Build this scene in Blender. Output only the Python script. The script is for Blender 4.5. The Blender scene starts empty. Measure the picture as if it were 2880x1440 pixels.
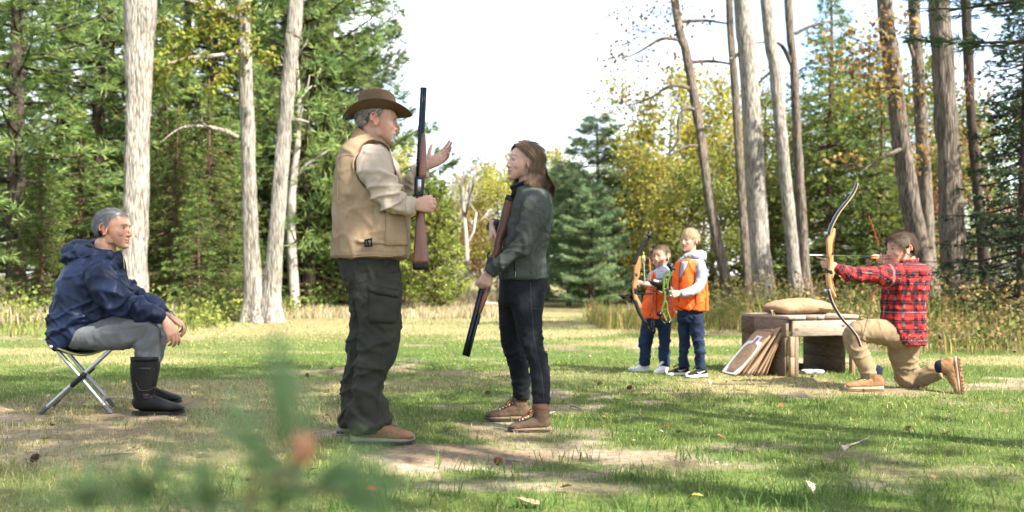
import bpy, math, random
import numpy as np
from mathutils import Vector, Matrix, kdtree
from mathutils.bvhtree import BVHTree

random.seed(7)
RNG = np.random.default_rng(11)
SC = bpy.context.scene
COL = SC.collection
R = math.radians

# ------------------------------------------------------------------ camera
F, CX, YH, CH = 2740.0, 1440.0, 771.0, 0.88      # photo focal length (px), centre column, horizon row, eye height (m)
cam_data = bpy.data.cameras.new('camera')
cam = bpy.data.objects.new('camera', cam_data)
COL.objects.link(cam)
cam.location = (0, 0, CH)
cam.rotation_euler = (R(90), 0, 0)
cam_data.sensor_width = 36.0
cam_data.lens = 36.0 * F / 2880.0
cam_data.shift_y = (YH - 720.0) / 2880.0
cam_data.clip_start = 0.05
cam_data.clip_end = 3000.0
cam_data.dof.use_dof = True
cam_data.dof.focus_distance = 5.5
cam_data.dof.aperture_fstop = 2.3
SC.camera = cam

# ------------------------------------------------------------------ sky and sun
SUN_EL, SUN_AZ = 44.0, 128.0                      # elevation; azimuth clockwise from +Y (view direction)
world = bpy.data.worlds.new('World')
SC.world = world
world.use_nodes = True
wn, wl = world.node_tree.nodes, world.node_tree.links
wn.clear()
w_out = wn.new('ShaderNodeOutputWorld')
w_bg = wn.new('ShaderNodeBackground'); w_bg.inputs['Strength'].default_value = 0.12
w_sky = wn.new('ShaderNodeTexSky'); w_sky.sky_type = 'NISHITA'; w_sky.sun_disc = False
w_sky.sun_elevation = R(SUN_EL); w_sky.sun_rotation = R(SUN_AZ)
w_sky.air_density = 1.0; w_sky.dust_density = 1.6; w_sky.ozone_density = 1.0
w_tc = wn.new('ShaderNodeTexCoord')
w_map = wn.new('ShaderNodeMapping'); w_map.inputs['Scale'].default_value = (1.0, 1.0, 2.6)
w_map.inputs['Location'].default_value = (0.3, 0.1, 0.2)
w_no = wn.new('ShaderNodeTexNoise'); w_no.inputs['Scale'].default_value = 2.2
w_no.inputs['Detail'].default_value = 7.0; w_no.inputs['Roughness'].default_value = 0.55
w_rmp = wn.new('ShaderNodeValToRGB')
w_rmp.color_ramp.elements[0].position = 0.40; w_rmp.color_ramp.elements[1].position = 0.66
w_mix = wn.new('ShaderNodeMix'); w_mix.data_type = 'RGBA'
w_mix.inputs['B'].default_value = (5.0, 5.1, 5.3, 1)
wl.new(w_tc.outputs['Generated'], w_map.inputs['Vector'])
wl.new(w_map.outputs['Vector'], w_no.inputs['Vector'])
wl.new(w_no.outputs['Fac'], w_rmp.inputs['Fac'])
wl.new(w_rmp.outputs['Color'], w_mix.inputs['Factor'])
wl.new(w_sky.outputs['Color'], w_mix.inputs['A'])
wl.new(w_mix.outputs['Result'], w_bg.inputs['Color'])
wl.new(w_bg.outputs['Background'], w_out.inputs['Surface'])

sun_data = bpy.data.lights.new('sun', 'SUN')
sun_data.energy = 4.8
sun_data.angle = R(0.6)
sun_data.color = (1.0, 0.93, 0.82)
sun = bpy.data.objects.new('sun', sun_data)
COL.objects.link(sun)
SUN_DIR = Vector((math.sin(R(SUN_AZ)) * math.cos(R(SUN_EL)), math.cos(R(SUN_AZ)) * math.cos(R(SUN_EL)), math.sin(R(SUN_EL))))
sun.rotation_euler = SUN_DIR.to_track_quat('Z', 'Y').to_euler()
sun.location = (20, -20, 30)

vs = SC.view_settings
vs.view_transform = 'Standard'; vs.look = 'None'; vs.gamma = 1.0; vs.use_curve_mapping = False
vs.exposure = 2.1
SC.cycles.max_bounces = 4
SC.cycles.diffuse_bounces = 2
SC.cycles.glossy_bounces = 2
SC.cycles.transmission_bounces = 2
SC.cycles.adaptive_threshold = 0.03
SC.cycles.use_denoising = True

# ------------------------------------------------------------------ helpers
def P(px, py, Y):
    """photo pixel + distance -> world point"""
    return np.array([(px - CX) / F * Y, Y, CH - (py - YH) / F * Y])

def groundY(py, z=0.0):
    return F * (CH - z) / (py - YH)

def _hash(i, j, k, s):
    h = (i * 374761393 + j * 668265263 + k * 2147483647 + s * 974634777) & 0xffffffff
    h = ((h ^ (h >> 13)) * 1274126177) & 0xffffffff
    return ((h ^ (h >> 16)) & 0xffff) / 65535.0 * 2 - 1

def noise3(p, seed=0):
    """smooth value noise in -1..1, p (n,3)"""
    p = np.asarray(p, dtype=np.float64)
    f0 = np.floor(p); t = p - f0; t = t * t * t * (t * (t * 6 - 15) + 10)
    i, j, k = (f0[:, a].astype(np.int64) for a in range(3))
    out = 0
    for dx in (0, 1):
        wx = t[:, 0] if dx else 1 - t[:, 0]
        for dy in (0, 1):
            wy = t[:, 1] if dy else 1 - t[:, 1]
            for dz in (0, 1):
                wz = t[:, 2] if dz else 1 - t[:, 2]
                out = out + wx * wy * wz * _hash(i + dx, j + dy, k + dz, seed)
    return out

def fbm(p, oct=3, seed=0):
    o = 0; a = 1.0
    p = np.asarray(p, dtype=np.float64)
    for q in range(oct):
        o = o + a * noise3(p, seed + q); p = p * 2.03 + 7.1; a *= 0.5
    return o

# ---- materials
MATS = {}
def lin(c):
    """sRGB 0-255 -> linear"""
    return tuple((x / 255 / 12.92) if x / 255 <= 0.04045 else ((x / 255 + 0.055) / 1.055) ** 2.4 for x in c)

def mat(name, col, rough=0.8, var=0.25, vscale=8.0, bump=0.0, bscale=120.0, metal=0.0, spec=0.18, col2=None,
        stretch=(1, 1, 1), attr=None, sheen=0.0, trans=0.0, coat=0.0, detail=4.0, rand=0.0):
    if name in MATS: return MATS[name]
    m = bpy.data.materials.new(name); m.use_nodes = True
    nt = m.node_tree; N, L = nt.nodes, nt.links
    b = N['Principled BSDF']
    b.inputs['Roughness'].default_value = rough
    b.inputs['Metallic'].default_value = metal
    b.inputs['Specular IOR Level'].default_value = spec
    b.inputs['Coat Weight'].default_value = coat
    if sheen: b.inputs['Sheen Weight'].default_value = sheen; b.inputs['Sheen Roughness'].default_value = 0.6
    tc = N.new('ShaderNodeTexCoord'); mp = N.new('ShaderNodeMapping'); mp.inputs['Scale'].default_value = stretch
    L.new(tc.outputs['Object'], mp.inputs['Vector'])
    nz = N.new('ShaderNodeTexNoise'); nz.inputs['Scale'].default_value = vscale; nz.inputs['Detail'].default_value = detail
    L.new(mp.outputs['Vector'], nz.inputs['Vector'])
    c2 = col2 if col2 else tuple(max(0, x * (1 - var)) for x in col)
    mx = N.new('ShaderNodeMix'); mx.data_type = 'RGBA'
    rp = N.new('ShaderNodeMapRange'); rp.inputs['From Min'].default_value = 0.3; rp.inputs['From Max'].default_value = 0.7
    L.new(nz.outputs['Fac'], rp.inputs['Value'])
    L.new(rp.outputs['Result'], mx.inputs['Factor'])
    if attr:
        at = N.new('ShaderNodeAttribute'); at.attribute_name = attr
        hs = N.new('ShaderNodeHueSaturation'); hs.inputs['Value'].default_value = 1 - var
        L.new(at.outputs['Color'], hs.inputs['Color'])
        L.new(at.outputs['Color'], mx.inputs['A']); L.new(hs.outputs['Color'], mx.inputs['B'])
    else:
        mx.inputs['A'].default_value = (*col, 1); mx.inputs['B'].default_value = (*c2, 1)
    res = mx.outputs['Result']
    if rand:
        oi = N.new('ShaderNodeObjectInfo'); h2 = N.new('ShaderNodeHueSaturation')
        mr = N.new('ShaderNodeMapRange'); mr.inputs['To Min'].default_value = 1 - rand; mr.inputs['To Max'].default_value = 1 + rand
        L.new(oi.outputs['Random'], mr.inputs['Value']); L.new(mr.outputs['Result'], h2.inputs['Value'])
        mr2 = N.new('ShaderNodeMapRange'); mr2.inputs['To Min'].default_value = 0.5 - rand * 0.06; mr2.inputs['To Max'].default_value = 0.5 + rand * 0.06
        L.new(oi.outputs['Random'], mr2.inputs['Value']); L.new(mr2.outputs['Result'], h2.inputs['Hue'])
        L.new(res, h2.inputs['Color']); res = h2.outputs['Color']
    L.new(res, b.inputs['Base Color'])
    if bump:
        n2 = N.new('ShaderNodeTexNoise'); n2.inputs['Scale'].default_value = bscale; n2.inputs['Detail'].default_value = 3.0
        L.new(mp.outputs['Vector'], n2.inputs['Vector'])
        bp = N.new('ShaderNodeBump'); bp.inputs['Strength'].default_value = bump; bp.inputs['Distance'].default_value = 0.01
        L.new(n2.outputs['Fac'], bp.inputs['Height']); L.new(bp.outputs['Normal'], b.inputs['Normal'])
    if trans:
        out = N['Material Output']; tr = N.new('ShaderNodeBsdfTranslucent'); ms = N.new('ShaderNodeMixShader')
        ms.inputs['Fac'].default_value = trans
        L.new(res, tr.inputs['Color'])
        L.new(b.outputs['BSDF'], ms.inputs[1]); L.new(tr.outputs['BSDF'], ms.inputs[2]); L.new(ms.outputs['Shader'], out.inputs['Surface'])
    MATS[name] = m
    return m

# ---- mesh building
def new_mesh(name, v, faces_flat, loops_per, smooth=True):
    """v (n,3); faces_flat int array; loops_per int array of corners per face"""
    me = bpy.data.meshes.new(name)
    v = np.ascontiguousarray(v, dtype=np.float32)
    ff = np.ascontiguousarray(faces_flat, dtype=np.int32); lp = np.ascontiguousarray(loops_per, dtype=np.int32)
    me.vertices.add(len(v)); me.vertices.foreach_set('co', v.ravel())
    me.loops.add(len(ff)); me.loops.foreach_set('vertex_index', ff)
    me.polygons.add(len(lp))
    st = np.zeros(len(lp), dtype=np.int32); st[1:] = np.cumsum(lp)[:-1]
    me.polygons.foreach_set('loop_start', st)
    me.update(calc_edges=True)
    if smooth: me.polygons.foreach_set('use_smooth', np.ones(len(lp), dtype=bool))
    me.validate()
    return me

def link(name, me, material=None, parent=None, loc=None):
    o = bpy.data.objects.new(name, me)
    if material is not None and me is not None:
        if len(me.materials) == 0:
            me.materials.append(material)
    COL.objects.link(o)
    if loc is not None: o.location = loc
    if parent is not None:
        o.parent = parent
        if loc is None and parent.type == 'EMPTY':
            o.location = -parent.location       # meshes are written in world space
        elif loc is None:
            o.location = -parent.location if parent.parent is None else (0, 0, 0)
    return o

def tag(o, label=None, cat=None, group=None, kind=None):
    if label: o['label'] = label
    if cat: o['category'] = cat
    if group: o['group'] = group
    if kind: o['kind'] = kind
    return o

def thing(name, label, cat, loc=(0, 0, 0), group=None):
    o = bpy.data.objects.new(name, None); o.empty_display_size = 0.1
    o.location = Vector(loc); COL.objects.link(o)
    return tag(o, label, cat, group)

class MB:
    """collects closed shapes"""
    def __init__(self): self.v = []; self.f = []; self.n = 0; self.s = []
    def add(self, v, f):
        v = np.asarray(v, dtype=np.float64)
        self.v.append(v); self.f += [tuple(i + self.n for i in q) for q in f]; self.n += len(v); return self
    def mesh(self, name, smooth=True):
        v = np.vstack(self.v)
        return new_mesh(name, v, [i for q in self.f for i in q], [len(q) for q in self.f], smooth)
    def build(self, name, material, parent=None, smooth=True, bevel=None):
        return link(name, self.mesh(name, smooth), material, parent)

def cr(pts, sub):
    """Catmull-Rom through rows"""
    pts = np.asarray(pts, dtype=np.float64)
    if sub <= 1 or len(pts) < 3:
        if len(pts) == 2 and sub > 1:
            t = np.linspace(0, 1, sub + 1)[:, None]; return pts[0] * (1 - t) + pts[1] * t
        return pts
    p = np.vstack([2 * pts[0] - pts[1], pts, 2 * pts[-1] - pts[-2]])
    out = []
    for i in range(1, len(p) - 2):
        for k in range(sub):
            t = k / sub
            a, b, c, d = p[i - 1], p[i], p[i + 1], p[i + 2]
            out.append(0.5 * ((2 * b) + (-a + c) * t + (2 * a - 5 * b + 4 * c - d) * t * t + (-a + 3 * b - 3 * c + d) * t ** 3))
    out.append(pts[-1])
    return np.array(out)

def loft(rows, ref=(0, 1, 0), n=20, sub=4, power=2.0, flat=False, cap=0.6, axis=None):
    """closed tube. rows: x y z a b [fold]; a across, b along ref.  returns dict v f s"""
    rows = [list(r) + [1.0] * (6 - len(r)) for r in rows]
    q = cr(rows, sub); q[:, 3:5] = np.maximum(q[:, 3:5], 1e-4)
    c = q[:, :3]; a = q[:, 3]; b = q[:, 4]
    t = np.gradient(c, axis=0); t /= np.maximum(np.linalg.norm(t, axis=1, keepdims=True), 1e-9)
    ref = np.array(ref, float)
    if flat:
        u = np.tile(np.array(flat[0], float), (len(c), 1)); w = np.tile(np.array(flat[1], float), (len(c), 1))
        t2 = t
    else:
        w = ref - (t @ ref)[:, None] * t
        w /= np.maximum(np.linalg.norm(w, axis=1, keepdims=True), 1e-6)
        u = np.cross(w, t)
        t2 = t
    th = np.linspace(0, 2 * np.pi, n, endpoint=False)
    e = 2.0 / power
    ct = np.sign(np.cos(th)) * np.abs(np.cos(th)) ** e; st = np.sign(np.sin(th)) * np.abs(np.sin(th)) ** e
    rings = []
    S = np.concatenate([[0], np.cumsum(np.linalg.norm(np.diff(c, axis=0), axis=1))])
    def ring(i, k, off):
        return c[i] + t2[i] * off + a[i] * k * ct[:, None] * u[i] + b[i] * k * st[:, None] * w[i]
    m0 = min(a[0], b[0]) * cap; m1 = min(a[-1], b[-1]) * cap
    if cap > 0:
        rings += [ring(0, 0.5, -m0 * 0.87), ring(0, 0.85, -m0 * 0.53)]
    rings += [ring(i, 1, 0) for i in range(len(c))]
    if cap > 0:
        rings += [ring(len(c) - 1, 0.85, m1 * 0.53), ring(len(c) - 1, 0.5, m1 * 0.87)]
    v = np.vstack(rings); nr = len(rings)
    f = []
    for i in range(nr - 1):
        for k in range(n):
            k2 = (k + 1) % n
            f.append((i * n + k, i * n + k2, (i + 1) * n + k2, (i + 1) * n + k))
    v = np.vstack([v, c[0] - t2[0] * m0, c[-1] + t2[-1] * m1])
    A, B = nr * n, nr * n + 1
    for k in range(n):
        k2 = (k + 1) % n
        f.append((A, k2, k)); f.append((B, (nr - 1) * n + k, (nr - 1) * n + k2))
    off = 2 if cap > 0 else 0
    smp = v[off * n:(off + len(c)) * n]
    rad = (a + b) / 2
    sc = np.column_stack([np.repeat(S, n), np.tile(th, len(c)), np.repeat(rad, n), np.repeat(q[:, 5], n)])
    return dict(v=v, f=f, p=smp, sc=sc)

def xf(l, M):
    """transform a loft by a 4x4 numpy matrix"""
    for k in ('v', 'p'):
        l[k] = l[k] @ M[:3, :3].T + M[:3, 3]
    return l

def ball(c, r, n=16):
    r = np.array([r] * 3 if np.isscalar(r) else r, float); c = np.array(c, float)
    rows = n // 2
    v = [c + r * [0, 0, 1]]
    for i in range(1, rows):
        ph = math.pi * i / rows
        for k in range(n):
            th = 2 * math.pi * k / n
            v.append(c + r * [math.sin(ph) * math.cos(th), math.sin(ph) * math.sin(th), math.cos(ph)])
    v.append(c - r * [0, 0, 1]); f = []
    for k in range(n): f.append((0, 1 + k, 1 + (k + 1) % n))
    for i in range(rows - 2):
        for k in range(n):
            k2 = (k + 1) % n
            f.append((1 + i * n + k, 1 + (i + 1) * n + k, 1 + (i + 1) * n + k2, 1 + i * n + k2))
    b0 = 1 + (rows - 2) * n; last = len(v) - 1
    for k in range(n): f.append((b0 + k, last, b0 + (k + 1) % n))
    v = np.array(v)
    return dict(v=v, f=f, p=v, sc=np.zeros((len(v), 4)))

def pxl(Y0, rows, **kw):
    """loft from photo pixels: px py dy a_px b_m [fold]"""
    out = []
    for r in rows:
        Y = Y0 + r[2]; p = P(r[0], r[1], Y)
        out.append([*p, r[3] * Y / F, r[4], *(r[5:] if len(r) > 5 else [1.0])])
    return loft(out, **kw)

def pxv(Y0, rows, **kw):
    """upright loft from photo outlines: py xl xr dy b_m [fold], level rings"""
    out = []
    for r in rows:
        Y = Y0 + r[3]; p = P((r[1] + r[2]) / 2, r[0], Y)
        out.append([*p, (r[2] - r[1]) / 2 * Y / F, r[4], *(r[5:] if len(r) > 5 else [1.0])])
    kw.setdefault('flat', ((1, 0, 0), (0, 1, 0)))
    return loft(out, **kw)

def remesh(shapes, voxel, smooth=2):
    mb = MB()
    for s in shapes: mb.add(s['v'], s['f'])
    me = mb.mesh('tmp', False)
    o = bpy.data.objects.new('tmp', me); COL.objects.link(o)
    md = o.modifiers.new('r', 'REMESH'); md.mode = 'VOXEL'; md.voxel_size = voxel; md.adaptivity = 0
    dg = bpy.context.evaluated_depsgraph_get()
    ev = o.evaluated_get(dg).to_mesh()
    nv = len(ev.vertices)
    v = np.empty(nv * 3, dtype=np.float32); ev.vertices.foreach_get('co', v); v = v.reshape(-1, 3).astype(np.float64)
    nl = len(ev.loops); li = np.empty(nl, dtype=np.int32); ev.loops.foreach_get('vertex_index', li)
    npol = len(ev.polygons); lt = np.empty(npol, dtype=np.int32); ev.polygons.foreach_get('loop_total', lt)
    ne = len(ev.edges); ed = np.empty(ne * 2, dtype=np.int32); ev.edges.foreach_get('vertices', ed); ed = ed.reshape(-1, 2)
    o.evaluated_get(dg).to_mesh_clear()
    bpy.data.objects.remove(o); bpy.data.meshes.remove(me)
    v = lap(v, ed, smooth)
    return v, li, lt, ed

def lap(v, ed, it, k=0.5):
    if it <= 0: return v
    cnt = np.bincount(ed.ravel(), minlength=len(v)).astype(float)[:, None]; cnt[cnt == 0] = 1
    for _ in range(it):
        acc = np.column_stack([np.bincount(ed[:, 0], v[ed[:, 1], a], len(v)) + np.bincount(ed[:, 1], v[ed[:, 0], a], len(v)) for a in range(3)])
        v = v * (1 - k) + acc / cnt * k
    return v

def vnormals(v, li, lt):
    n = np.zeros_like(v)
    if (lt == 4).all():
        q = li.reshape(-1, 4); fn = np.cross(v[q[:, 2]] - v[q[:, 0]], v[q[:, 3]] - v[q[:, 1]])
        for k in range(4):
            for a in range(3): n[:, a] += np.bincount(q[:, k], fn[:, a], len(v))
    else:
        me = new_mesh('t', v, li, lt); n = np.empty(len(v) * 3, dtype=np.float32); me.vertices.foreach_get('normal', n)
        bpy.data.meshes.remove(me); return n.reshape(-1, 3).astype(float)
    return n / np.maximum(np.linalg.norm(n, axis=1, keepdims=True), 1e-9)

def set_col(me, name, c):
    a = me.attributes.new(name, 'FLOAT_COLOR', 'POINT')
    a.data.foreach_set('color', np.column_stack([c, np.ones(len(c))]).astype(np.float32).ravel())

def set_vec(me, name, c):
    a = me.attributes.new(name, 'FLOAT_VECTOR', 'POINT')
    a.data.foreach_set('vector', np.ascontiguousarray(c, dtype=np.float32).ravel())

def nearest(shapes, v):
    P_ = np.vstack([s['p'] for s in shapes]); SCC = np.vstack([np.column_stack([s['sc'], np.full(len(s['sc']), i)]) for i, s in enumerate(shapes)])
    kd = kdtree.KDTree(len(P_))
    for i, p in enumerate(P_): kd.insert(p, i)
    kd.balance()
    idx = np.fromiter((kd.find(p)[1] for p in v), dtype=np.int64, count=len(v))
    return SCC[idx]

def ridged(x): return 1 - np.abs(x) * 2

def cloth(name, parent, shapes, material, voxel=0.007, smooth=3, ring=0.004, drape=0.003, kr=26.0, kd_=9.0, gen=0.003, gk=14.0, seed=0, uv=False, post=None):
    """garment: union of shapes, with creases across the limbs (ring), along them (drape) and loose ones (gen)"""
    v, li, lt, ed = remesh(shapes, voxel, smooth)
    n = vnormals(v, li, lt)
    m = nearest(shapes, v)
    S, TH, RA, FO, IDX = m.T
    fld = lap(np.column_stack([S, np.cos(TH) * RA, np.sin(TH) * RA]), ed, 6)
    fo = lap(np.column_stack([FO, FO, FO]), ed, 6)[:, 0]
    S2 = fld[:, 0]; circ = fld[:, 1:]
    d = np.zeros(len(v))
    wr = np.column_stack([noise3(v * 7, seed + 5), noise3(v * 7 + 9, seed + 6), noise3(v * 7 + 17, seed + 7)])
    if ring:
        for sgn, kk, am in ((0.55, 1.0, 0.65), (-0.7, 1.7, 0.4)):
            q = np.column_stack([(S2 + sgn * circ[:, 0]) * kr * kk + wr[:, 0] * 1.0, circ * kr * 0.30 * kk]) + IDX[:, None] * 13.7
            r_ = np.abs(noise3(q, seed + 1 + int(kk * 10)))
            d += am * ring * (np.exp(-(r_ / 0.16) ** 1.3) - 0.25) * np.clip(fo, 0, 3)
    if drape:
        q = np.column_stack([S2 * kd_ * 0.3 + wr[:, 1] * 0.4, circ * kd_]) + IDX[:, None] * 5.3
        d += drape * noise3(q, seed + 2) * np.clip(fo, 0.2, 1.5)
    if gen:
        q = (v + wr * 0.05) * gk; q[:, 2] *= 0.8
        r_ = np.abs(fbm(q, 2, seed + 3))
        d += gen * (np.exp(-(r_ / 0.22) ** 1.2) - 0.3)
    d = lap(np.column_stack([d, d, d]), ed, 1, 0.6)[:, 0]
    # average the displacement a little so the jump between shapes does not show
    v2 = v + n * d[:, None]
    v2 = lap(v2, ed, 1, 0.3)
    if post is not None: v2 = post(v2, n, m)
    me = new_mesh(name, v2, li, lt)
    if uv:
        set_vec(me, 'uvw', np.column_stack([S, TH * RA, IDX]))
    o = link(name, me, material, parent)
    o['_bvh'] = 0
    BV[o.name] = BVHTree.FromPolygons([tuple(x) for x in v2], [tuple(q) for q in li.reshape(-1, 4)] if (lt == 4).all() else [tuple(me.polygons[i].vertices) for i in range(len(lt))])
    del o['_bvh']
    return o
BV = {}

def hit(o, px, py, off=0.0):
    """the point of garment o seen at a pixel, lifted off it"""
    d = Vector(P(px, py, 1.0) - np.array([0, 0, CH])).normalized()
    p, nrm, i, dist = BV[o.name].ray_cast(Vector((0, 0, CH)), d)
    if p is None: return None, None
    if nrm.dot(d) > 0: nrm = -nrm
    return np.array(p + nrm * off), np.array(nrm)

def patch(name, o, quad, nx, ny, thick, material, parent, edge=0.35, off=0.002):
    """a cloth patch (pocket, flap, logo) laid on garment o over a pixel quad tl,tr,br,bl"""
    tl, tr, br, bl = [np.array(q, float) for q in quad]
    v = np.zeros(((nx + 1) * (ny + 1) * 2, 3)); ok = True; last = None
    N = (nx + 1) * (ny + 1)
    for j in range(ny + 1):
        for i in range(nx + 1):
            s, t = i / nx, j / ny
            p = (tl * (1 - s) + tr * s) * (1 - t) + (bl * (1 - s) + br * s) * t
            h, nn = hit(o, p[0], p[1], 0)
            if h is None:
                if last is None: continue
                h, nn = last
            last = (h, nn)
            e = min(i, nx - i, j, ny - j)
            k = j * (nx + 1) + i
            v[k] = h + nn * (off + thick * (1.0 if e > 0 else edge)); v[N + k] = h - nn * 0.004
    f = []
    W = nx + 1
    for j in range(ny):
        for i in range(nx):
            a = j * W + i
            f.append((a, a + W, a + W + 1, a + 1)); f.append((N + a, N + a + 1, N + a + W + 1, N + a + W))
    rim = [i for i in range(W)] + [j * W + nx for j in range(1, ny + 1)] + [ny * W + i for i in range(nx - 1, -1, -1)] + [j * W for j in range(ny - 1, 0, -1)]
    for k in range(len(rim)):
        a, b = rim[k], rim[(k + 1) % len(rim)]
        f.append((a, b, N + b, N + a))
    mb = MB(); mb.add(v, f)
    return mb.build(name, material, parent)

def tube(pts, r, n=8, sub=3, r2=None, cap=0.8):
    pts = np.asarray(pts, float); m = len(pts)
    rr = np.linspace(r, r2 if r2 is not None else r, m)
    d = pts[-1] - pts[0]; d = np.abs(d / (np.linalg.norm(d) + 1e-9))
    ref = np.eye(3)[int(np.argmin(d))]
    return loft([[*p, q, q] for p, q in zip(pts, rr)], ref=ref, n=n, sub=sub if m > 2 else 1, cap=cap)

def seam(name, o, pxs, r, material, parent, sub=6, n=5, off=0.001):
    """a seam or cord laid on garment o along pixels"""
    pts = [hit(o, x, y, off)[0] for x, y in cr(np.array(pxs, float), sub)]
    pts = [p for p in pts if p is not None]
    if len(pts) < 3: return None
    l = tube(pts, r, n=n, sub=1)
    mb = MB(); mb.add(l['v'], l['f'])
    return mb.build(name, material, parent)

def rot(yaw=0, pitch=0, roll=0):
    """local x forward, y left, z up. yaw ccw from +X, pitch up, roll"""
    return np.array(Matrix.Rotation(R(yaw), 3, 'Z') @ Matrix.Rotation(R(-pitch), 3, 'Y') @ Matrix.Rotation(R(roll), 3, 'X'))

def M4(Rm, t, s=1.0):
    M = np.eye(4); M[:3, :3] = Rm * s; M[:3, 3] = t; return M

def box(c, half, ax=None):
    """box verts/faces; ax rows are the axes"""
    ax = np.eye(3) if ax is None else np.asarray(ax, float)
    c = np.asarray(c, float)
    v = np.array([c + sx * half[0] * ax[0] + sy * half[1] * ax[1] + sz * half[2] * ax[2] for sx in (-1, 1) for sy in (-1, 1) for sz in (-1, 1)])
    f = [(0, 1, 3, 2), (4, 6, 7, 5), (0, 4, 5, 1), (2, 3, 7, 6), (0, 2, 6, 4), (1, 5, 7, 3)]
    return v, f

def bbox_bev(c, half, ax=None, bev=0.004):
    """bevelled box as a convex hull of inset corners"""
    ax = np.eye(3) if ax is None else np.asarray(ax, float); c = np.asarray(c, float); h = np.array(half, float); b = min(bev, h.min() * 0.49)
    pts = {}; v = []; f = []
    for sx in (-1, 1):
        for sy in (-1, 1):
            for sz in (-1, 1):
                for a in range(3):
                    d = np.array([sx, sy, sz]) * (h - b); d[a] = (sx, sy, sz)[a] * h[a]
                    pts[(sx, sy, sz, a)] = len(v); v.append(c + d @ ax)
    g = lambda *k: pts[k]
    for a in range(3):
        o1, o2 = [(1, 2), (2, 0), (0, 1)][a]
        for s in (-1, 1):
            q = []
            for p1, p2 in ((-1, -1), (1, -1), (1, 1), (-1, 1)):
                k = [0, 0, 0]; k[a] = s; k[o1] = p1; k[o2] = p2; q.append(g(*k, a))
            f.append(tuple(q if s > 0 else q[::-1]))
    for a in range(3):
        o1, o2 = [(1, 2), (2, 0), (0, 1)][a]
        for p1 in (-1, 1):
            for p2 in (-1, 1):
                k0 = [0, 0, 0]; k0[a] = -1; k0[o1] = p1; k0[o2] = p2; k1 = list(k0); k1[a] = 1
                q = (g(*k0, o1), g(*k1, o1), g(*k1, o2), g(*k0, o2))
                f.append(q if p1 * p2 < 0 else q[::-1])
    for sx in (-1, 1):
        for sy in (-1, 1):
            for sz in (-1, 1):
                q = (g(sx, sy, sz, 0), g(sx, sy, sz, 1), g(sx, sy, sz, 2))
                f.append(q if sx * sy * sz > 0 else q[::-1])
    return np.array(v), f

def extrude(poly, o, ux, uy, thick, n=None):
    """prism from a 2D outline; poly [(s,t)], origin o, axes ux uy, thickness along ux x uy"""
    ux = np.array(ux, float); uy = np.array(uy, float); w = np.cross(ux, uy); w /= np.linalg.norm(w)
    o = np.array(o, float); m = len(poly)
    a = np.array([o + s * ux + t * uy - w * thick / 2 for s, t in poly]); b = a + w * thick
    f = [tuple(range(m - 1, -1, -1)), tuple(range(m, 2 * m))]
    for k in range(m):
        k2 = (k + 1) % m; f.append((k, k2, m + k2, m + k))
    return np.vstack([a, b]), f
# ------------------------------------------------------------------ people: shared builders
SKIN = mat('skin', (0.5, 0.3, 0.2), rough=0.55, var=0.20, vscale=42, bump=0.12, bscale=260, attr='Col', spec=0.35)
SKIN.node_tree.nodes['Principled BSDF'].inputs['Subsurface Weight'].default_value = 0.12
SKIN.node_tree.nodes['Principled BSDF'].inputs['Subsurface Radius'].default_value = (0.01, 0.004, 0.002)
EYE = mat('eye', (0.7, 0.7, 0.68), rough=0.15, var=0.0, attr='Col')

def smooth01(x, a, b):
    t = np.clip((x - a) / (b - a), 0, 1); return t * t * (3 - 2 * t)

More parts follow.
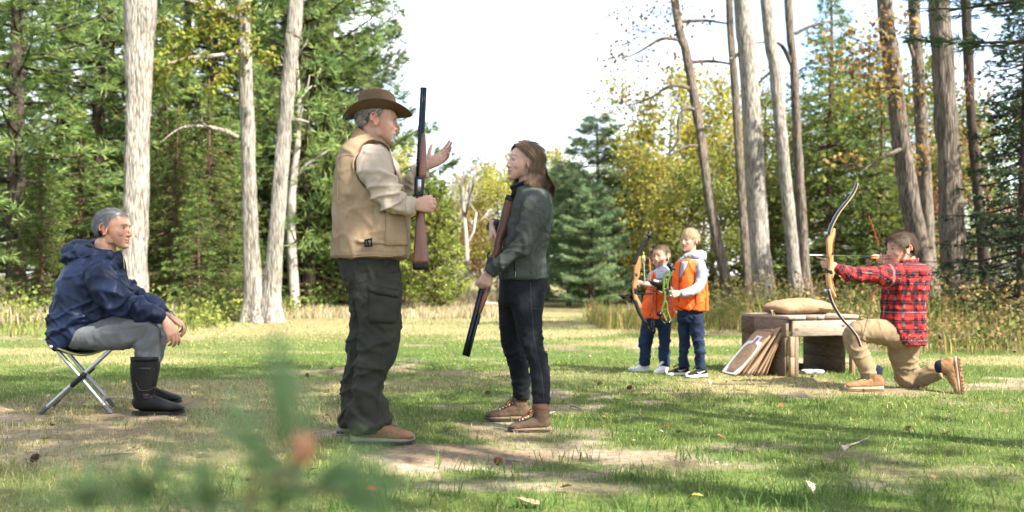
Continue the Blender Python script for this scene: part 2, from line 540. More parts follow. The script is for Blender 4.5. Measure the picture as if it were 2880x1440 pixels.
def head_shapes(M, child=0.0, jaw=1.0, nose=1.0, wid=1.0, lips=1.0, fem=0.0):
    zf = 1 - 0.08 * child
    fl = ((1, 0, 0), (0, 1, 0))
    S = [ball((-0.008, 0, 0.036), (0.098, 0.0765 * wid, 0.083), 28)]
    rows = [(0.088, -0.03, 0.068, 0.054), (0.060, -0.05, 0.086, 0.064), (0.032, -0.055, 0.0925, 0.067), (0.010, -0.045, 0.0885, 0.0665),
            (-0.015, -0.035, 0.0895, 0.0665), (-0.04, -0.025, 0.0885, 0.062 * (0.5 + 0.5 * jaw)), (-0.062, -0.012, 0.0875, 0.054 * jaw),
            (-0.085, 0.008, 0.083, 0.042 * jaw), (-0.102, 0.032, 0.083, 0.028 * jaw), (-0.112, 0.05, 0.074, 0.016)]
    rr = []
    for z, x0, x1, w in rows:
        if z < 0: z *= zf; w *= 1 + 0.06 * child
        rr.append([(x0 + x1) / 2, 0, z, (x1 - x0) / 2, w * wid])
    S.append(loft(rr, flat=fl, n=32, sub=4, power=2.25, cap=0.35))
    # cheeks, jaw corners, chin, brow
    for s in (-1, 1):
        S.append(ball((0.053, s * 0.041 * wid, -0.022 * zf), (0.030, 0.021, 0.030)))
        S.append(ball((0.004, s * 0.044 * wid * jaw, -0.050 * zf), (0.034, 0.0145, 0.034)))
    S.append(ball((0.080, 0, -0.099 * zf), (0.0125, 0.018 * jaw, 0.013)))
    if not child and not fem: S.append(loft([[0.079, -0.045, 0.026, 0.007, 0.010], [0.0905, -0.02, 0.029, 0.008, 0.008], [0.0915, 0, 0.025, 0.007, 0.007], [0.0905, 0.02, 0.029, 0.008, 0.008], [0.079, 0.045, 0.026, 0.007, 0.010]], ref=(1, 0, 0), n=10, sub=3))
    k = nose
    zn = zf
    S.append(loft([[0.086, 0, 0.018, 0.007, 0.006], [0.0885 + 0.007 * k, 0, -0.004, 0.0075, 0.007], [0.089 + 0.0145 * k, 0, -0.022 * zn, 0.0095 * (0.6 + 0.4 * k), 0.0085],
                   [0.090 + 0.0165 * k, 0, -0.0335 * zn, 0.0085 * (0.5 + 0.5 * k), 0.0085], [0.093, 0, -0.042 * zn, 0.0085, 0.0065]], ref=(0, 1, 0), n=14, sub=3))
    for s in (-1, 1):
        S.append(ball((0.0925 + 0.004 * k, s * 0.0125, -0.0365 * zn), (0.0105, 0.0068, 0.0072)))
    for z, x, r in ((-0.0585, 0.0905, 0.0058), (-0.0715, 0.0885, 0.0068)):
        S.append(loft([[x - 0.017, -0.025, z * zf + 0.001, r * 0.5, r * 0.5], [x - 0.004, -0.013, z * zf, r * lips, r], [x, 0, z * zf - 0.0005, r * lips, r], [x - 0.004, 0.013, z * zf, r * lips, r], [x - 0.017, 0.025, z * zf + 0.001, r * 0.5, r * 0.5]], ref=(1, 0, 0), n=10, sub=3))
    for s in (-1, 1):   # eyelids and ears
        S.append(loft([[0.072, s * 0.047, 0.006, 0.003, 0.004], [0.0835, s * 0.038, 0.0125, 0.0032, 0.004], [0.0875, s * 0.028, 0.0125, 0.0032, 0.004], [0.0845, s * 0.018, 0.007, 0.003, 0.003]], ref=(1, 0, 0), n=8, sub=3))
        S.append(loft([[0.073, s * 0.046, 0.001, 0.003, 0.003], [0.083, s * 0.036, -0.008, 0.003, 0.003], [0.0855, s * 0.026, -0.008, 0.003, 0.003]], ref=(1, 0, 0), n=8, sub=3))
        y0 = s * 0.0755 * wid
        ring = []
        for a in np.linspace(R(-100), R(200), 11):
            ring.append([-0.014 + 0.0195 * math.cos(a) - 0.005 * math.sin(a), y0 + s * (0.005 + 0.011 * (0.5 - 0.5 * math.cos(a - R(20)))), 0.001 + 0.033 * math.sin(a), 0.0052, 0.0055])
        S.append(loft(ring, ref=(0, 1, 0), n=8, sub=2))
        S.append(ball((-0.012, y0 + s * 0.003, -0.001), (0.017, 0.007, 0.029)))
        S.append(ball((-0.004, y0 + s * 0.006, -0.029), (0.009, 0.0055, 0.009)))
    return [xf(s, M) for s in S]

def finish_body(name, parent, shapes, heads, voxel=0.0056, skin=(0.5, 0.3, 0.21), hairc=(0.1, 0.07, 0.05), lipc=(0.42, 0.14, 0.12),
                brow=(0.12, 0.08, 0.05), hairmask=None, beard=None, beardc=(0.5, 0.47, 0.43), ruddy=0.5, dark=None, smooth=2, child=0.0, bz=0.0, socket_shade=0.30):
    v, li, lt, ed = remesh(shapes, voxel, smooth)
    col = np.tile(np.array(skin), (len(v), 1))
    n = vnormals(v, li, lt)
    for M in heads:
        Mi = np.linalg.inv(M)
        q = v @ Mi[:3, :3].T + Mi[:3, 3]
        x, y, z = q.T; ay = np.abs(y)
        inh = (np.abs(x) < 0.14) & (ay < 0.11) & (z > -0.125) & (z < 0.14)
        # eye sockets, mouth line, nostril creases pressed in
        g = np.exp(-(((ay - 0.030) / 0.015) ** 2 + ((z - 0.004) / 0.0105) ** 2)) * (x > 0.04)
        mouth = np.exp(-((z + 0.0645 * (1 - 0.08 * child)) / 0.0028) ** 2) * smooth01(-ay, -0.027, -0.018) * (x > 0.06)
        ear = np.exp(-(((x + 0.012) / 0.010) ** 2 + ((z - 0.004) / 0.017) ** 2)) * (ay > 0.074)
        fold = np.exp(-(((x - 0.070) - (z + 0.05) * 0.25) / 0.006) ** 2) * smooth01(z, -0.075, -0.055) * smooth01(-z, 0.03, 0.045) * (ay > 0.018) * (ay < 0.05) * (0 if child else 1)
        d = np.zeros_like(q)
        d[:, 0] -= (0.0075 * g + 0.004 * mouth) * inh
        d[:, 1] -= np.sign(y) * 0.0035 * ear * inh
        d -= (n @ np.linalg.inv(M[:3, :3]).T) * 0 
        d[:, 1] -= np.sign(y) * 0.0022 * fold * inh
        v = v + d @ M[:3, :3].T
        def blend(mask, c):
            nonlocal col
            mm = np.clip(mask, 0, 1)[:, None]; col = col * (1 - mm) + np.array(c) * mm
        rud = np.array(skin) * [1.08, 0.72, 0.66]
        blend(inh * ruddy * 0.7 * np.exp(-(((x - 0.045) / 0.045) ** 2 + ((z + 0.035) / 0.03) ** 2)) * smooth01(ay, 0.01, 0.03), rud)
        blend(inh * ruddy * 1.1 * np.exp(-(((x - 0.108) / 0.016) ** 2 + ((z + 0.03) / 0.016) ** 2)), rud)
        blend(inh * (0.35 + ruddy * 0.5) * (ay > 0.079) * (np.abs(x + 0.012) < 0.03), rud)
        lipm = np.exp(-((z + 0.065 * (1 - 0.08 * child)) / 0.0075) ** 4) * smooth01(-ay, -0.026, -0.02) * (x > 0.074)
        blend(inh * lipm * 0.85, lipc)
        blend(inh * mouth * 0.8, (0.12, 0.03, 0.025))
        blend(inh * np.exp(-(((ay - 0.008) / 0.004) ** 2 + ((z + 0.043) / 0.003) ** 2)) * (x > 0.09) * 0.8, (0.12, 0.04, 0.03))
        br = np.exp(-((z - 0.0285 - bz - 0.10 * (0.03 - ay) * (ay > 0.03)) / (0.0042 - bz * 0.25)) ** 2) * smooth01(ay, 0.012, 0.018) * smooth01(-ay, -0.053, -0.042) * (x > 0.04)
        blend(inh * br * 0.9, brow)
        blend(inh * socket_shade * np.exp(-(((ay - 0.031) / 0.017) ** 2 + ((z - 0.004) / 0.012) ** 2)) * (x > 0.05), np.array(skin) * [0.62, 0.48, 0.45])  # shade of the eye sockets painted into the skin colour
        lash = np.exp(-((z - 0.0085) / 0.0022) ** 2) * smooth01(ay, 0.017, 0.021) * smooth01(-ay, -0.047, -0.042) * (x > 0.05)
        blend(inh * lash * 0.75, np.array(brow) * 0.5)
        if beard is not None:
            bm = beard(x, ay, z) * inh * (1 - 0.9 * np.clip(lipm, 0, 1))
            bn = 0.75 + 0.25 * noise3(v * 260, 5)
            blend(bm * bn, beardc)
        if hairmask is not None:
            dirv = q - np.array([-0.012, 0, 0.025])
            az = np.degrees(np.arctan2(np.abs(dirv[:, 1]), dirv[:, 0])); el = np.degrees(np.arctan2(dirv[:, 2], np.hypot(dirv[:, 0], dirv[:, 1])))
            hm = smooth01(hairmask(az, el), -5, 4) * inh * (ay < 0.079)
            blend(hm, hairc)
    if dark is not None: col = dark(v, col)
    col = col * (1 + 0.05 * noise3(v * 90, 3))[:, None]
    me = new_mesh(name, v, li, lt)
    set_col(me, 'Col', np.clip(col, 0, 1))
    o = link(name, me, SKIN, parent)
    BV[o.name] = BVHTree.FromPolygons([tuple(p) for p in v], [tuple(p) for p in li.reshape(-1, 4)]) if (lt == 4).all() else None
    return o

def eyes(parent, M, iris=(0.05, 0.04, 0.03), look=0.0, r=0.0118):
    for s in (-1, 1):
        b = ball((0, 0, 0), r, 20); v = b['v']
        L = np.array([math.cos(R(look)), math.sin(R(look)), 0.0])
        c = np.where((v @ L)[:, None] > r * 0.80, np.array([iris]), np.array([[0.36, 0.34, 0.32]]))
        c = np.where((v @ L)[:, None] > r * 0.965, np.array([[0.004, 0.004, 0.004]]), c)
        v = v + np.array([0.0713, s * 0.0305, 0.0030])
        v = v @ M[:3, :3].T + M[:3, 3]
        mb = MB(); mb.add(v, b['f']); me = mb.mesh('eye'); set_col(me, 'Col', c)
        link('eye', me, EYE, parent)

HC, HR = np.array([-0.012, 0, 0.026]), np.array([0.103, 0.0815, 0.0945])
def ribbons(paths, width, cols, taper=0.25):
    """paths (n,k,3), width vectors (n,k,3); -> v, quads, colours"""
    n, k, _ = paths.shape
    w = np.linspace(1, taper, k)[None, :, None] * 0.5
    a = paths - width * w; b = paths + width * w
    v = np.stack([a, b], axis=2).reshape(-1, 3)
    base = (np.arange(n) * k * 2)[:, None] + (np.arange(k - 1) * 2)[None, :]
    q = np.stack([base, base + 1, base + 3, base + 2], axis=-1).reshape(-1, 4)
    return v, q, np.repeat(cols, k * 2, axis=0)

def short_hair(name, parent, M, mask, flow, length, lift, n, cols, width=0.0035, shell=0.004, seed=0, lenf=None, rscale=1.0, segs=5):
    rng = np.random.default_rng(seed)
    HRr = HR * rscale
    # shell under the strands
    b = ball((0, 0, 0), 1.0, 40); d = b['v'] / np.linalg.norm(b['v'], axis=1, keepdims=True)
    az = np.degrees(np.arctan2(np.abs(d[:, 1] * HRr[1]), d[:, 0] * HRr[0])); el = np.degrees(np.arctan2(d[:, 2] * HRr[2], np.hypot(d[:, 0] * HRr[0], d[:, 1] * HRr[1])))
    mk = smooth01(mask(az, el), -2, 10)
    rr = -0.018 + (0.018 + shell) * mk
    sv = HC + d * HRr * (1 + rr / 0.095)[:, None]
    # strands
    m = n * 3
    d = rng.normal(size=(m, 3)); d /= np.linalg.norm(d, axis=1, keepdims=True)
    az = np.degrees(np.arctan2(np.abs(d[:, 1] * HRr[1]), d[:, 0] * HRr[0])); el = np.degrees(np.arctan2(d[:, 2] * HRr[2], np.hypot(d[:, 0] * HRr[0], d[:, 1] * HRr[1])))
    keep = ((mask(az, el) + rng.normal(size=m) * 2.0) > 0) & ~((az > 76) & (az < 106) & (el < 14))
    d = d[keep][:n]; az = az[keep][:n]; el = el[keep][:n]
    n = len(d)
    ln = length * rng.uniform(0.7, 1.15, n)
    if lenf is not None: ln = ln * lenf(az, el)
    pts = [HC + d * HRr * (1 + shell * 0.4 / 0.095)]
    nrm = d / HRr; nrm /= np.linalg.norm(nrm, axis=1, keepdims=True)
    p = pts[0]
    wv = []
    jit = rng.normal(size=(n, 3)) * 0.24
    flyr = rng.random(n) + 1.5 * (rng.random(n) < 0.06)
    for s in range(1, segs):
        fl = flow(p, d) + jit
        fl = fl - (fl * nrm).sum(1, keepdims=True) * nrm
        fl /= np.maximum(np.linalg.norm(fl, axis=1, keepdims=True), 1e-6)
        wv.append(np.cross(nrm, fl))
        p = p + fl * (ln / (segs - 1))[:, None]
        e = (p - HC) / HRr; rad = np.linalg.norm(e, axis=1, keepdims=True)
        dd = e / rad
        nrm = dd / HRr; nrm /= np.linalg.norm(nrm, axis=1, keepdims=True)
        hgt = (shell + lift * (s / (segs - 1)) * (0.4 + 1.2 * flyr)) / 0.095
        p = HC + dd * HRr * (1 + hgt)[:, None]
        pts.append(p)
    wv.append(wv[-1])
    paths = np.stack(pts, 1); W = np.stack(wv, 1) * width
    t = rng.random(n)[:, None]; cols = [np.array(c) for c in cols]
    cc = np.where(t < 0.5, cols[0] * (1 - 2 * t) + cols[1] * 2 * t, cols[1] * (2 - 2 * t) + cols[2] * (2 * t - 1))
    rv, rq, rc = ribbons(paths, W, cc)
    V = np.vstack([sv, rv]); V = V @ M[:3, :3].T + M[:3, 3]
    fl = [i for q in b['f'] for i in q] + list((rq + len(sv)).ravel()); lp = [len(q) for q in b['f']] + [4] * len(rq)
    me = new_mesh(name, V, fl, lp)
    set_col(me, 'Col', np.vstack([np.tile((cols[0] + cols[1]) / 2 * 0.8, (len(sv), 1)), rc]))
    return link(name, me, HAIRM, parent)
HAIRM = mat('hair', (0.1, 0.07, 0.05), rough=0.6, var=0.2, vscale=150, attr='Col', spec=0.22)

def male_mask(front=46, temple=8, nape=-32, side=-6):
    def f(az, el):
        lim = np.interp(az, [0, 25, 45, 62, 78, 84, 92, 108, 125, 180], [front, front + 1, front - 8, temple + 14, side - 4, side - 18, side + 6, 4, nape + 6, nape])
        return el - lim
    return f

def hand_shapes(w, d, th, n, curl, thumb=(0.55, 0.35, 0.3), s=1.0, spread=0.0, rad=1.0, index_curl=None):
    """w wrist, d finger direction, th toward the thumb side, n palm normal; curl (mcp,pip,dip) degrees or one per finger"""
    w = np.array(w, float); d = np.array(d, float); d /= np.linalg.norm(d)
    n = np.array(n, float); n -= d * (n @ d); n /= np.linalg.norm(n)
    l = np.cross(d, n); l *= np.sign(l @ np.array(th, float)) or 1.0
    S = []
    S.append(loft([[*(w - d * 0.03 * s), 0.026 * s, 0.019 * s], [*(w + d * 0.01 * s), 0.029 * s, 0.0185 * s], [*(w + d * 0.05 * s), 0.039 * s, 0.0165 * s], [*(w + d * 0.088 * s), 0.040 * s, 0.0125 * s]], ref=n, n=18, sub=3, power=2.4))
    base = w + d * 0.088 * s
    offs = [0.030, 0.0105, -0.0095, -0.0285]; lens = [(0.044, 0.026, 0.021), (0.048, 0.029, 0.022), (0.045, 0.027, 0.021), (0.036, 0.021, 0.019)]
    adv = [0.0, 0.004, 0.001, -0.008]
    if not isinstance(curl[0], (tuple, list)): curl = [curl] * 4
    if index_curl is not None: curl = [index_curl] + list(curl[1:])
    for i in range(4):
        p = base + l * offs[i] * s + d * adv[i] * s - d * 0.012 * s
        a = 0.0; sp = spread * (1.5 - i) / 1.5
        dd = d * math.cos(R(sp)) + l * math.sin(R(sp))
        rows = [[*(p - dd * 0.012 * s), 0.0098 * s * rad, 0.0098 * s * rad], [*(p + dd * 0.012 * s), 0.0098 * s * rad, 0.0098 * s * rad]]
        p = p + dd * 0.012 * s
        for j in range(3):
            a += curl[i][j]
            v = dd * math.cos(R(a)) + n * math.sin(R(a))
            p = p + v * lens[i][j] * s
            rr = (0.0092, 0.0084, 0.0068)[j] * s * rad
            rows.append([*p, rr, rr])
        S.append(loft(rows, ref=l, n=10, sub=3, cap=0.9))
    # thumb: leaves the side of the palm near its base
    ta, tb, tc = thumb
    p = w + d * 0.022 * s + l * 0.022 * s
    v0 = l * ta + d * tb + n * tc; v0 /= np.linalg.norm(v0)
    v1 = v0 * 0.8 + d * 0.35 + n * tc * 0.2; v1 /= np.linalg.norm(v1)
    p1 = p + v0 * 0.042 * s; p2 = p1 + v1 * 0.032 * s; p3 = p2 + (v1 * 0.9 + d * 0.15) * 0.024 * s
    S.append(loft([[*(p - v0 * 0.012 * s), 0.014 * s, 0.013 * s], [*p, 0.0155 * s, 0.014 * s], [*p1, 0.0115 * s * rad, 0.0115 * s * rad], [*p2, 0.0102 * s * rad, 0.0102 * s * rad], [*p3, 0.0078 * s * rad, 0.0078 * s * rad]], ref=n, n=12, sub=3, cap=0.9))
    return S

def shoe(parent, M, L, mats, style='hike', h=0.12, ankle=(0.045, 0.05), top_mat=None, name='shoe', seed=0, lace=True, wid=1.0):
    """local x heel->toe 0..L, y lateral, z up.  mats: upper, midsole, outsole, toe, lace"""
    k = L / 0.30; W = k * wid
    up, mid, out, toe, lac = mats
    b = 0.022 * k if style != 'wellie' else 0.008
    rows = [[0.012, 0.06, 0.034, 0.024], [0.035, 0.067, 0.045, 0.033], [0.085, 0.068, 0.047, 0.036], [0.13, 0.062, 0.042, 0.036], [0.175, 0.055, 0.034, 0.040],
            [0.215, 0.047, 0.027, 0.044], [0.25, 0.042, 0.023, 0.042], [0.28, 0.037, 0.017, 0.033], [0.293, 0.034, 0.011, 0.020]]
    if style == 'sneaker':
        rows = [[0.012, 0.055, 0.03, 0.024], [0.035, 0.06, 0.038, 0.032], [0.085, 0.06, 0.04, 0.034], [0.13, 0.056, 0.036, 0.035], [0.175, 0.048, 0.028, 0.040], [0.215, 0.041, 0.021, 0.043], [0.25, 0.037, 0.018, 0.041], [0.28, 0.034, 0.014, 0.031], [0.293, 0.032, 0.009, 0.018]]
    shp = [loft([[r[0] * k, 0, r[1] * k, r[2] * k, r[3] * W * 1.05] for r in rows], n=20, sub=3, power=2.7)]
    if style in ('boot', 'wellie', 'hike'):
        a0, b0 = ankle
        shp.append(loft([[0.062 * k, 0, 0.05 * k, 0.050 * k, 0.036 * W], [0.064 * k, 0, max(0.09 * k, h * 0.7), a0 * 1.02, b0 * 0.92], [0.066 * k, 0, h, a0, b0]], flat=((1, 0, 0), (0, 1, 0)), n=20, sub=4, cap=0.1, power=2.2))
        shp.append(ball((0.115 * k, 0, 0.075 * k), (0.045 * k, 0.03 * W, 0.035 * k)))
    v, li, lt, ed = remesh([xf(s, M) for s in shp], 0.005, 3)
    v = v + vnormals(v, li, lt) * ((0.0003 if style == 'wellie' else 0.0016) * ridged(fbm(v * 34, 2, seed)))[:, None]
    me = new_mesh(name, v, li, lt)
    o = link(name, me, up, parent)
    BV[o.name] = BVHTree.FromPolygons([tuple(p) for p in v], [tuple(p) for p in li.reshape(-1, 4)])
    def fp(x0, x1, z0, z1, ww, nm, m_, spring=0.012):
        zs = (z0 + z1) / 2; hh = (z1 - z0) / 2; R_ = []
        for t in np.linspace(0, 1, 13):
            x = x0 + (x1 - x0) * t
            w = np.interp(t, [0, 0.03, 0.1, 0.25, 0.45, 0.7, 0.85, 0.95, 1.0], [0.014, 0.026, 0.035, 0.036, 0.036, 0.046, 0.043, 0.031, 0.013])
            R_.append([x, 0, zs + spring * max(0, t - 0.78) ** 2 * 18, hh, w * ww])
        l = xf(loft(R_, n=20, sub=2, power=3.6, cap=0.5), M)
        mb = MB(); mb.add(l['v'], l['f']); return mb.build(nm, m_, o)
    t0 = 0.010 * k
    fp(-0.004 * k, 0.302 * k, 0.0, t0, W * 0.955, 'outsole', out)
    fp(0.000 * k, 0.299 * k, t0 - 0.001, b + 0.012 * k, W * (0.965 if style != 'wellie' else 0.93), 'midsole', mid)
    if toe is not None:
        l = xf(loft([[0.246 * k, 0, 0.040 * k, 0.0235 * k, 0.0435 * W], [0.27 * k, 0, 0.037 * k, 0.0205 * k, 0.0385 * W], [0.287 * k, 0, 0.034 * k, 0.0155 * k, 0.029 * W], [0.298 * k, 0, 0.032 * k, 0.0095 * k, 0.017 * W]], n=18, sub=3, power=2.5, cap=0.4), M)
        mb = MB(); mb.add(l['v'], l['f']); mb.build('toe_cap', toe, o)
    if lace:
        # laces zigzag down the instep
        def top(x):
            return np.interp(x / k, [0.09, 0.115, 0.14, 0.175, 0.21], [h / k if style == 'boot' else 0.108, 0.112, 0.103, 0.091, 0.077])
        mb = MB(); ey = MB(); nl = 5
        xs = np.linspace(0.112, 0.2, nl) * k
        for i, x in enumerate(xs):
            z = top(x) - 0.003 * k
            if style == 'sneaker': z -= 0.012 * k
            yw = 0.020 * W
            for s in (-1, 1):
                x2 = xs[min(i + 1, nl - 1)]
                z2 = top(x2) - (0.015 if style == 'sneaker' else 0.003) * k
                l = xf(tube([[x, -s * yw, z - 0.008 * k], [(x + x2) / 2, 0, (z + z2) / 2 + 0.006 * k], [x2, s * yw, z2 - 0.008 * k]], 0.0026, n=6, sub=3), M)
                mb.add(l['v'], l['f'])
                if style != 'sneaker':
                    e = xf(ball((x, s * yw * 1.12, z - 0.009 * k), 0.0048, 8), M); ey.add(e['v'], e['f'])
        if style == 'boot':
            for s in (-1, 1):
                l = xf(tube([[0.11 * k, 0, top(0.11 * k) + 0.004], [0.135 * k, s * 0.03, top(0.12 * k) + 0.008], [0.155 * k, s * 0.045, top(0.14 * k) - 0.012], [0.13 * k, s * 0.03, top(0.12 * k) - 0.004], [0.112 * k, 0, top(0.11 * k)]], 0.0026, n=6, sub=4), M)
                mb.add(l['v'], l['f'])
        mb.build('laces', lac, o)
        if style != 'sneaker': ey.build('eyelets', MATS['eyelet_metal'], o)
    return o
mat('eyelet_metal', (0.6, 0.6, 0.58), rough=0.3, metal=1.0, var=0.05)

def simple_body(P0, neck, hips, shoulders, elbows, wrists, knees, ankles, s=1.0):
    """the covered part of the body: trunk, arms and legs from joint positions"""
    neck, hips = np.array(neck, float), np.array(hips, float)
    sh = [np.array(x, float) for x in shoulders]
    ax = sh[1] - sh[0]; ax /= np.linalg.norm(ax)
    hw = np.linalg.norm(sh[1] - sh[0]) / 2
    mid = (sh[0] + sh[1]) / 2
    S = [loft([[*hips, 0.065 * s, hw * 0.5], [*(hips * 0.6 + mid * 0.4), 0.06 * s, hw * 0.45], [*(hips * 0.2 + mid * 0.8), 0.065 * s, hw * 0.6], [*(mid + (neck - mid) * 0.2), 0.06 * s, hw * 0.7], [*neck, 0.045 * s, 0.045 * s]], ref=ax, n=20, sub=3)]
    for i in (0, 1):
        S.append(loft([[*(sh[i] * 0.8 + mid * 0.2), 0.045 * s, 0.045 * s], [*(sh[i] * 0.6 + elbows[i] * 0.4), 0.040 * s, 0.040 * s], [*elbows[i], 0.034 * s, 0.034 * s], [*(elbows[i] * 0.6 + wrists[i] * 0.4), 0.034 * s, 0.034 * s], [*wrists[i], 0.024 * s, 0.024 * s]], ref=(0.3, 0.8, 0.2), n=12, sub=3))
        hp = hips + ax * (-1 if i == 0 else 1) * 0.085 * s
        S.append(loft([[*hp, 0.05 * s, 0.05 * s], [*(hp * 0.5 + knees[i] * 0.5), 0.042 * s, 0.042 * s], [*knees[i], 0.032 * s, 0.032 * s], [*(knees[i] * 0.6 + ankles[i] * 0.4), 0.03 * s, 0.03 * s], [*ankles[i], 0.025 * s, 0.025 * s]], ref=(0.2, 0.9, 0.3), n=12, sub=3))
    return S
# ------------------------------------------------------------------ the instructor in the brown hat
BLACKM = mat('black_metal', (0.012, 0.014, 0.017), rough=0.32, var=0.3, metal=0.6, vscale=20)
BLACKP = mat('black_plastic', (0.012, 0.012, 0.013), rough=0.45, var=0.2)
def build_man():
    Y0 = 5.20
    base = P(1040, 1240, 5.2); base[2] = 0
    man = thing('person', 'man in wide-brimmed brown hat and tan canvas vest, gesturing with an open palm', 'person', base)
    VEST = mat('tan_canvas', (0.285, 0.205, 0.130), rough=0.9, var=0.30, vscale=4, bump=0.3, bscale=420, detail=9)
    SHIRT = mat('stone_cotton', (0.40, 0.33, 0.26), rough=0.9, var=0.22, vscale=6, bump=0.2, bscale=380, detail=8)
    TROU = mat('dark_olive_twill', (0.027, 0.0275, 0.022), rough=0.82, var=0.25, vscale=6, bump=0.25, bscale=500)
    THREAD = mat('tan_thread', (0.30, 0.2, 0.10), rough=0.9, var=0.1)
    HM = M4(rot(6, -3, 0), P(1063, 342, Y0), 1.03)
    fem = lambda az, el: male_mask(46, 0, -40, -14)(az, el)
    nk = P(1052, 420, Y0)
    shs = [P(1040, 430, 5.02), P(1062, 428, 5.40)]
    elb = [P(1098, 566, 5.00), P(1118, 545, 5.40)]
    wri = [P(1168, 579, 5.03), P(1196, 475, 5.28)]
    S = head_shapes(HM, jaw=1.06, nose=1.15)
    S += simple_body(None, nk, P(1035, 760, Y0), shs, elb, wri, [P(1070, 990, 5.1), P(1020, 990, 5.33)], [P(1042, 1200, 5.08), P(1000, 1180, 5.33)])
    S.append(loft([[*P(1044, 350, Y0), 0.060, 0.058], [*P(1048, 385, Y0), 0.058, 0.056], [*P(1046, 430, Y0), 0.065, 0.07]], n=20))
    # open far hand, palm up to the viewer
    S += hand_shapes(P(1203, 466, 5.27), (0.80, -0.05, 0.48), (-0.5, 0.0, 0.85), (-0.35, -0.80, 0.35), [(10, 14, 8), (16, 20, 10), (20, 24, 12), (22, 26, 14)], thumb=(1.0, 0.38, 0.1), s=1.0, spread=9)
    # near hand round the grip of the gun
    S += hand_shapes(P(1164, 577, 5.015), (0.95, 0.05, 0.02), (0.1, 0, 1), (0.1, 1, 0.05), (62, 78, 50), thumb=(0.35, 0.7, 0.75), s=0.98)
    def beard(x, ay, z):
        g = smooth01(z, -0.125, -0.10) * smooth01(-z, 0.040, 0.056) * smooth01(x, 0.062, 0.078) * smooth01(-ay, -0.038, -0.026)
        st = 0.22 * smooth01(-z, 0.03, 0.07) * smooth01(x, -0.01, 0.03)
        return np.clip(g * 0.95 + st, 0, 0.95)
    finish_body('body', man, S, [HM], voxel=0.0048, skin=(0.46, 0.265, 0.195), hairc=(0.14, 0.12, 0.10), hairmask=fem, beard=beard, beardc=(0.40, 0.37, 0.33), brow=(0.2, 0.16, 0.12), ruddy=0.6, lipc=(0.3, 0.1, 0.08))
    eyes(man, HM, (0.05, 0.06, 0.07))
    def flow(p, d): return np.column_stack([np.full(len(p), -0.8), p[:, 1] * 2, np.full(len(p), -0.7)])
    short_hair('hair', man, HM, fem, flow, 0.032, 0.004, 1500, [(0.06, 0.05, 0.045), (0.2, 0.175, 0.15), (0.42, 0.39, 0.36)], seed=3, shell=0.003)
    # ---- hat
    FELT = mat('brown_felt', (0.105, 0.070, 0.040), rough=0.95, var=0.18, vscale=14, bump=0.12, bscale=300)
    c0 = P(1062, 321, Y0); tilt = rot(4, 3.0, -9)
    rows = 26; seg = 64; v = []; 
    prof = []
    for i in range(rows):
        t = i / (rows - 1)
        prof.append(t)
    def hat_pt(t, th, under=0.0):
        ct, st = math.cos(th), math.sin(th)
        if t < 0.5:                      # brim: outer edge -> head band
            k = t / 0.5
            A = 0.183 + (0.104 - 0.183) * k; B = 0.160 + (0.084 - 0.160) * k
            e = (1 - k)
            z = 0.036 * abs(st) ** 1.8 * e ** 1.1 - 0.012 * abs(ct) ** 3 * e + 0.006 * k
            x, y = A * ct, B * st
            z += 0.004 * math.sin(3 * th + 1) * e - under * 0.004
        else:                            # crown
            k = (t - 0.5) / 0.5
            hgt = 0.118
            if k < 0.72:
                q = k / 0.72
                A = 0.104 - 0.012 * q ** 2; B = 0.084 - 0.013 * q ** 2
                z = 0.006 + hgt * q * 0.93
                # front pinch
                B *= 1 - 0.22 * smooth01(np.array(ct), 0.1, 1.0) * q
            else:
                q = (k - 0.72) / 0.28
                rr = math.cos(q * math.pi / 2)
                A = 0.092 * rr; B = 0.071 * rr * (1 - 0.22 * float(smooth01(np.array(ct), 0.1, 1.0)))
                z = 0.006 + hgt * (0.93 + 0.12 * math.sin(q * math.pi / 2))
                crease = math.exp(-((B * st) / 0.022) ** 2) * 0.022 * (q ** 0.7) * (1 + 0.5 * ct)
                z -= crease
            x, y = A * ct, B * st
            z += 0.008 * (-ct) * 0.3 - 0.010 * max(0, ct) ** 2 * (k > 0.5) * k
        return np.array([x, y, z])
    V = []; Fq = []
    for i in range(rows):
        for s in range(seg): V.append(hat_pt(prof[i], 2 * math.pi * s / seg))
    for i in range(rows - 1):
        for s in range(seg):
            s2 = (s + 1) % seg; Fq.append((i * seg + s, i * seg + s2, (i + 1) * seg + s2, (i + 1) * seg + s))
    n0 = len(V); under = 13
    for i in range(under):
        for s in range(seg): V.append(hat_pt(prof[i], 2 * math.pi * s / seg) - np.array([0, 0, 0.0045]))
    for i in range(under - 1):
        for s in range(seg):
            s2 = (s + 1) % seg; Fq.append((n0 + i * seg + s2, n0 + i * seg + s, n0 + (i + 1) * seg + s, n0 + (i + 1) * seg + s2))
    for s in range(seg):
        s2 = (s + 1) % seg; Fq.append((s2, s, n0 + s, n0 + s2))
    V = np.array(V) @ tilt.T + c0
    mb = MB(); mb.add(V, Fq); hat = mb.build('hat', FELT, man)
    # band, chin cord
    band = []
    V = []; Fq = []
    for j, (zz, ex) in enumerate(((0.008, 0.0015), (0.026, 0.002), (0.026, -0.003), (0.008, -0.003))):
        for s in range(seg):
            th = 2 * math.pi * s / seg; q = hat_pt(0.5 + 0.5 * 0.72 * max(0.0, (zz - 0.006)) / (0.118 * 0.93), th)
            r = math.hypot(q[0], q[1]); q[:2] *= (r + ex) / r; q[2] = zz + 0.006 * (-math.cos(th)) * 0.3; V.append(q)
    for j in range(4):
        for s in range(seg):
            s2 = (s + 1) % seg; j2 = (j + 1) % 4; Fq.append((j * seg + s, j * seg + s2, j2 * seg + s2, j2 * seg + s))
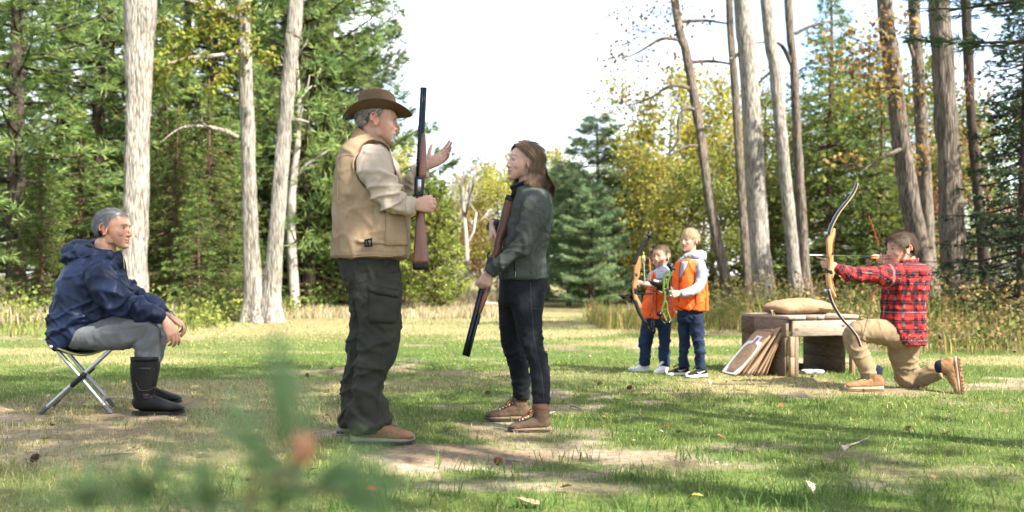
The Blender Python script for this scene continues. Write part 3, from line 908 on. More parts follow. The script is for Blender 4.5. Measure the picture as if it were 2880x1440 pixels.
    mb = MB(); mb.add(np.array(V) @ tilt.T + c0, Fq); mb.build('hat_band', mat('band_leather', (0.20, 0.085, 0.035), rough=0.5, var=0.3, vscale=30), hat)
    mb = MB()
    l = tube([P(976, 322, 5.1), P(968, 336, 5.08), P(976, 352, 5.08), P(979, 366, 5.08), P(978, 378, 5.08)], 0.0022, n=6); mb.add(l['v'], l['f'])
    l = tube([P(984, 325, 5.1), P(976, 322, 5.09), P(974, 329, 5.09), P(980, 331, 5.09)], 0.004, n=6); mb.add(l['v'], l['f'])
    mb.build('chin_cord', BLACKP, hat)
    # ---- shirt: sleeves, collar
    sh1 = pxl(5.2, [(1042, 428, -0.12, 26, 0.06, 0.3), (1047, 446, -0.165, 43, 0.062, 0.6), (1054, 470, -0.195, 47, 0.068, 0.7), (1072, 508, -0.20, 43, 0.066, 1.0), (1092, 546, -0.20, 40, 0.062, 1.8), (1114, 571, -0.195, 33, 0.058, 2.2), (1140, 577, -0.185, 26, 0.050, 1.6), (1162, 580, -0.175, 23, 0.044, 0.6)], n=24, cap=0.25)
    sh2 = pxl(5.2, [(1060, 420, 0.14, 36, 0.07, 0.3), (1085, 480, 0.20, 40, 0.065, 0.7), (1108, 535, 0.20, 38, 0.06, 1.6), (1140, 527, 0.16, 30, 0.055, 1.8), (1172, 500, 0.12, 25, 0.048, 1.2), (1194, 478, 0.085, 22, 0.043, 0.4)], n=24, cap=0.25)
    body = pxv(5.2, [(425, 1010, 1090, 0, 0.11, 0.2), (450, 985, 1105, 0, 0.17, 0.3), (560, 975, 1120, 0, 0.17, 0.2)], n=28, power=2.4)
    shirt = cloth('shirt', man, [sh1, sh2, body], SHIRT, voxel=0.007, smooth=3, ring=0.022, drape=0.009, kr=18, gen=0.010, gk=11, seed=4)
    seam('seam', shirt, [(1016, 441), (1030, 424), (1050, 410), (1066, 402)], 0.0022, SHIRT, shirt)
    seam('cuff_seam', shirt, [(1143, 553), (1140, 577), (1146, 600)], 0.003, SHIRT, shirt)
    # collar of the shirt (brown, turned up) round the neck
    def collar(nm, rows, th, m, par):
        v = []; f = []; n = len(rows[0])
        for r in rows: v += [np.array(p) for p in r]
        k = len(rows)
        for j in range(k - 1):
            for i in range(n - 1): f.append((j * n + i, j * n + i + 1, (j + 1) * n + i + 1, (j + 1) * n + i))
        mb = MB(); mb.add(v, f); o = mb.build(nm, m, par)
        sd = o.modifiers.new('s', 'SOLIDIFY'); sd.thickness = th; sd.offset = 0
        return o
    def arc(cx, cy, a, b, z_front, z_back, th0=-160, th1=160, n=28, Y=5.2):
        out = []
        for t in np.linspace(th0, th1, n):
            # t = 180 at the front (+X), ring opened there
            x = -math.cos(R(t)) * a; y = math.sin(R(t)) * b
            k = (x / a + 1) / 2
            p = P(cx, cy, Y); p += [x, y, 0]; p[2] += z_back * (1 - k) + z_front * k
            out.append(p)
        return out
    CL = mat('brown_corduroy', (0.22, 0.145, 0.075), rough=0.95, var=0.2, vscale=8, bump=0.3, bscale=300)
    collar('collar', [arc(1042, 376, 0.072, 0.072, -0.075, 0.036), arc(1041, 376, 0.080, 0.080, -0.09, 0.032), arc(1044, 384, 0.105, 0.104, -0.115, -0.002), arc(1044, 392, 0.122, 0.128, -0.12, -0.022)], 0.006, CL, shirt)
    # ---- vest
    v1 = pxv(5.2, [(386, 1003, 1062, 0.0, 0.095, 0.1), (396, 992, 1078, 0, 0.125, 0.2), (410, 975, 1093, 0, 0.158, 0.3), (432, 962, 1100, 0, 0.182, 0.5), (462, 950, 1108, 0, 0.198, 0.6), (520, 939, 1127, 0, 0.205, 0.9), (580, 935, 1140, 0, 0.21, 1.2), (640, 932, 1147, 0, 0.213, 1.2), (695, 931, 1151, 0, 0.215, 0.8), (724, 932, 1151, 0, 0.213, 0.3)], n=36, power=2.5, cap=0.08)
    AH = [P(1046, 455, 5.02), P(1062, 500, 5.0)]
    def armhole(v, n, m):
        # press the vest in where the sleeves come out
        for (cx, cy, Yc, sg) in ((1052, 462, 5.0, -1), (1075, 470, 5.42, 1)):
            c = P(cx, cy, Yc)
            d = np.column_stack([(v[:, 0] - c[0]) / 0.092, (v[:, 2] - c[2]) / 0.125])
            rr = np.hypot(d[:, 0] - 0.25 * d[:, 1] * -1 * 0.3, d[:, 1])
            side = (v[:, 1] - 5.2) * sg > 0.05
            w = smooth01(1.12 - rr, 0, 0.16) * side
            v[:, 1] -= sg * 0.075 * w
        return v
    vest = cloth('vest', man, [v1], VEST, voxel=0.0075, smooth=2, ring=0.009, drape=0.016, kr=10, kd_=9, gen=0.011, gk=9, seed=9, post=armhole)
    seam('hem_seam', vest, [(936, 704), (985, 707), (1040, 703), (1090, 706), (1146, 700)], 0.0013, THREAD, vest)
    seam('hem_seam', vest, [(936, 722), (985, 723), (1040, 719), (1090, 721), (1146, 716)], 0.0035, VEST, vest)
    seam('side_seam', vest, [(1042, 520), (1046, 580), (1048, 640), (1048, 704)], 0.0014, THREAD, vest)
    seam('yoke_seam', vest, [(953, 446), (968, 438), (985, 436), (998, 440)], 0.0014, THREAD, vest)
    seam('back_seam', vest, [(952, 460), (950, 540), (951, 620), (951, 720)], 0.0012, THREAD, vest)
    arm = [(1061, 404), (1042, 408), (1020, 419), (1003, 434), (994, 452), (994, 472), (1004, 494), (1020, 508), (1036, 522)]
    seam('armhole_binding', vest, arm, 0.0055, VEST, vest, sub=5)
    patch('pocket', vest, [(1084, 595), (1142, 596), (1146, 692), (1082, 692)], 10, 14, 0.010, VEST, vest)
    seam('pocket_seam', vest, [(1084, 596), (1094, 640), (1092, 680), (1086, 692)], 0.0016, THREAD, vest)
    patch('waist_tab', vest, [(1004, 674), (1082, 675), (1082, 688), (1006, 684)], 12, 3, 0.008, VEST, vest)
    bk = MB()
    for a, b in (((1027, 676), (1027, 693)), ((1046, 675), (1046, 692)), ((1027, 676), (1046, 675)), ((1027, 693), (1046, 692)), ((1036, 676), (1036, 692))):
        l = tube([hit(vest, *a, 0.012)[0], hit(vest, *b, 0.012)[0]], 0.004, n=6, sub=1); bk.add(l['v'], l['f'])
    bk.build('buckle', BLACKM, vest)
    # ---- trousers
    t0 = pxv(5.2, [(705, 952, 1121, 0, 0.165, 0.3), (740, 956, 1122, 0, 0.170, 0.5), (780, 964, 1125, 0, 0.168, 0.6), (810, 975, 1126, 0, 0.150, 0.6)], n=30, power=2.5, cap=0.2)
    t1 = pxv(5.2, [(770, 978, 1126, -0.085, 0.088, 0.6), (820, 995, 1127, -0.095, 0.090, 0.8), (880, 1008, 1127, -0.10, 0.090, 0.8), (930, 1013, 1125, -0.105, 0.086, 1.2), (975, 1012, 1119, -0.11, 0.083, 1.4), (1020, 1003, 1105, -0.115, 0.08, 1.4), (1060, 1000, 1092, -0.12, 0.078, 1.2), (1090, 1000, 1084, -0.125, 0.076, 1.6), (1125, 999, 1086, -0.13, 0.078, 2.4), (1160, 996, 1093, -0.13, 0.08, 2.6), (1195, 994, 1093, -0.13, 0.082, 1.6), (1216, 995, 1088, -0.13, 0.082, 0.5)], n=26, power=2.2, cap=0.06)
    t2 = pxv(5.2, [(770, 966, 1110, 0.09, 0.085, 0.6), (850, 977, 1100, 0.115, 0.085, 0.8), (910, 978, 1095, 0.13, 0.083, 1.2), (960, 974, 1080, 0.13, 0.08, 1.4), (1010, 966, 1062, 0.135, 0.078, 1.4), (1070, 961, 1050, 0.14, 0.076, 1.6), (1120, 957, 1046, 0.14, 0.078, 2.4), (1160, 956, 1047, 0.14, 0.08, 2.6), (1198, 957, 1048, 0.14, 0.08, 0.6)], n=26, power=2.2, cap=0.06)
    tr = cloth('trousers', man, [t0, t1, t2], TROU, voxel=0.0075, smooth=3, ring=0.021, drape=0.012, kr=13, gen=0.011, gk=11, seed=21)
    patch('cargo_pocket', tr, [(1036, 818), (1122, 838), (1113, 910), (1038, 908)], 10, 10, 0.014, TROU, tr)
    patch('pocket_flap', tr, [(1034, 802), (1122, 818), (1119, 842), (1036, 822)], 10, 4, 0.022, TROU, tr)
    bt = MB(); h, nn = hit(tr, 1108, 828, 0.024); b = ball(h, 0.009, 10); bt.add(b['v'], b['f']); bt.build('button', TROU, tr)
    seam('side_seam', tr, [(1075, 912), (1080, 960), (1074, 1010), (1068, 1060), (1064, 1100), (1062, 1150), (1058, 1210)], 0.0016, TROU, tr)
    seam('pocket_seam', tr, [(1078, 726), (1076, 748), (1098, 742), (1116, 722)], 0.0016, TROU, tr)
    seam('seat_seam', tr, [(958, 760), (990, 792), (1030, 790), (1045, 760)], 0.0016, TROU, tr)
    # ---- shoes
    TAN = mat('tan_suede', (0.185, 0.108, 0.062), rough=0.8, var=0.35, vscale=14, bump=0.2, bscale=200)
    MIDS = mat('grey_rubber', (0.20, 0.18, 0.145), rough=0.8, var=0.3, vscale=20)
    OUTS = mat('dark_rubber', (0.03, 0.032, 0.035), rough=0.8, var=0.3, vscale=30)
    RED = mat('rust_suede', (0.17, 0.065, 0.035), rough=0.8, var=0.3, vscale=18)
    LACE = mat('dark_lace', (0.05, 0.045, 0.04), rough=0.9)
    for Y, hx, yaw in ((5.05, 990, -4), (5.36, 950, 3)):
        h = P(hx, 1240, Y); h[2] = 0.004
        L = (1166 - 990) / F * 5.05
        M = M4(rot(yaw), h)
        shoe(man, M, L, (TAN, MIDS, OUTS, RED, LACE), 'hike', h=0.14, seed=int(hx))
    return man
# ------------------------------------------------------------------ the young woman in the grey fleece
def long_hair(name, parent, M, cols, n=3000, seed=1):
    rng = np.random.default_rng(seed)
    # shell over the skull
    mask = lambda az, el: el - np.interp(az, [0, 20, 45, 60, 72, 80, 88, 100, 120, 180], [42, 41, 31, 18, 6, 0, -2, -22, -40, -50])
    b = ball((0, 0, 0), 1.0, 40); d = b['v'] / np.linalg.norm(b['v'], axis=1, keepdims=True)
    az = np.degrees(np.arctan2(np.abs(d[:, 1] * HR[1]), d[:, 0] * HR[0])); el = np.degrees(np.arctan2(d[:, 2] * HR[2], np.hypot(d[:, 0] * HR[0], d[:, 1] * HR[1])))
    mk = smooth01(mask(az, el), -2, 10)
    sv = HC + d * HR * (1 + (-0.018 + 0.031 * mk) / 0.095)[:, None]
    # hanging mass behind and beside the neck
    paths = []; cc = []; W = []
    K = 12
    for i in range(n):
        s = 1 if rng.random() < 0.5 else -1
        u = rng.random()                               # 0 front of the parting .. 1 crown/back
        side = rng.random()
        # root along the parting, slightly off the middle
        ra = R(np.interp(u, [0, 1], [40, 168])); 
        root = np.array([math.cos(ra), 0.10 * s * side, math.sin(ra)])
        if u > 0.8: root = np.array([-0.5 - 0.4 * rng.random(), s * rng.random() * 0.6, 0.75 * rng.random() + 0.1])
        root /= np.linalg.norm(root)
        # the strand leaves the skull at this bearing behind the ear, at this height
        lv = np.interp(u, [0, 0.35, 1], [97, 118, 172]) + rng.normal() * 6 + side * 6
        lv = min(lv, 179)
        leave = np.array([math.cos(R(lv)), s * math.sin(R(lv)), -0.12]); leave /= np.linalg.norm(leave)
        p = []
        lift = 0.012 + 0.005 * rng.random() + (0.014 * rng.random() if rng.random() < 0.07 else 0)
        for k in range(6):
            t = k / 5
            q = root * (1 - t) + leave * t + np.array([0.25 * (u < 0.35), s * 0.55, 0.10 + 0.25 * min(1, u * 2)]) * math.sin(t * math.pi) * (0.55 if u < 0.8 else 0.15); q /= np.linalg.norm(q)
            p.append(HC + q * HR * (1 + (lift + 0.006 * math.sin(t * 3)) / 0.095))
        e = p[-1]; out = np.array([leave[0], leave[1], 0])
        ln = rng.uniform(0.10, 0.165) + 0.03 * (u > 0.5)
        ph = rng.random() * 0.8 + 2.2 * (s > 0); am = 0.007 + 0.010 * rng.random()
        for k in range(1, K - 5):
            t = k / (K - 6)
            w = am * math.sin(ph + t * 6.0) * t
            p.append(e + np.array([0, 0, -ln * t]) + out * (0.030 * t + w) + np.array([(0.045 - 0.10 * u) * t, 0, 0]) + np.array([0, s * 0.6, 0]) * w + np.array([0.02 * max(0, t - 0.8) * math.sin(ph * 3), 0, 0]))
        p = np.array(p); paths.append(p)
        tt = rng.random(); cc.append(cols[0] * (1 - 2 * tt) + cols[1] * 2 * tt if tt < 0.5 else cols[1] * (2 - 2 * tt) + cols[2] * (2 * tt - 1))
        tg = np.gradient(p, axis=0); tg /= np.linalg.norm(tg, axis=1, keepdims=True)
        rad = (p - np.array([-0.01, 0, 0])) * [1, 1, 0.4]; rad /= np.linalg.norm(rad, axis=1, keepdims=True)
        wv = np.cross(tg, rad); wv /= np.maximum(np.linalg.norm(wv, axis=1, keepdims=True), 1e-6)
        W.append(wv * 0.0042)
    ms = loft([[-0.045, 0, 0.03, 0.055, 0.082], [-0.05, 0, -0.03, 0.050, 0.088], [-0.060, 0, -0.09, 0.046, 0.094], [-0.075, 0, -0.14, 0.040, 0.092], [-0.09, 0, -0.165, 0.025, 0.075]], n=24, sub=3)
    nb0 = len(sv); sv = np.vstack([sv, ms['v']]); b['f'] = b['f'] + [tuple(i + nb0 for i in q) for q in ms['f']]
    rv, rq, rc = ribbons(np.array(paths), np.array(W), np.array(cc), taper=0.3)
    V = np.vstack([sv, rv]) @ M[:3, :3].T + M[:3, 3]
    fl = [i for q in b['f'] for i in q] + list((rq + len(sv)).ravel()); lp = [len(q) for q in b['f']] + [4] * len(rq)
    me = new_mesh(name, V, fl, lp)
    set_col(me, 'Col', np.vstack([np.tile(cols[0] * 0.5 + cols[1] * 0.5, (len(sv), 1)), rc]))
    return link(name, me, HAIRM, parent)

def build_woman():
    Y0 = 5.62
    base = P(1480, 1200, Y0); base[2] = 0
    wo = thing('person', 'young woman with brown shoulder-length hair in grey-green fleece and dark jeans', 'person', base)
    FL = mat('grey_green_fleece', (0.066, 0.076, 0.067), rough=1.0, var=0.3, vscale=90, bump=0.5, bscale=330, spec=0.04)
    FLD = mat('black_fleece', (0.008, 0.009, 0.01), rough=0.95, var=0.2, vscale=40)
    JE = mat('black_denim', (0.0085, 0.010, 0.0135), rough=0.85, var=0.3, vscale=12, bump=0.2, bscale=600)
    HM = M4(rot(202, 8, 0), P(1473, 460, Y0), 0.945)
    nk = P(1485, 528, Y0)
    sh = [P(1498, 565, 5.46), P(1488, 565, 5.80)]; el = [P(1482, 672, 5.42), P(1480, 668, 5.88)]; wr = [P(1381, 762, 5.455), P(1386, 632, 5.74)]
    S = head_shapes(HM, jaw=0.92, nose=0.82, wid=0.97, lips=1.1, fem=1.0)
    S += simple_body(None, nk, P(1478, 800, Y0), sh, el, wr, [P(1504, 985, 5.52), P(1446, 985, 5.78)], [P(1520, 1150, 5.47), P(1467, 1130, 5.84)], s=0.88)
    S.append(loft([[*P(1486, 480, Y0), 0.047, 0.047], [*P(1482, 510, Y0), 0.046, 0.046], [*P(1482, 545, Y0), 0.06, 0.07]], n=20))
    S += hand_shapes(P(1381, 764, 5.455), (-0.45, 0.08, -0.85), (-0.75, -0.1, 0.35), (-0.25, 0.95, 0.05), (48, 62, 40), thumb=(0.28, 0.95, 0.35), s=0.90)
    S += hand_shapes(P(1384, 636, 5.70), (-0.05, -0.25, -0.9), (-0.2, -0.9, 0.2), (0.95, 0.2, -0.1), (45, 60, 40), thumb=(0.7, 0.8, 0.2), s=0.90)
    mk = lambda az, el: el - np.interp(az, [0, 20, 45, 60, 72, 80, 88, 100, 120, 180], [42, 41, 31, 18, 6, 0, -2, -22, -40, -50])
    finish_body('body', wo, S, [HM], voxel=0.0048, skin=(0.48, 0.295, 0.225), hairc=(0.10, 0.06, 0.035), hairmask=mk, bz=0.005, socket_shade=0.12, brow=(0.10, 0.06, 0.035), ruddy=0.2, lipc=(0.38, 0.14, 0.125))
    eyes(wo, HM, (0.06, 0.09, 0.11))
    long_hair('hair', wo, HM, [np.array(c) for c in ((0.058, 0.033, 0.020), (0.12, 0.073, 0.043), (0.21, 0.138, 0.085))])
    e = xf(ball((-0.004, 0.0765 + 0.008, -0.034), 0.0035, 8), HM); mb = MB(); mb.add(e['v'], e['f']); mb.build('earring', mat('silver', (0.8, 0.8, 0.8), rough=0.2, metal=1, var=0), wo)
    # jacket
    b = pxv(Y0, [(522, 1452, 1512, 0, 0.075, 0.1), (532, 1446, 1530, 0, 0.11, 0.2), (548, 1446, 1545, 0, 0.145, 0.3), (575, 1440, 1552, 0, 0.165, 0.5), (620, 1428, 1555, 0, 0.165, 0.8), (665, 1418, 1549, 0, 0.155, 1.2), (712, 1407, 1538, 0, 0.15, 1.4), (750, 1403, 1540, 0, 0.158, 1.0), (784, 1403, 1543, 0, 0.165, 0.3)], n=34, power=2.3, cap=0.08)
    a1 = pxl(Y0, [(1502, 548, -0.11, 26, 0.055, 0.3), (1500, 580, -0.165, 34, 0.058, 0.5), (1490, 630, -0.20, 32, 0.056, 0.9), (1478, 668, -0.215, 30, 0.054, 1.8), (1450, 702, -0.22, 26, 0.05, 2.0), (1415, 732, -0.215, 23, 0.047, 1.6), (1392, 751, -0.18, 23, 0.046, 1.2), (1379, 763, -0.165, 20, 0.042, 0.3)], n=24, cap=0.15)
    a2 = pxl(Y0, [(1490, 550, 0.12, 28, 0.055, 0.3), (1490, 620, 0.20, 31, 0.055, 0.8), (1480, 664, 0.24, 30, 0.054, 1.5), (1430, 652, 0.18, 24, 0.048, 1.5), (1392, 636, 0.11, 20, 0.043, 0.8), (1380, 630, 0.095, 19, 0.042, 0.3)], n=24, cap=0.15)
    jk = cloth('jacket', wo, [b, a1, a2], FL, voxel=0.007, smooth=3, ring=0.015, drape=0.009, kr=15, gen=0.010, gk=11, seed=31)
    seam('sleeve_seam', jk, [(1474, 540), (1468, 570), (1462, 600), (1457, 630)], 0.0015, FL, jk)
    seam('hem_seam', jk, [(1412, 781), (1450, 780), (1490, 778), (1539, 766)], 0.0015, FL, jk)
    seam('side_seam', jk, [(1494, 690), (1493, 730), (1496, 776)], 0.0015, FL, jk)
    seam('pocket_zip', jk, [(1446, 737), (1447, 752), (1449, 775)], 0.0045, FLD, jk)
    seam('zip_pull', jk, [(1448, 762), (1449, 770), (1449, 777)], 0.004, mat('zip_grey', (0.25, 0.25, 0.25), rough=0.4, metal=0.7), jk)
    seam('cuff_seam', jk, [(1377, 740), (1392, 757), (1398, 772)], 0.0015, FL, jk)
    # stand-up collar, open at the front, dark inside
    rows = []
    for (cy, a, bb, zf, zb) in ((536, 0.088, 0.092, -0.035, 0.0), (526, 0.080, 0.082, -0.03, 0.012), (518, 0.085, 0.08, -0.03, 0.028), (514, 0.092, 0.083, -0.028, 0.036)):
        r = []
        for t in np.linspace(22, 338, 30):
            x = -math.cos(R(t)) * a; y = -math.sin(R(t)) * bb; k = (x / a + 1) / 2
            p = P(1478, cy, Y0) + [x, y, zb * k + zf * (1 - k)]; r.append(p)
        rows.append(r)
    v = np.vstack(rows); f = [(j * 30 + i, j * 30 + i + 1, (j + 1) * 30 + i + 1, (j + 1) * 30 + i) for j in range(3) for i in range(29)]
    mb = MB(); mb.add(v, f); co = mb.build('collar', FLD, jk); md = co.modifiers.new('s', 'SOLIDIFY'); md.thickness = 0.009; md.offset = 0
    mb = MB(); l = tube(rows[3], 0.005, n=6, sub=1); mb.add(l['v'], l['f']); mb.build('collar_piping', FL, jk)
    # jeans
    t0 = pxv(Y0, [(780, 1406, 1541, 0, 0.14, 0.3), (815, 1403, 1541, 0, 0.15, 0.3), (850, 1402, 1530, 0, 0.142, 0.3)], n=28, power=2.4, cap=0.2)
    t1 = pxv(Y0, [(810, 1430, 1540, -0.06, 0.088, 0.4), (855, 1434, 1530, -0.08, 0.085, 0.5), (900, 1446, 1526, -0.09, 0.080, 0.3), (950, 1458, 1526, -0.10, 0.068, 1.0), (985, 1472, 1534, -0.11, 0.062, 1.8), (1015, 1484, 1542, -0.12, 0.060, 1.2), (1060, 1491, 1548, -0.14, 0.058, 0.6), (1100, 1494, 1547, -0.15, 0.054, 1.2), (1130, 1496, 1544, -0.16, 0.05, 1.6), (1148, 1497, 1541, -0.165, 0.047, 0.4)], n=24, cap=0.06)
    t2 = pxv(Y0, [(810, 1404, 1510, 0.06, 0.088, 0.4), (860, 1401, 1490, 0.09, 0.083, 0.5), (920, 1404, 1480, 0.11, 0.074, 0.4), (965, 1409, 1476, 0.13, 0.066, 1.2), (1000, 1420, 1480, 0.15, 0.060, 1.8), (1050, 1434, 1488, 0.18, 0.056, 0.8), (1095, 1440, 1490, 0.20, 0.052, 1.2), (1124, 1446, 1490, 0.21, 0.048, 0.5)], n=24, cap=0.06)
    je = cloth('jeans', wo, [t0, t1, t2], JE, voxel=0.0072, smooth=3, ring=0.012, drape=0.003, kr=24, gen=0.004, gk=14, seed=44)
    TH = mat('grey_thread', (0.06, 0.065, 0.075), rough=0.9)
    seam('side_seam', je, [(1492, 796), (1494, 850), (1498, 900), (1502, 950), (1512, 1000), (1524, 1060), (1530, 1130)], 0.0012, TH, je)
    seam('pocket_seam', je, [(1514, 792), (1518, 812), (1530, 826), (1538, 812)], 0.0012, TH, je)
    seam('knee_seam', je, [(1496, 866), (1512, 869), (1526, 868)], 0.0012, TH, je)
    # lace-up boots
    BR = mat('brown_nubuck', (0.092, 0.060, 0.038), rough=0.8, var=0.35, vscale=16, bump=0.2, bscale=220)
    MI = mat('tan_midsole', (0.165, 0.12, 0.08), rough=0.85, var=0.25, vscale=20)
    OU = MATS['dark_rubber']; LA = mat('rust_lace', (0.20, 0.075, 0.035), rough=0.9)
    CUF = mat('rust_leather', (0.105, 0.045, 0.028), rough=0.7, var=0.3, vscale=20)
    for Y, hx, yaw, L in ((5.43, 1546, 186, 0.232), (5.84, 1487, 183, 0.262)):
        h = P(hx, 1200, Y); h[2] = 0.004
        M = M4(rot(yaw), h)
        o = shoe(wo, M, L, (BR, MI, OU, OU, LA), 'boot', h=0.135, ankle=(0.047, 0.043), seed=int(hx), name='boot', wid=1.1)
        l = xf(loft([[0.052, 0, 0.125, 0.0475, 0.0435], [0.052, 0, 0.146, 0.047, 0.043]], flat=((1, 0, 0), (0, 1, 0)), n=20, sub=2, cap=0.3), M)
        mb = MB(); mb.add(l['v'], l['f']); mb.build('padded_cuff', CUF, o)
    return wo

# ------------------------------------------------------------------ the seated man in the navy jacket
def build_sitter():
    Y0 = 6.30
    base = P(300, 1150, Y0); base[2] = 0
    si = thing('person', 'grey-haired man in navy rain jacket and rubber boots sitting on a folding stool', 'person', base)
    NV = mat('navy_nylon', (0.0052, 0.0115, 0.034), rough=0.5, var=0.2, vscale=10, bump=0.08, bscale=300, spec=0.22)
    GR = mat('grey_hiking_cloth', (0.105, 0.112, 0.116), rough=0.85, var=0.15, vscale=8, bump=0.12, bscale=420)
    HM = M4(rot(-8, 1, 0), P(319, 646, Y0), 1.11)
    nk = P(292, 730, Y0)
    sh = [P(262, 762, 6.12), P(285, 758, 6.48)]; el = [P(340, 852, 6.08), P(360, 840, 6.5)]; wr = [P(462, 900, 6.14), P(470, 888, 6.36)]
    S = head_shapes(HM, jaw=1.02, nose=1.12)
    S += simple_body(None, nk, P(220, 935, Y0), sh, el, wr, [P(418, 930, 6.13), P(432, 928, 6.54)], [P(415, 1100, 6.12), P(430, 1080, 6.55)])
    S.append(loft([[*P(296, 680, Y0), 0.066, 0.062], [*P(298, 710, Y0), 0.064, 0.062], [*P(290, 745, Y0), 0.07, 0.08]], n=20))
    S += hand_shapes(P(463, 902, 6.14), (0.46, 0.05, -0.78), (0.6, 0.3, 0.6), (-0.60, 0.55, -0.45), [(28, 22, 12), (34, 34, 18), (38, 40, 20), (44, 42, 20)], thumb=(0.5, 0.8, 0.45), s=1.12, spread=5)
    S += hand_shapes(P(472, 890, 6.34), (0.86, 0.0, -0.40), (0.3, -0.7, 0.4), (-0.35, -0.15, -0.85), [(30, 45, 25), (34, 50, 25), (40, 52, 25), (44, 52, 25)], thumb=(0.45, 0.9, 0.2), s=1.08)
    mk = male_mask(35, 12, -40, -14)
    finish_body('body', si, S, [HM], voxel=0.005, skin=(0.47, 0.255, 0.17), hairc=(0.22, 0.215, 0.21), hairmask=mk, brow=(0.16, 0.13, 0.11), ruddy=0.6, lipc=(0.36, 0.15, 0.12))
    eyes(si, HM, (0.05, 0.05, 0.05))
    def flow(p, d): return np.column_stack([-0.55 + 1.4 * (p[:, 0] > 0.05) * (p[:, 2] > 0.06), p[:, 1] * 3, np.where(p[:, 2] > 0.07, -0.1, -0.9)])
    short_hair('hair', si, HM, mk, flow, 0.034, 0.005, 3200, [(0.05, 0.05, 0.053), (0.13, 0.13, 0.135), (0.28, 0.28, 0.285)], seed=5, shell=0.004, width=0.0024)
    # jacket
    b = pxv(Y0, [(712, 240, 338, 0, 0.10, 0.2), (730, 212, 346, 0, 0.15, 0.4), (760, 186, 346, 0, 0.19, 0.6), (800, 167, 352, 0, 0.205, 1.0), (850, 153, 345, 0, 0.21, 1.4), (895, 145, 318, 0, 0.215, 1.6), (935, 142, 276, 0, 0.215, 1.4), (965, 152, 240, 0, 0.205, 1.0), (984, 172, 214, 0, 0.19, 0.4)], n=36, power=2.3, cap=0.15)
    a1 = pxl(Y0, [(262, 745, -0.11, 36, 0.06, 0.4), (278, 778, -0.19, 45, 0.072, 0.8), (308, 820, -0.22, 44, 0.072, 1.0), (342, 852, -0.225, 38, 0.068, 2.0), (380, 869, -0.215, 27, 0.058, 2.2), (420, 882, -0.20, 22, 0.052, 1.4), (450, 894, -0.185, 21, 0.05, 1.6), (462, 900, -0.18, 17, 0.042, 0.3)], n=26, cap=0.15)
    a2 = pxl(Y0, [(285, 745, 0.12, 36, 0.06, 0.4), (312, 790, 0.20, 42, 0.07, 0.9), (352, 828, 0.21, 36, 0.065, 1.8), (400, 850, 0.16, 26, 0.056, 1.8), (440, 869, 0.11, 22, 0.05, 1.4), (466, 884, 0.07, 18, 0.044, 0.4)], n=26, cap=0.15)
    hood = pxl(Y0, [(312, 722, -0.095, 10, 0.03, 0.6), (266, 714, -0.12, 11, 0.03, 1.2), (220, 709, -0.095, 19, 0.042, 1.4), (202, 711, -0.03, 25, 0.05, 1.4), (202, 709, 0.05, 25, 0.05, 1.4), (226, 696, 0.11, 26, 0.055, 1.2), (272, 698, 0.13, 20, 0.045, 1.0), (318, 714, 0.10, 14, 0.035, 0.5)], ref=(0, 0, 1), n=18, cap=0.5)
    hood2 = pxl(Y0, [(250, 716, -0.02, 40, 0.12, 1.0), (205, 724, 0, 24, 0.13, 1.0), (190, 738, 0, 12, 0.10, 0.6)], n=22, cap=0.5)
    jk = cloth('jacket', si, [b, a1, a2, hood, hood2], NV, voxel=0.0075, smooth=2, ring=0.019, drape=0.012, kr=13, gen=0.015, gk=7, seed=51)
    rows = []
    for (cy, a, bb, zf, zb) in ((748, 0.105, 0.10, -0.02, 0.03), (728, 0.098, 0.085, 0.0, 0.04), (712, 0.094, 0.08, 0.0, 0.045)):
        r = []
        for t in np.linspace(18, 342, 26):
            x = math.cos(R(t)) * a; y = -math.sin(R(t)) * bb; k = (x / a + 1) / 2
            if t < 60: x += 0.020 * (60 - t) / 60; y += 0.0
            r.append(P(302, cy, Y0) + [x, y, zf * k + zb * (1 - k)])
        rows.append(r)
    v = np.vstack(rows); f = [(j * 26 + i, j * 26 + i + 1, (j + 1) * 26 + i + 1, (j + 1) * 26 + i) for j in range(2) for i in range(25)]
    mb = MB(); mb.add(v, f); co = mb.build('collar', NV, jk); md = co.modifiers.new('s', 'SOLIDIFY'); md.thickness = 0.010; md.offset = 0
    mb = MB(); l = tube([rows[2][0] + [0.006, 0, 0], rows[1][0] + [0.007, 0, 0], rows[0][0] + [0.008, 0, 0]], 0.004, n=6); mb.add(l['v'], l['f']); mb.build('zip', mat('brass_zip', (0.35, 0.28, 0.14), rough=0.4, metal=0.8), jk)
    seam('sleeve_seam', jk, [(300, 728), (262, 742), (238, 764), (226, 790), (232, 815)], 0.0015, NV, jk)
    seam('cuff_seam', jk, [(447, 876), (443, 893), (446, 914)], 0.0015, NV, jk)
    mb = MB(); c = P(484, 889, 6.28)
    l = tube([c + [-0.03, 0.03, 0.03], c + [0.0, 0.0, 0.035], c + [0.025, -0.03, 0.01]], 0.007, n=8); mb.add(l['v'], l['f'])
    b_ = ball(c + [-0.004, 0, 0.034], (0.017, 0.017, 0.008), 12); mb.add(b_['v'], b_['f']); mb.build('wrist_watch', mat('watch_steel', (0.5, 0.52, 0.55), rough=0.25, metal=0.9), si)
    # trousers
    l1 = pxl(Y0, [(215, 950, -0.08, 34, 0.10, 0.3), (280, 945, -0.14, 42, 0.09, 0.8), (345, 937, -0.165, 46, 0.082, 1.0), (390, 930, -0.17, 42, 0.078, 1.2), (414, 940, -0.172, 40, 0.074, 1.6), (417, 975, -0.175, 38, 0.066, 1.8), (416, 1018, -0.178, 37, 0.062, 0.6)], n=26, cap=0.2)
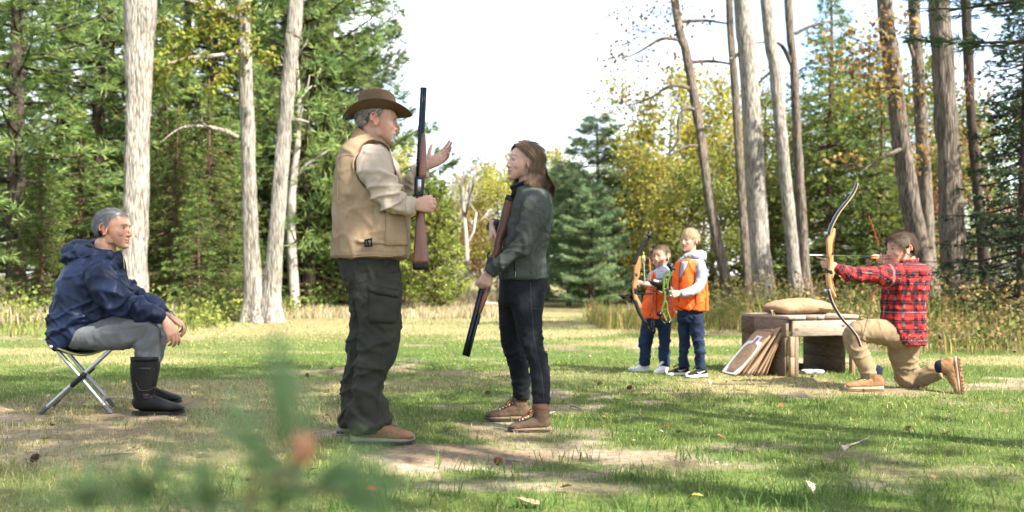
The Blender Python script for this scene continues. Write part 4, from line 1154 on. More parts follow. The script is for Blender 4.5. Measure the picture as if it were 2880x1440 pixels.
    l2 = pxl(Y0, [(230, 945, 0.08, 34, 0.10, 0.3), (320, 925, 0.19, 42, 0.085, 0.8), (400, 916, 0.235, 40, 0.078, 1.2), (432, 928, 0.245, 34, 0.07, 1.6), (436, 965, 0.27, 31, 0.062, 1.6), (424, 1018, 0.295, 28, 0.056, 0.6)], n=26, cap=0.2)
    ps = pxl(Y0, [(205, 940, 0, 36, 0.17, 0.3), (250, 945, 0, 38, 0.17, 0.4)], n=26)
    tr = cloth('trousers', si, [l1, l2, ps], GR, voxel=0.0075, smooth=3, ring=0.012, drape=0.013, kr=14, kd_=13, gen=0.007, gk=8, seed=61)
    seam('side_seam', tr, [(290, 927), (330, 928), (370, 922), (398, 916), (412, 912)], 0.0015, GR, tr)
    seam('knee_seam', tr, [(374, 962), (392, 950), (404, 940), (410, 920)], 0.0015, GR, tr)
    # rubber boots
    RB = mat('black_rubber', (0.0065, 0.0068, 0.0072), rough=0.45, var=0.35, vscale=9, bump=0.05, bscale=100, spec=0.2)
    RS = mat('dusty_rubber', (0.024, 0.023, 0.022), rough=0.7, var=0.4, vscale=14)
    for Y, hx, L in ((6.09, 375, 0.325), (6.60, 388, 0.30)):
        h = P(hx, 1150, Y); h[2] = 0.004
        o = shoe(si, M4(rot(-3), h), L, (RB, RS, RS, None, None), 'wellie', h=0.355, ankle=(0.084, 0.062), name='rubber_boot', lace=False, seed=int(Y * 10))
        k = L / 0.3
        l = xf(loft([[0.066 * k, 0, 0.335, 0.0865, 0.0645], [0.066 * k, 0, 0.358, 0.0875, 0.0655]], flat=((1, 0, 0), (0, 1, 0)), n=28, sub=2, cap=0.02), M4(rot(-3), h))
        mb = MB(); mb.add(l['v'], l['f']); mb.build('boot_rim', RB, o)
        if Y < 6.3:
            seam('boot_panel', o, [(382, 1075), (392, 1096), (415, 1098), (436, 1088), (450, 1068)], 0.003, RS, o)
            patch('boot_logo', o, [(402, 1108), (420, 1108), (420, 1124), (402, 1124)], 6, 6, 0.004, RS, o)
            patch('boot_tab', o, [(390, 1034), (424, 1034), (424, 1041), (390, 1041)], 6, 2, 0.003, RS, o)
    return si

# ------------------------------------------------------------------ folding stool
def build_stool():
    Y0 = 6.32
    st = thing('camp_stool', 'folding camp stool with aluminium X legs and olive cloth seat', 'stool', (*P(222, 1150, Y0)[:2], 0))
    AL = mat('aluminium', (0.42, 0.43, 0.45), rough=0.38, metal=0.85, var=0.15, vscale=12)
    OL = mat('olive_cloth', (0.10, 0.105, 0.04), rough=0.9, var=0.2, bump=0.2, bscale=300)
    Yn, Yf = 6.14, 6.50
    zt = CH - (975 - YH) / F * 6.14
    def foot(px, Y): p = P(px, 1150, Y); p[2] = 0.012; return p
    ends = []
    for Y, a, b, c, d in ((Yn, 150, 306, 322, 120), (Yf, 170, 318, 330, 150)):
        t1 = P(a, 971, Y); b1 = foot(b, Y); t2 = P(c, 985, Y); b2 = foot(d, Y)
        t1[2] = t2[2] = zt
        off = 0.012 if Y == Yn else -0.012
        for (t, bb, o) in ((t1, b1, off), (t2, b2, -off)):
            l = tube([t + [0, o, 0], bb + [0, o, 0]], 0.0125, n=12, sub=1); mb = MB(); mb.add(l['v'], l['f']); leg = mb.build('leg', AL, st)
            dirv = (bb - t) / np.linalg.norm(bb - t)
            f_ = tube([bb + [0, o, 0] - dirv * 0.045, bb + [0, o, 0] + dirv * 0.006], 0.0145, n=12, sub=1); m2 = MB(); m2.add(f_['v'], f_['f']); m2.build('rubber_foot', mat('grey_foot', (0.10, 0.10, 0.11), rough=0.8), leg)
        piv = (t1 + b1) / 2 * 0.5 + (t2 + b2) / 2 * 0.5
        dd = (b2 - t2) / np.linalg.norm(b2 - t2)
        l = tube([piv - dd * 0.05 + [0, -off * 1.6, 0], piv + dd * 0.05 + [0, -off * 1.6, 0]], 0.017, n=12, sub=1); mb = MB(); mb.add(l['v'], l['f']); mb.build('pivot_sleeve', BLACKP, st)
        ends.append((t1, b1, t2, b2))
    for i in (1, 3):
        a, b = ends[0][i], ends[1][i]
        k = 0.86; ta, tb = ends[0][i - 1], ends[1][i - 1]
        l = tube([ta + (a - ta) * k, tb + (b - tb) * k], 0.009, n=10, sub=1); mb = MB(); mb.add(l['v'], l['f']); mb.build('crossbar', AL, st)
    for i in (0, 2):
        l = tube([ends[0][i] + [0, -0.03, 0], ends[1][i] + [0, 0.03, 0]], 0.013, n=10, sub=1); mb = MB(); mb.add(l['v'], l['f']); mb.build('seat_rail', AL, st)
    # sagging cloth
    nx, ny = 16, 10; v = []; f = []
    for j in range(ny + 1):
        for i in range(nx + 1):
            s, t = i / nx, j / ny
            a = ends[0][0] * (1 - t) + ends[1][0] * t; b = ends[0][2] * (1 - t) + ends[1][2] * t
            p = a * (1 - s) + b * s; p[2] += 0.016 - 0.062 * math.sin(s * math.pi); v.append(p + [(-0.016 if s == 0 else 0.016 if s == 1 else 0), (t - 0.5) * 0.05, 0])
    for j in range(ny):
        for i in range(nx): f.append((j * (nx + 1) + i, j * (nx + 1) + i + 1, (j + 1) * (nx + 1) + i + 1, (j + 1) * (nx + 1) + i))
    mb = MB(); mb.add(v, f); se = mb.build('seat', OL, st); md = se.modifiers.new('s', 'SOLIDIFY'); md.thickness = 0.012
    return st
# ------------------------------------------------------------------ the two boys in orange vests
ORG = mat('blaze_orange', (0.72, 0.095, 0.012), rough=0.6, var=0.12, vscale=9, bump=0.12, bscale=260)
DEN = mat('blue_denim', (0.0125, 0.024, 0.055), rough=0.88, var=0.45, vscale=9, bump=0.2, bscale=500)
BIND = mat('black_binding', (0.015, 0.013, 0.014), rough=0.8)
def kid_hair(p, M, mk, cols, seed, ln=0.04, fringe=0.0):
    def flow(q, d): return np.column_stack([np.where(q[:, 0] > -0.02, 0.9, -0.5), q[:, 1] * 5 + fringe, np.where(q[:, 2] > 0.08, -0.1, -1.0)])
    return short_hair('hair', p, M, mk, flow, ln, 0.006, 2400, cols, seed=seed, shell=0.005, width=0.0027)

def build_boys():
    # ---- the smaller one
    Y0 = 8.70
    b1 = thing('person', 'smaller boy with short brown hair in orange vest and white shoes', 'person', (*P(1845, 1040, Y0)[:2], 0))
    HM = M4(rot(232, 0, 0), P(1858, 722, Y0), 0.87)
    GRY = mat('pale_blue_tee', (0.36, 0.42, 0.50), rough=0.9, var=0.15, vscale=14)
    sh = [P(1882, 775, 8.62), P(1838, 775, 8.78)]; el = [P(1868, 802, 8.50), P(1830, 830, 8.80)]; wr = [P(1806, 798, 8.44), P(1850, 855, 8.70)]
    S = head_shapes(HM, child=1.0, jaw=0.98, nose=0.62, wid=1.02, fem=1)
    S += simple_body(None, P(1858, 762, Y0), P(1850, 890, Y0), sh, el, wr, [P(1868, 965, 8.67), P(1818, 960, 8.75)], [P(1869, 1032, 8.67), P(1815, 1030, 8.75)], s=0.55)
    S.append(loft([[*P(1862, 735, Y0), 0.040, 0.04], [*P(1862, 752, Y0), 0.038, 0.04], [*P(1860, 768, Y0), 0.05, 0.06]], n=16))
    S.append(loft([[*P(1846, 804, 8.47), 0.027, 0.027], [*P(1822, 800, 8.44), 0.024, 0.024], [*P(1803, 797, 8.43), 0.018, 0.02]], ref=(0, 1, 0), n=12))
    S += hand_shapes(P(1806, 797, 8.43), (-0.95, 0.1, 0.02), (0, -0.2, 1), (0.1, 1, 0), (60, 75, 50), thumb=(0.3, 0.8, 0.7), s=0.72)
    mk = male_mask(33, 8, -36, -12)
    finish_body('body', b1, S, [HM], voxel=0.0052, skin=(0.42, 0.235, 0.165), hairc=(0.09, 0.06, 0.04), hairmask=mk, brow=(0.16, 0.1, 0.06), ruddy=0.45, child=1.0, bz=0.004, socket_shade=0.15)
    eyes(b1, HM, (0.03, 0.03, 0.03))
    kid_hair(b1, HM, mk, [(0.055, 0.036, 0.022), (0.105, 0.072, 0.045), (0.19, 0.14, 0.09)], 8, ln=0.03)
    tee = cloth('tee_shirt', b1, [pxv(Y0, [(756, 1844, 1880, 0, 0.06), (770, 1834, 1892, 0, 0.10), (800, 1828, 1890, 0, 0.10), (880, 1814, 1884, 0, 0.09)], n=24), pxl(Y0, [(1880, 772, -0.05, 17, 0.05), (1874, 790, -0.12, 16, 0.045), (1862, 800, -0.17, 14, 0.04)], n=16), pxl(Y0, [(1838, 772, 0.06, 15, 0.05), (1832, 800, 0.09, 14, 0.045)], n=16)], GRY, voxel=0.0068, ring=0.004, drape=0.003, gen=0.003, seed=71)
    ve = cloth('safety_vest', b1, [pxv(Y0, [(762, 1838, 1888, 0, 0.095, 0.2), (775, 1829, 1893, 0, 0.112, 0.5), (805, 1822, 1894, 0, 0.115, 0.8), (845, 1812, 1893, 0, 0.118, 1.2), (880, 1805, 1893, 0, 0.124, 1.2), (894, 1808, 1891, 0, 0.122, 0.5)], n=28, power=2.4, cap=0.06)], ORG, voxel=0.0068, smooth=2, ring=0.006, drape=0.018, kd_=16, gen=0.010, gk=12, seed=72)
    seam('binding', ve, [(1838, 764), (1838, 790), (1837, 830), (1834, 870), (1828, 890)], 0.003, BIND, ve)
    seam('binding', ve, [(1832, 764), (1822, 790), (1818, 815)], 0.003, BIND, ve)
    seam('binding', ve, [(1858, 772), (1848, 810), (1846, 850), (1848, 890)], 0.003, BIND, ve)
    patch('neck_opening', ve, [(1843, 764), (1872, 764), (1860, 788), (1848, 790)], 5, 5, 0.003, GRY, ve)
    t0 = pxv(Y0, [(880, 1812, 1888, 0, 0.095), (900, 1808, 1889, 0, 0.1), (915, 1808, 1888, 0, 0.09)], n=22, cap=0.2)
    tA = pxv(Y0, [(895, 1806, 1848, 0.045, 0.068, 0.6), (935, 1802, 1840, 0.05, 0.062, 0.8), (960, 1799, 1835, 0.05, 0.058, 1.4), (985, 1800, 1830, 0.05, 0.052, 1.6), (1010, 1799, 1829, 0.05, 0.05, 1.4), (1027, 1800, 1829, 0.05, 0.05, 0.4)], n=20, cap=0.06)
    tB = pxv(Y0, [(895, 1846, 1889, -0.03, 0.068, 0.6), (935, 1852, 1886, -0.03, 0.06, 0.8), (965, 1854, 1884, -0.03, 0.055, 1.4), (1000, 1853, 1884, -0.03, 0.052, 1.6), (1030, 1855, 1884, -0.03, 0.05, 0.4)], n=20, cap=0.06)
    cloth('jeans', b1, [t0, tA, tB], DEN, voxel=0.0072, smooth=2, ring=0.015, drape=0.005, kr=22, gen=0.006, seed=73)
    WH = mat('white_canvas', (0.72, 0.72, 0.70), rough=0.8, var=0.12, vscale=20); WS = mat('white_rubber', (0.75, 0.75, 0.72), rough=0.6, var=0.08)
    for hx, Y, yaw in ((1826, 8.78, 190), (1876, 8.68, 228)):
        h = P(hx, 1045, Y); h[2] = 0.004
        shoe(b1, M4(rot(yaw), h), 0.195, (WH, WS, WS, None, WH), 'sneaker', name='sneaker', seed=int(hx), wid=1.05)
    # black arm guard and strap
    gd = cloth('arm_guard', b1, [pxl(8.70, [(1892, 792, -0.12, 20, 0.05, 0.4), (1872, 796, -0.19, 17, 0.048, 0.5), (1850, 796, -0.24, 14, 0.045, 0.5), (1830, 792, -0.255, 8, 0.04, 0.3)], n=18), pxl(8.70, [(1892, 800, -0.12, 18, 0.05, 0.4), (1870, 806, -0.19, 14, 0.048, 0.4), (1848, 806, -0.23, 8, 0.042, 0.3)], n=18)], BLACKP, voxel=0.0068, ring=0.003, drape=0.002, gen=0.003, seed=74)
    patch('arm_guard_badge', gd, [(1838, 786), (1852, 789), (1852, 795), (1838, 792)], 6, 3, 0.001, mat('badge_grey', (0.30, 0.30, 0.30), rough=0.6), gd)
    seam('strap', ve, [(1890, 762), (1880, 768), (1868, 776), (1858, 788)], 0.008, mat('strap_grey', (0.10, 0.105, 0.11), rough=0.8), b1)

    # ---- the taller one
    Y0 = 8.40
    b2 = thing('person', 'taller blond boy in orange vest over grey hoodie and black sneakers', 'person', (*P(1942, 1045, Y0)[:2], 0))
    HM = M4(rot(222, 0, 0), P(1939, 677, Y0), 0.885)
    HOOD = mat('grey_marl', (0.26, 0.275, 0.30), rough=0.95, var=0.15, vscale=40, bump=0.12, bscale=300)
    sh = [P(1972, 748, 8.28), P(1912, 745, 8.50)]; el = [P(1970, 812, 8.24), P(1905, 810, 8.50)]; wr = [P(1914, 825, 8.14), P(1890, 835, 8.3)]
    S = head_shapes(HM, child=1.0, jaw=0.95, nose=0.66, wid=0.99, fem=1)
    S += simple_body(None, P(1942, 728, Y0), P(1940, 880, Y0), sh, el, wr, [P(1960, 955, 8.34), P(1924, 955, 8.46)], [P(1970, 1035, 8.33), P(1924, 1030, 8.45)], s=0.6)
    S.append(loft([[*P(1944, 690, Y0), 0.040, 0.04], [*P(1944, 712, Y0), 0.039, 0.04], [*P(1943, 735, Y0), 0.05, 0.06]], n=16))
    S += hand_shapes(P(1913, 825, 8.14), (-0.92, -0.1, -0.12), (-0.1, -0.3, 0.9), (-0.1, 0.95, -0.1), (55, 70, 45), thumb=(0.35, 0.8, 0.6), s=0.76)
    S += hand_shapes(P(1893, 832, 8.25), (-0.7, -0.3, 0.2), (0, -0.3, 0.9), (0.1, -0.9, 0), (50, 60, 40), s=0.74)
    mk = male_mask(30, 4, -38, -16)
    finish_body('body', b2, S, [HM], voxel=0.0052, skin=(0.45, 0.26, 0.185), hairc=(0.22, 0.165, 0.09), hairmask=mk, brow=(0.22, 0.14, 0.09), ruddy=0.4, child=1.0, bz=0.004, socket_shade=0.15)
    eyes(b2, HM, (0.04, 0.05, 0.06))
    kid_hair(b2, HM, mk, [(0.14, 0.10, 0.052), (0.28, 0.215, 0.12), (0.44, 0.36, 0.23)], 9, ln=0.058, fringe=0.3)
    ho = cloth('hoodie', b2, [pxv(Y0, [(722, 1920, 1964, 0, 0.07), (736, 1906, 1978, 0, 0.12), (780, 1902, 1980, 0, 0.125), (850, 1904, 1978, 0, 0.115), (868, 1906, 1976, 0, 0.115)], n=26),
                              pxl(Y0, [(1968, 742, -0.09, 15, 0.05, 0.4), (1974, 765, -0.13, 16, 0.05, 0.7), (1972, 790, -0.15, 16, 0.048, 1.0), (1960, 812, -0.18, 15, 0.046, 1.6), (1936, 822, -0.23, 13, 0.042, 1.4), (1916, 826, -0.255, 11, 0.036, 0.4)], n=18),
                              pxl(Y0, [(1912, 745, 0.09, 14, 0.05), (1904, 790, 0.12, 14, 0.045), (1896, 826, -0.06, 11, 0.04)], n=16),
                              pxl(Y0, [(1928, 722, -0.07, 8, 0.025), (1956, 718, -0.10, 9, 0.03), (1976, 722, -0.03, 11, 0.04), (1972, 716, 0.06, 11, 0.04), (1944, 714, 0.09, 8, 0.03)], ref=(0, 0, 1), n=14)], HOOD, voxel=0.0068, smooth=2, ring=0.006, drape=0.004, kr=22, gen=0.003, seed=75)
    ve = cloth('safety_vest', b2, [pxv(Y0, [(730, 1910, 1970, 0, 0.115, 0.2), (745, 1900, 1974, 0, 0.132, 0.4), (785, 1897, 1976, 0, 0.135, 0.8), (830, 1896, 1980, 0, 0.138, 1.2), (862, 1898, 1984, 0, 0.14, 0.8), (872, 1904, 1986, 0, 0.138, 0.4)], n=30, power=2.5, cap=0.05)], ORG, voxel=0.0068, smooth=2, ring=0.006, drape=0.020, kd_=15, gen=0.012, gk=11, seed=76)
    bp = MB()
    bk = pxv(Y0, [(744, 1972, 1982, 0.02, 0.05, 0.2), (800, 1976, 1988, 0.02, 0.075, 0.6), (850, 1974, 1990, 0.02, 0.09, 0.8), (874, 1974, 1990, 0.02, 0.095, 0.4)], n=20, cap=0.05, power=2.5)
    cloth('vest_back', b2, [bk], ORG, voxel=0.0068, smooth=2, ring=0.002, drape=0.008, gen=0.004, seed=77)
    for q in ([(1916, 732), (1912, 760), (1910, 800), (1910, 850)], [(1938, 732), (1926, 760), (1912, 795)], [(1964, 735), (1954, 760), (1952, 800), (1956, 830), (1958, 858)], [(1901, 860), (1920, 870), (1945, 872), (1957, 858)]):
        seam('binding', ve, q, 0.0032, BIND, ve)
    patch('neck_opening', ve, [(1916, 736), (1936, 736), (1918, 780), (1911, 782)], 5, 8, 0.003, HOOD, ve)
    t0 = pxv(Y0, [(858, 1906, 1976, 0, 0.105), (880, 1905, 1976, 0, 0.11), (905, 1905, 1975, 0, 0.1)], n=24, cap=0.2)
    tA = pxv(Y0, [(885, 1905, 1944, 0.045, 0.072, 0.6), (930, 1907, 1942, 0.05, 0.064, 0.8), (965, 1909, 1940, 0.05, 0.058, 1.4), (1000, 1908, 1938, 0.05, 0.054, 1.6), (1032, 1908, 1940, 0.05, 0.053, 0.4)], n=20, cap=0.06)
    tB = pxv(Y0, [(885, 1936, 1977, -0.045, 0.072, 0.6), (930, 1941, 1979, -0.055, 0.064, 0.8), (960, 1947, 1979, -0.06, 0.058, 1.6), (1000, 1953, 1984, -0.065, 0.054, 1.6), (1038, 1955, 1985, -0.07, 0.053, 0.4)], n=20, cap=0.06)
    cloth('jeans', b2, [t0, tA, tB], DEN, voxel=0.0072, smooth=2, ring=0.016, drape=0.005, kr=20, gen=0.006, seed=78)
    BK = mat('black_knit', (0.012, 0.012, 0.013), rough=0.8, var=0.3, vscale=30)
    WS = MATS['white_rubber']
    for hx, Y, yaw in ((1938, 8.50, 196), (1988, 8.34, 205)):
        h = P(hx, 1050, Y); h[2] = 0.004
        o = shoe(b2, M4(rot(yaw), h), 0.215, (BK, WS, WS, None, BK), 'sneaker', name='sneaker', seed=int(hx))
        # white swoosh on the flank
        pl = [(-0.5, 0.1), (-0.32, -0.12), (-0.1, -0.14), (0.5, 0.22), (-0.06, -0.02), (-0.3, 0.02)]
        mb = MB(); M = M4(rot(yaw), h)
        pts = np.array([[0.085 + 0.085 * -a, 0.0345 - 0.004 * abs(a), 0.042 + 0.05 * b] for a, b in pl])
        pts = pts @ M[:3, :3].T + M[:3, 3]; nn = M[:3, 1] * 0.006
        n = len(pl); v = np.vstack([pts - nn, pts + nn]); f = [tuple(range(n)), tuple(range(2 * n - 1, n - 1, -1))] + [(k, (k + 1) % n, n + (k + 1) % n, n + k) for k in range(n)]
        mb.add(v, f); mb.build('swoosh', WS, o, smooth=False)

# ------------------------------------------------------------------ the kneeling archer
def plaid():
    m = bpy.data.materials.new('red_plaid_flannel'); m.use_nodes = True
    N, L = m.node_tree.nodes, m.node_tree.links; b = N['Principled BSDF']; b.inputs['Roughness'].default_value = 0.95; b.inputs['Specular IOR Level'].default_value = 0.2
    at = N.new('ShaderNodeAttribute'); at.attribute_name = 'uvw'
    sp = N.new('ShaderNodeSeparateXYZ'); L.new(at.outputs['Vector'], sp.inputs['Vector'])
    def mth(op, a, b_=None):
        n = N.new('ShaderNodeMath'); n.operation = op
        for i, x in enumerate((a, b_)):
            if x is None: continue
            if hasattr(x, 'links'): L.new(x, n.inputs[i])
            else: n.inputs[i].default_value = x
        return n.outputs[0]
    def band(src, per, ph, lo, hi):
        f = mth('FRACT', mth('ADD', mth('DIVIDE', src, per), ph))
        return mth('MULTIPLY', mth('GREATER_THAN', f, lo), mth('LESS_THAN', f, hi))
    per = 0.072
    res = None
    u, v = sp.outputs['X'], sp.outputs['Y']
    bu, bv = band(u, per, 0.0, 0.0, 0.46), band(v, per, 0.3, 0.0, 0.46)
    lu, lv = mth('MAXIMUM', band(u, per, 0.0, 0.21, 0.25), band(u, per, 0.0, 0.71, 0.745)), mth('MAXIMUM', band(v, per, 0.3, 0.21, 0.25), band(v, per, 0.3, 0.71, 0.745))
    dk = mth('ADD', bu, bv)
    rmp = N.new('ShaderNodeValToRGB'); L.new(mth('DIVIDE', dk, 2.0), rmp.inputs['Fac'])
    rmp.color_ramp.interpolation = 'CONSTANT'
    e = rmp.color_ramp.elements; e[0].position = 0.0; e[0].color = (0.34, 0.022, 0.020, 1); e[1].position = 0.4; e[1].color = (0.105, 0.008, 0.010, 1)
    e2 = e.new(0.9); e2.color = (0.008, 0.010, 0.016, 1)
    mx = N.new('ShaderNodeMix'); mx.data_type = 'RGBA'; L.new(mth('MULTIPLY', mth('MAXIMUM', lu, lv), 0.22), mx.inputs['Factor'])
    L.new(rmp.outputs['Color'], mx.inputs['A']); mx.inputs['B'].default_value = (0.45, 0.42, 0.40, 1)
    L.new(mx.outputs['Result'], b.inputs['Base Color'])
    n2 = N.new('ShaderNodeTexNoise'); n2.inputs['Scale'].default_value = 300
    bp = N.new('ShaderNodeBump'); bp.inputs['Strength'].default_value = 0.15; bp.inputs['Distance'].default_value = 0.01
    L.new(n2.outputs['Fac'], bp.inputs['Height']); L.new(bp.outputs['Normal'], b.inputs['Normal'])
    return m

def build_archer():
    Y0 = 7.40
    ar = thing('person', 'boy in red plaid shirt kneeling and drawing a wooden recurve bow', 'person', (*P(2500, 1090, Y0)[:2], 0))
    HM = M4(rot(193, -2, 0), P(2532, 702, Y0), 1.05)
    KH = mat('khaki_twill', (0.215, 0.155, 0.092), rough=0.88, var=0.18, vscale=8, bump=0.15, bscale=450)
    PL = plaid()
    sh = [P(2520, 768, 7.30), P(2590, 768, 7.48)]; el = [P(2420, 770, 7.26), P(2570, 752, 7.72)]; wr = [P(2352, 752, 7.26), P(2506, 735, 7.46)]
    S = head_shapes(HM, jaw=0.93, nose=0.92, wid=0.98, fem=1)
    S += simple_body(None, P(2545, 745, Y0), P(2545, 950, Y0), sh, el, wr, [P(2402, 936, 7.34), P(2546, 1066, 7.50)], [P(2445, 1060, 7.36), P(2640, 1045, 7.40)], s=0.82)
    S.append(loft([[*P(2552, 715, Y0), 0.050, 0.048], [*P(2556, 735, Y0), 0.05, 0.05], [*P(2552, 755, Y0), 0.06, 0.07]], n=16))
    S += hand_shapes(P(2352, 752, 7.25), (-0.90, -0.06, 0.30), (0, -0.15, 1), (-0.15, 0.98, 0.05), [(8, 8, 4), (58, 70, 45), (60, 72, 45), (64, 72, 45)], thumb=(0.25, 0.9, 0.7), s=0.92)
    S += hand_shapes(P(2510, 738, 7.40), (-0.88, -0.12, 0.22), (0.0, 0.2, 0.95), (0.25, 0.9, 0.0), (45, 85, 60), thumb=(0.3, 0.6, 0.6), s=0.90)
    mk = male_mask(31, 4, -44, -18)
    finish_body('body', ar, S, [HM], skin=(0.47, 0.265, 0.185), hairc=(0.05, 0.03, 0.018), hairmask=mk, brow=(0.08, 0.05, 0.03), ruddy=0.4)
    eyes(ar, HM, (0.03, 0.025, 0.02))
    def flow(p, d): return np.column_stack([np.where(p[:, 0] > -0.03, 0.75, -0.35), p[:, 1] * 4, np.where(p[:, 2] > 0.085, -0.05, -0.8)])
    short_hair('hair', ar, HM, mk, flow, 0.050, 0.009, 3000, [(0.024, 0.014, 0.008), (0.055, 0.032, 0.018), (0.105, 0.066, 0.038)], seed=12, shell=0.009, width=0.0030, rscale=1.02)
    b = pxv(Y0, [(738, 2530, 2578, 0, 0.075, 0.1), (748, 2514, 2600, 0, 0.13, 0.2), (766, 2502, 2609, 0, 0.165, 0.4), (800, 2491, 2606, 0, 0.175, 0.8), (835, 2484, 2601, 0, 0.17, 1.0), (870, 2481, 2599, 0, 0.165, 1.4), (906, 2480, 2599, 0, 0.165, 1.4), (940, 2490, 2600, 0, 0.165, 1.0), (968, 2510, 2599, 0, 0.16, 0.4)], n=40, power=2.4, cap=0.08, sub=6)
    a1 = pxl(Y0, [(2535, 768, -0.06, 30, 0.07, 0.4), (2500, 774, -0.11, 31, 0.062, 0.8), (2457, 772, -0.135, 24, 0.055, 1.0), (2405, 770, -0.14, 23, 0.052, 1.6), (2377, 763, -0.145, 19, 0.046, 1.4), (2350, 751, -0.15, 13, 0.038, 0.4)], n=32, sub=6, cap=0.15)
    a2 = pxl(Y0, [(2585, 770, 0.06, 32, 0.08, 0.4), (2586, 764, 0.20, 26, 0.065, 0.8), (2574, 756, 0.30, 22, 0.05, 1.0), (2540, 746, 0.20, 18, 0.045, 1.0), (2512, 740, 0.08, 13, 0.038, 0.3)], n=32, sub=6, ref=(0, 0, 1), cap=0.15)
    st = cloth('shirt', ar, [b, a1, a2], PL, voxel=0.007, smooth=3, ring=0.014, drape=0.008, kr=15, gen=0.008, gk=9, seed=81, uv=True)
    seam('yoke_seam', st, [(2528, 772), (2550, 778), (2575, 780), (2600, 782)], 0.0018, BIND, st)
    patch('shoulder_tab', st, [(2585, 762), (2607, 762), (2607, 776), (2586, 775)], 5, 4, 0.006, PL, st)
    rows = []
    for (cy, a, bb, zf, zb) in ((748, 0.082, 0.085, -0.02, 0.0), (738, 0.076, 0.076, -0.012, 0.006), (730, 0.08, 0.078, -0.01, 0.012)):
        r = []
        for t in np.linspace(25, 335, 26):
            x = -math.cos(R(t)) * a; y = -math.sin(R(t)) * bb; k = (x / a + 1) / 2
            r.append(P(2553, cy, Y0) + [x, y, zb * k + zf * (1 - k)])
        rows.append(r)
    v = np.vstack(rows); f = [(j * 26 + i, j * 26 + i + 1, (j + 1) * 26 + i + 1, (j + 1) * 26 + i) for j in range(2) for i in range(25)]
    mb = MB(); mb.add(v, f); me = mb.mesh('collar'); set_vec(me, 'uvw', np.array([[j * 0.022, i * 0.018, 0] for j in range(3) for i in range(26)]))
    co = link('collar', me, PL, st); md = co.modifiers.new('s', 'SOLIDIFY'); md.thickness = 0.006
    # trousers
    l1 = pxl(Y0, [(2535, 945, -0.02, 44, 0.11, 0.3), (2475, 934, -0.05, 37, 0.092, 0.8), (2430, 932, -0.06, 33, 0.082, 1.0), (2402, 938, -0.06, 33, 0.076, 1.6), (2407, 970, -0.06, 30, 0.066, 1.4), (2425, 1010, -0.06, 26, 0.060, 1.0), (2440, 1040, -0.06, 24, 0.058, 1.6), (2448, 1056, -0.06, 23, 0.058, 0.4)], n=26, cap=0.15)
    l2 = pxl(Y0, [(2546, 940, 0.02, 50, 0.12, 0.3), (2543, 990, 0.06, 44, 0.088, 0.8), (2547, 1030, 0.09, 35, 0.078, 1.0), (2553, 1062, 0.10, 31, 0.072, 1.8), (2580, 1066, 0.08, 27, 0.066, 1.8), (2615, 1054, 0.03, 26, 0.06, 1.2), (2642, 1043, 0.0, 25, 0.058, 0.4)], n=26, cap=0.15)
    tr = cloth('trousers', ar, [l1, l2], KH, voxel=0.0075, smooth=3, ring=0.015, drape=0.008, kr=14, gen=0.007, gk=8, seed=83)
    seam('side_seam', tr, [(2468, 902), (2474, 912), (2476, 925)], 0.0016, KH, tr)
    # work boots
    WB = mat('wheat_nubuck', (0.24, 0.13, 0.062), rough=0.85, var=0.25, vscale=16, bump=0.15, bscale=220)
    GM = mat('gum_rubber', (0.22, 0.105, 0.055), rough=0.75, var=0.3, vscale=20); MD = mat('cream_midsole', (0.42, 0.33, 0.22), rough=0.8, var=0.2)
    SK = mat('navy_sock', (0.012, 0.016, 0.035), rough=0.95)
    h = P(2483, 1095, 7.34); h[2] = 0.004
    o = shoe(ar, M4(rot(183), h), (2483 - 2374) / F * 7.34, (WB, MD, GM, None, MATS['dark_lace']), 'boot', h=0.125, ankle=(0.052, 0.046), name='work_boot', seed=3)
    l = xf(loft([[0.055, 0, 0.11, 0.046, 0.042], [0.05, 0, 0.165, 0.047, 0.044]], flat=((1, 0, 0), (0, 1, 0)), n=18, sub=2), M4(rot(183), h)); mb = MB(); mb.add(l['v'], l['f']); mb.build('sock', SK, o)
    X = np.array([0.10, -0.06, -0.99]); X /= np.linalg.norm(X)
    Z = np.array([-0.86, 0.50, -0.05]); Z -= X * (X @ Z); Z /= np.linalg.norm(Z); Yv = np.cross(Z, X)
    Lb = 0.292
    h = P(2697, 1004, 7.22); h = h + 0.0 * X
    Mb = M4(np.column_stack([X, Yv, Z]), h)
    o = shoe(ar, Mb, Lb, (WB, MD, GM, None, MATS['dark_lace']), 'boot', h=0.125, ankle=(0.054, 0.048), name='work_boot', seed=4)
    l = xf(loft([[0.058, 0, 0.105, 0.048, 0.045], [0.062, 0, 0.15, 0.048, 0.046]], flat=((1, 0, 0), (0, 1, 0)), n=18, sub=2), Mb); mb = MB(); mb.add(l['v'], l['f']); mb.build('sock', SK, o)
    # tread lugs of the raised sole
    lug = MB()
    for i in range(11):
        x = 0.018 + i * (Lb - 0.035) / 10
        if 3.5 < i < 5: continue
        w = np.interp(x / Lb, [0, 0.1, 0.25, 0.45, 0.7, 0.9, 1], [0.026, 0.034, 0.035, 0.035, 0.045, 0.036, 0.02])
        for j in (-1, 0, 1):
            v, f = box((x, j * w * 0.62, -0.004), (0.0085, w * 0.26, 0.0065)); lug.add(v @ Mb[:3, :3].T + Mb[:3, 3], f)
    lug.build('tread_lugs', GM, o, smooth=False)
    return ar
# ------------------------------------------------------------------ guns, bows, bench
def add_l(mb, l): mb.add(l['v'], l['f']); return mb
def one(name, l, m, parent=None, smooth=True):
    mb = MB()
    for q in (l if isinstance(l, list) else [l]): mb.add(q['v'], q['f'])
    return mb.build(name, m, parent, smooth)

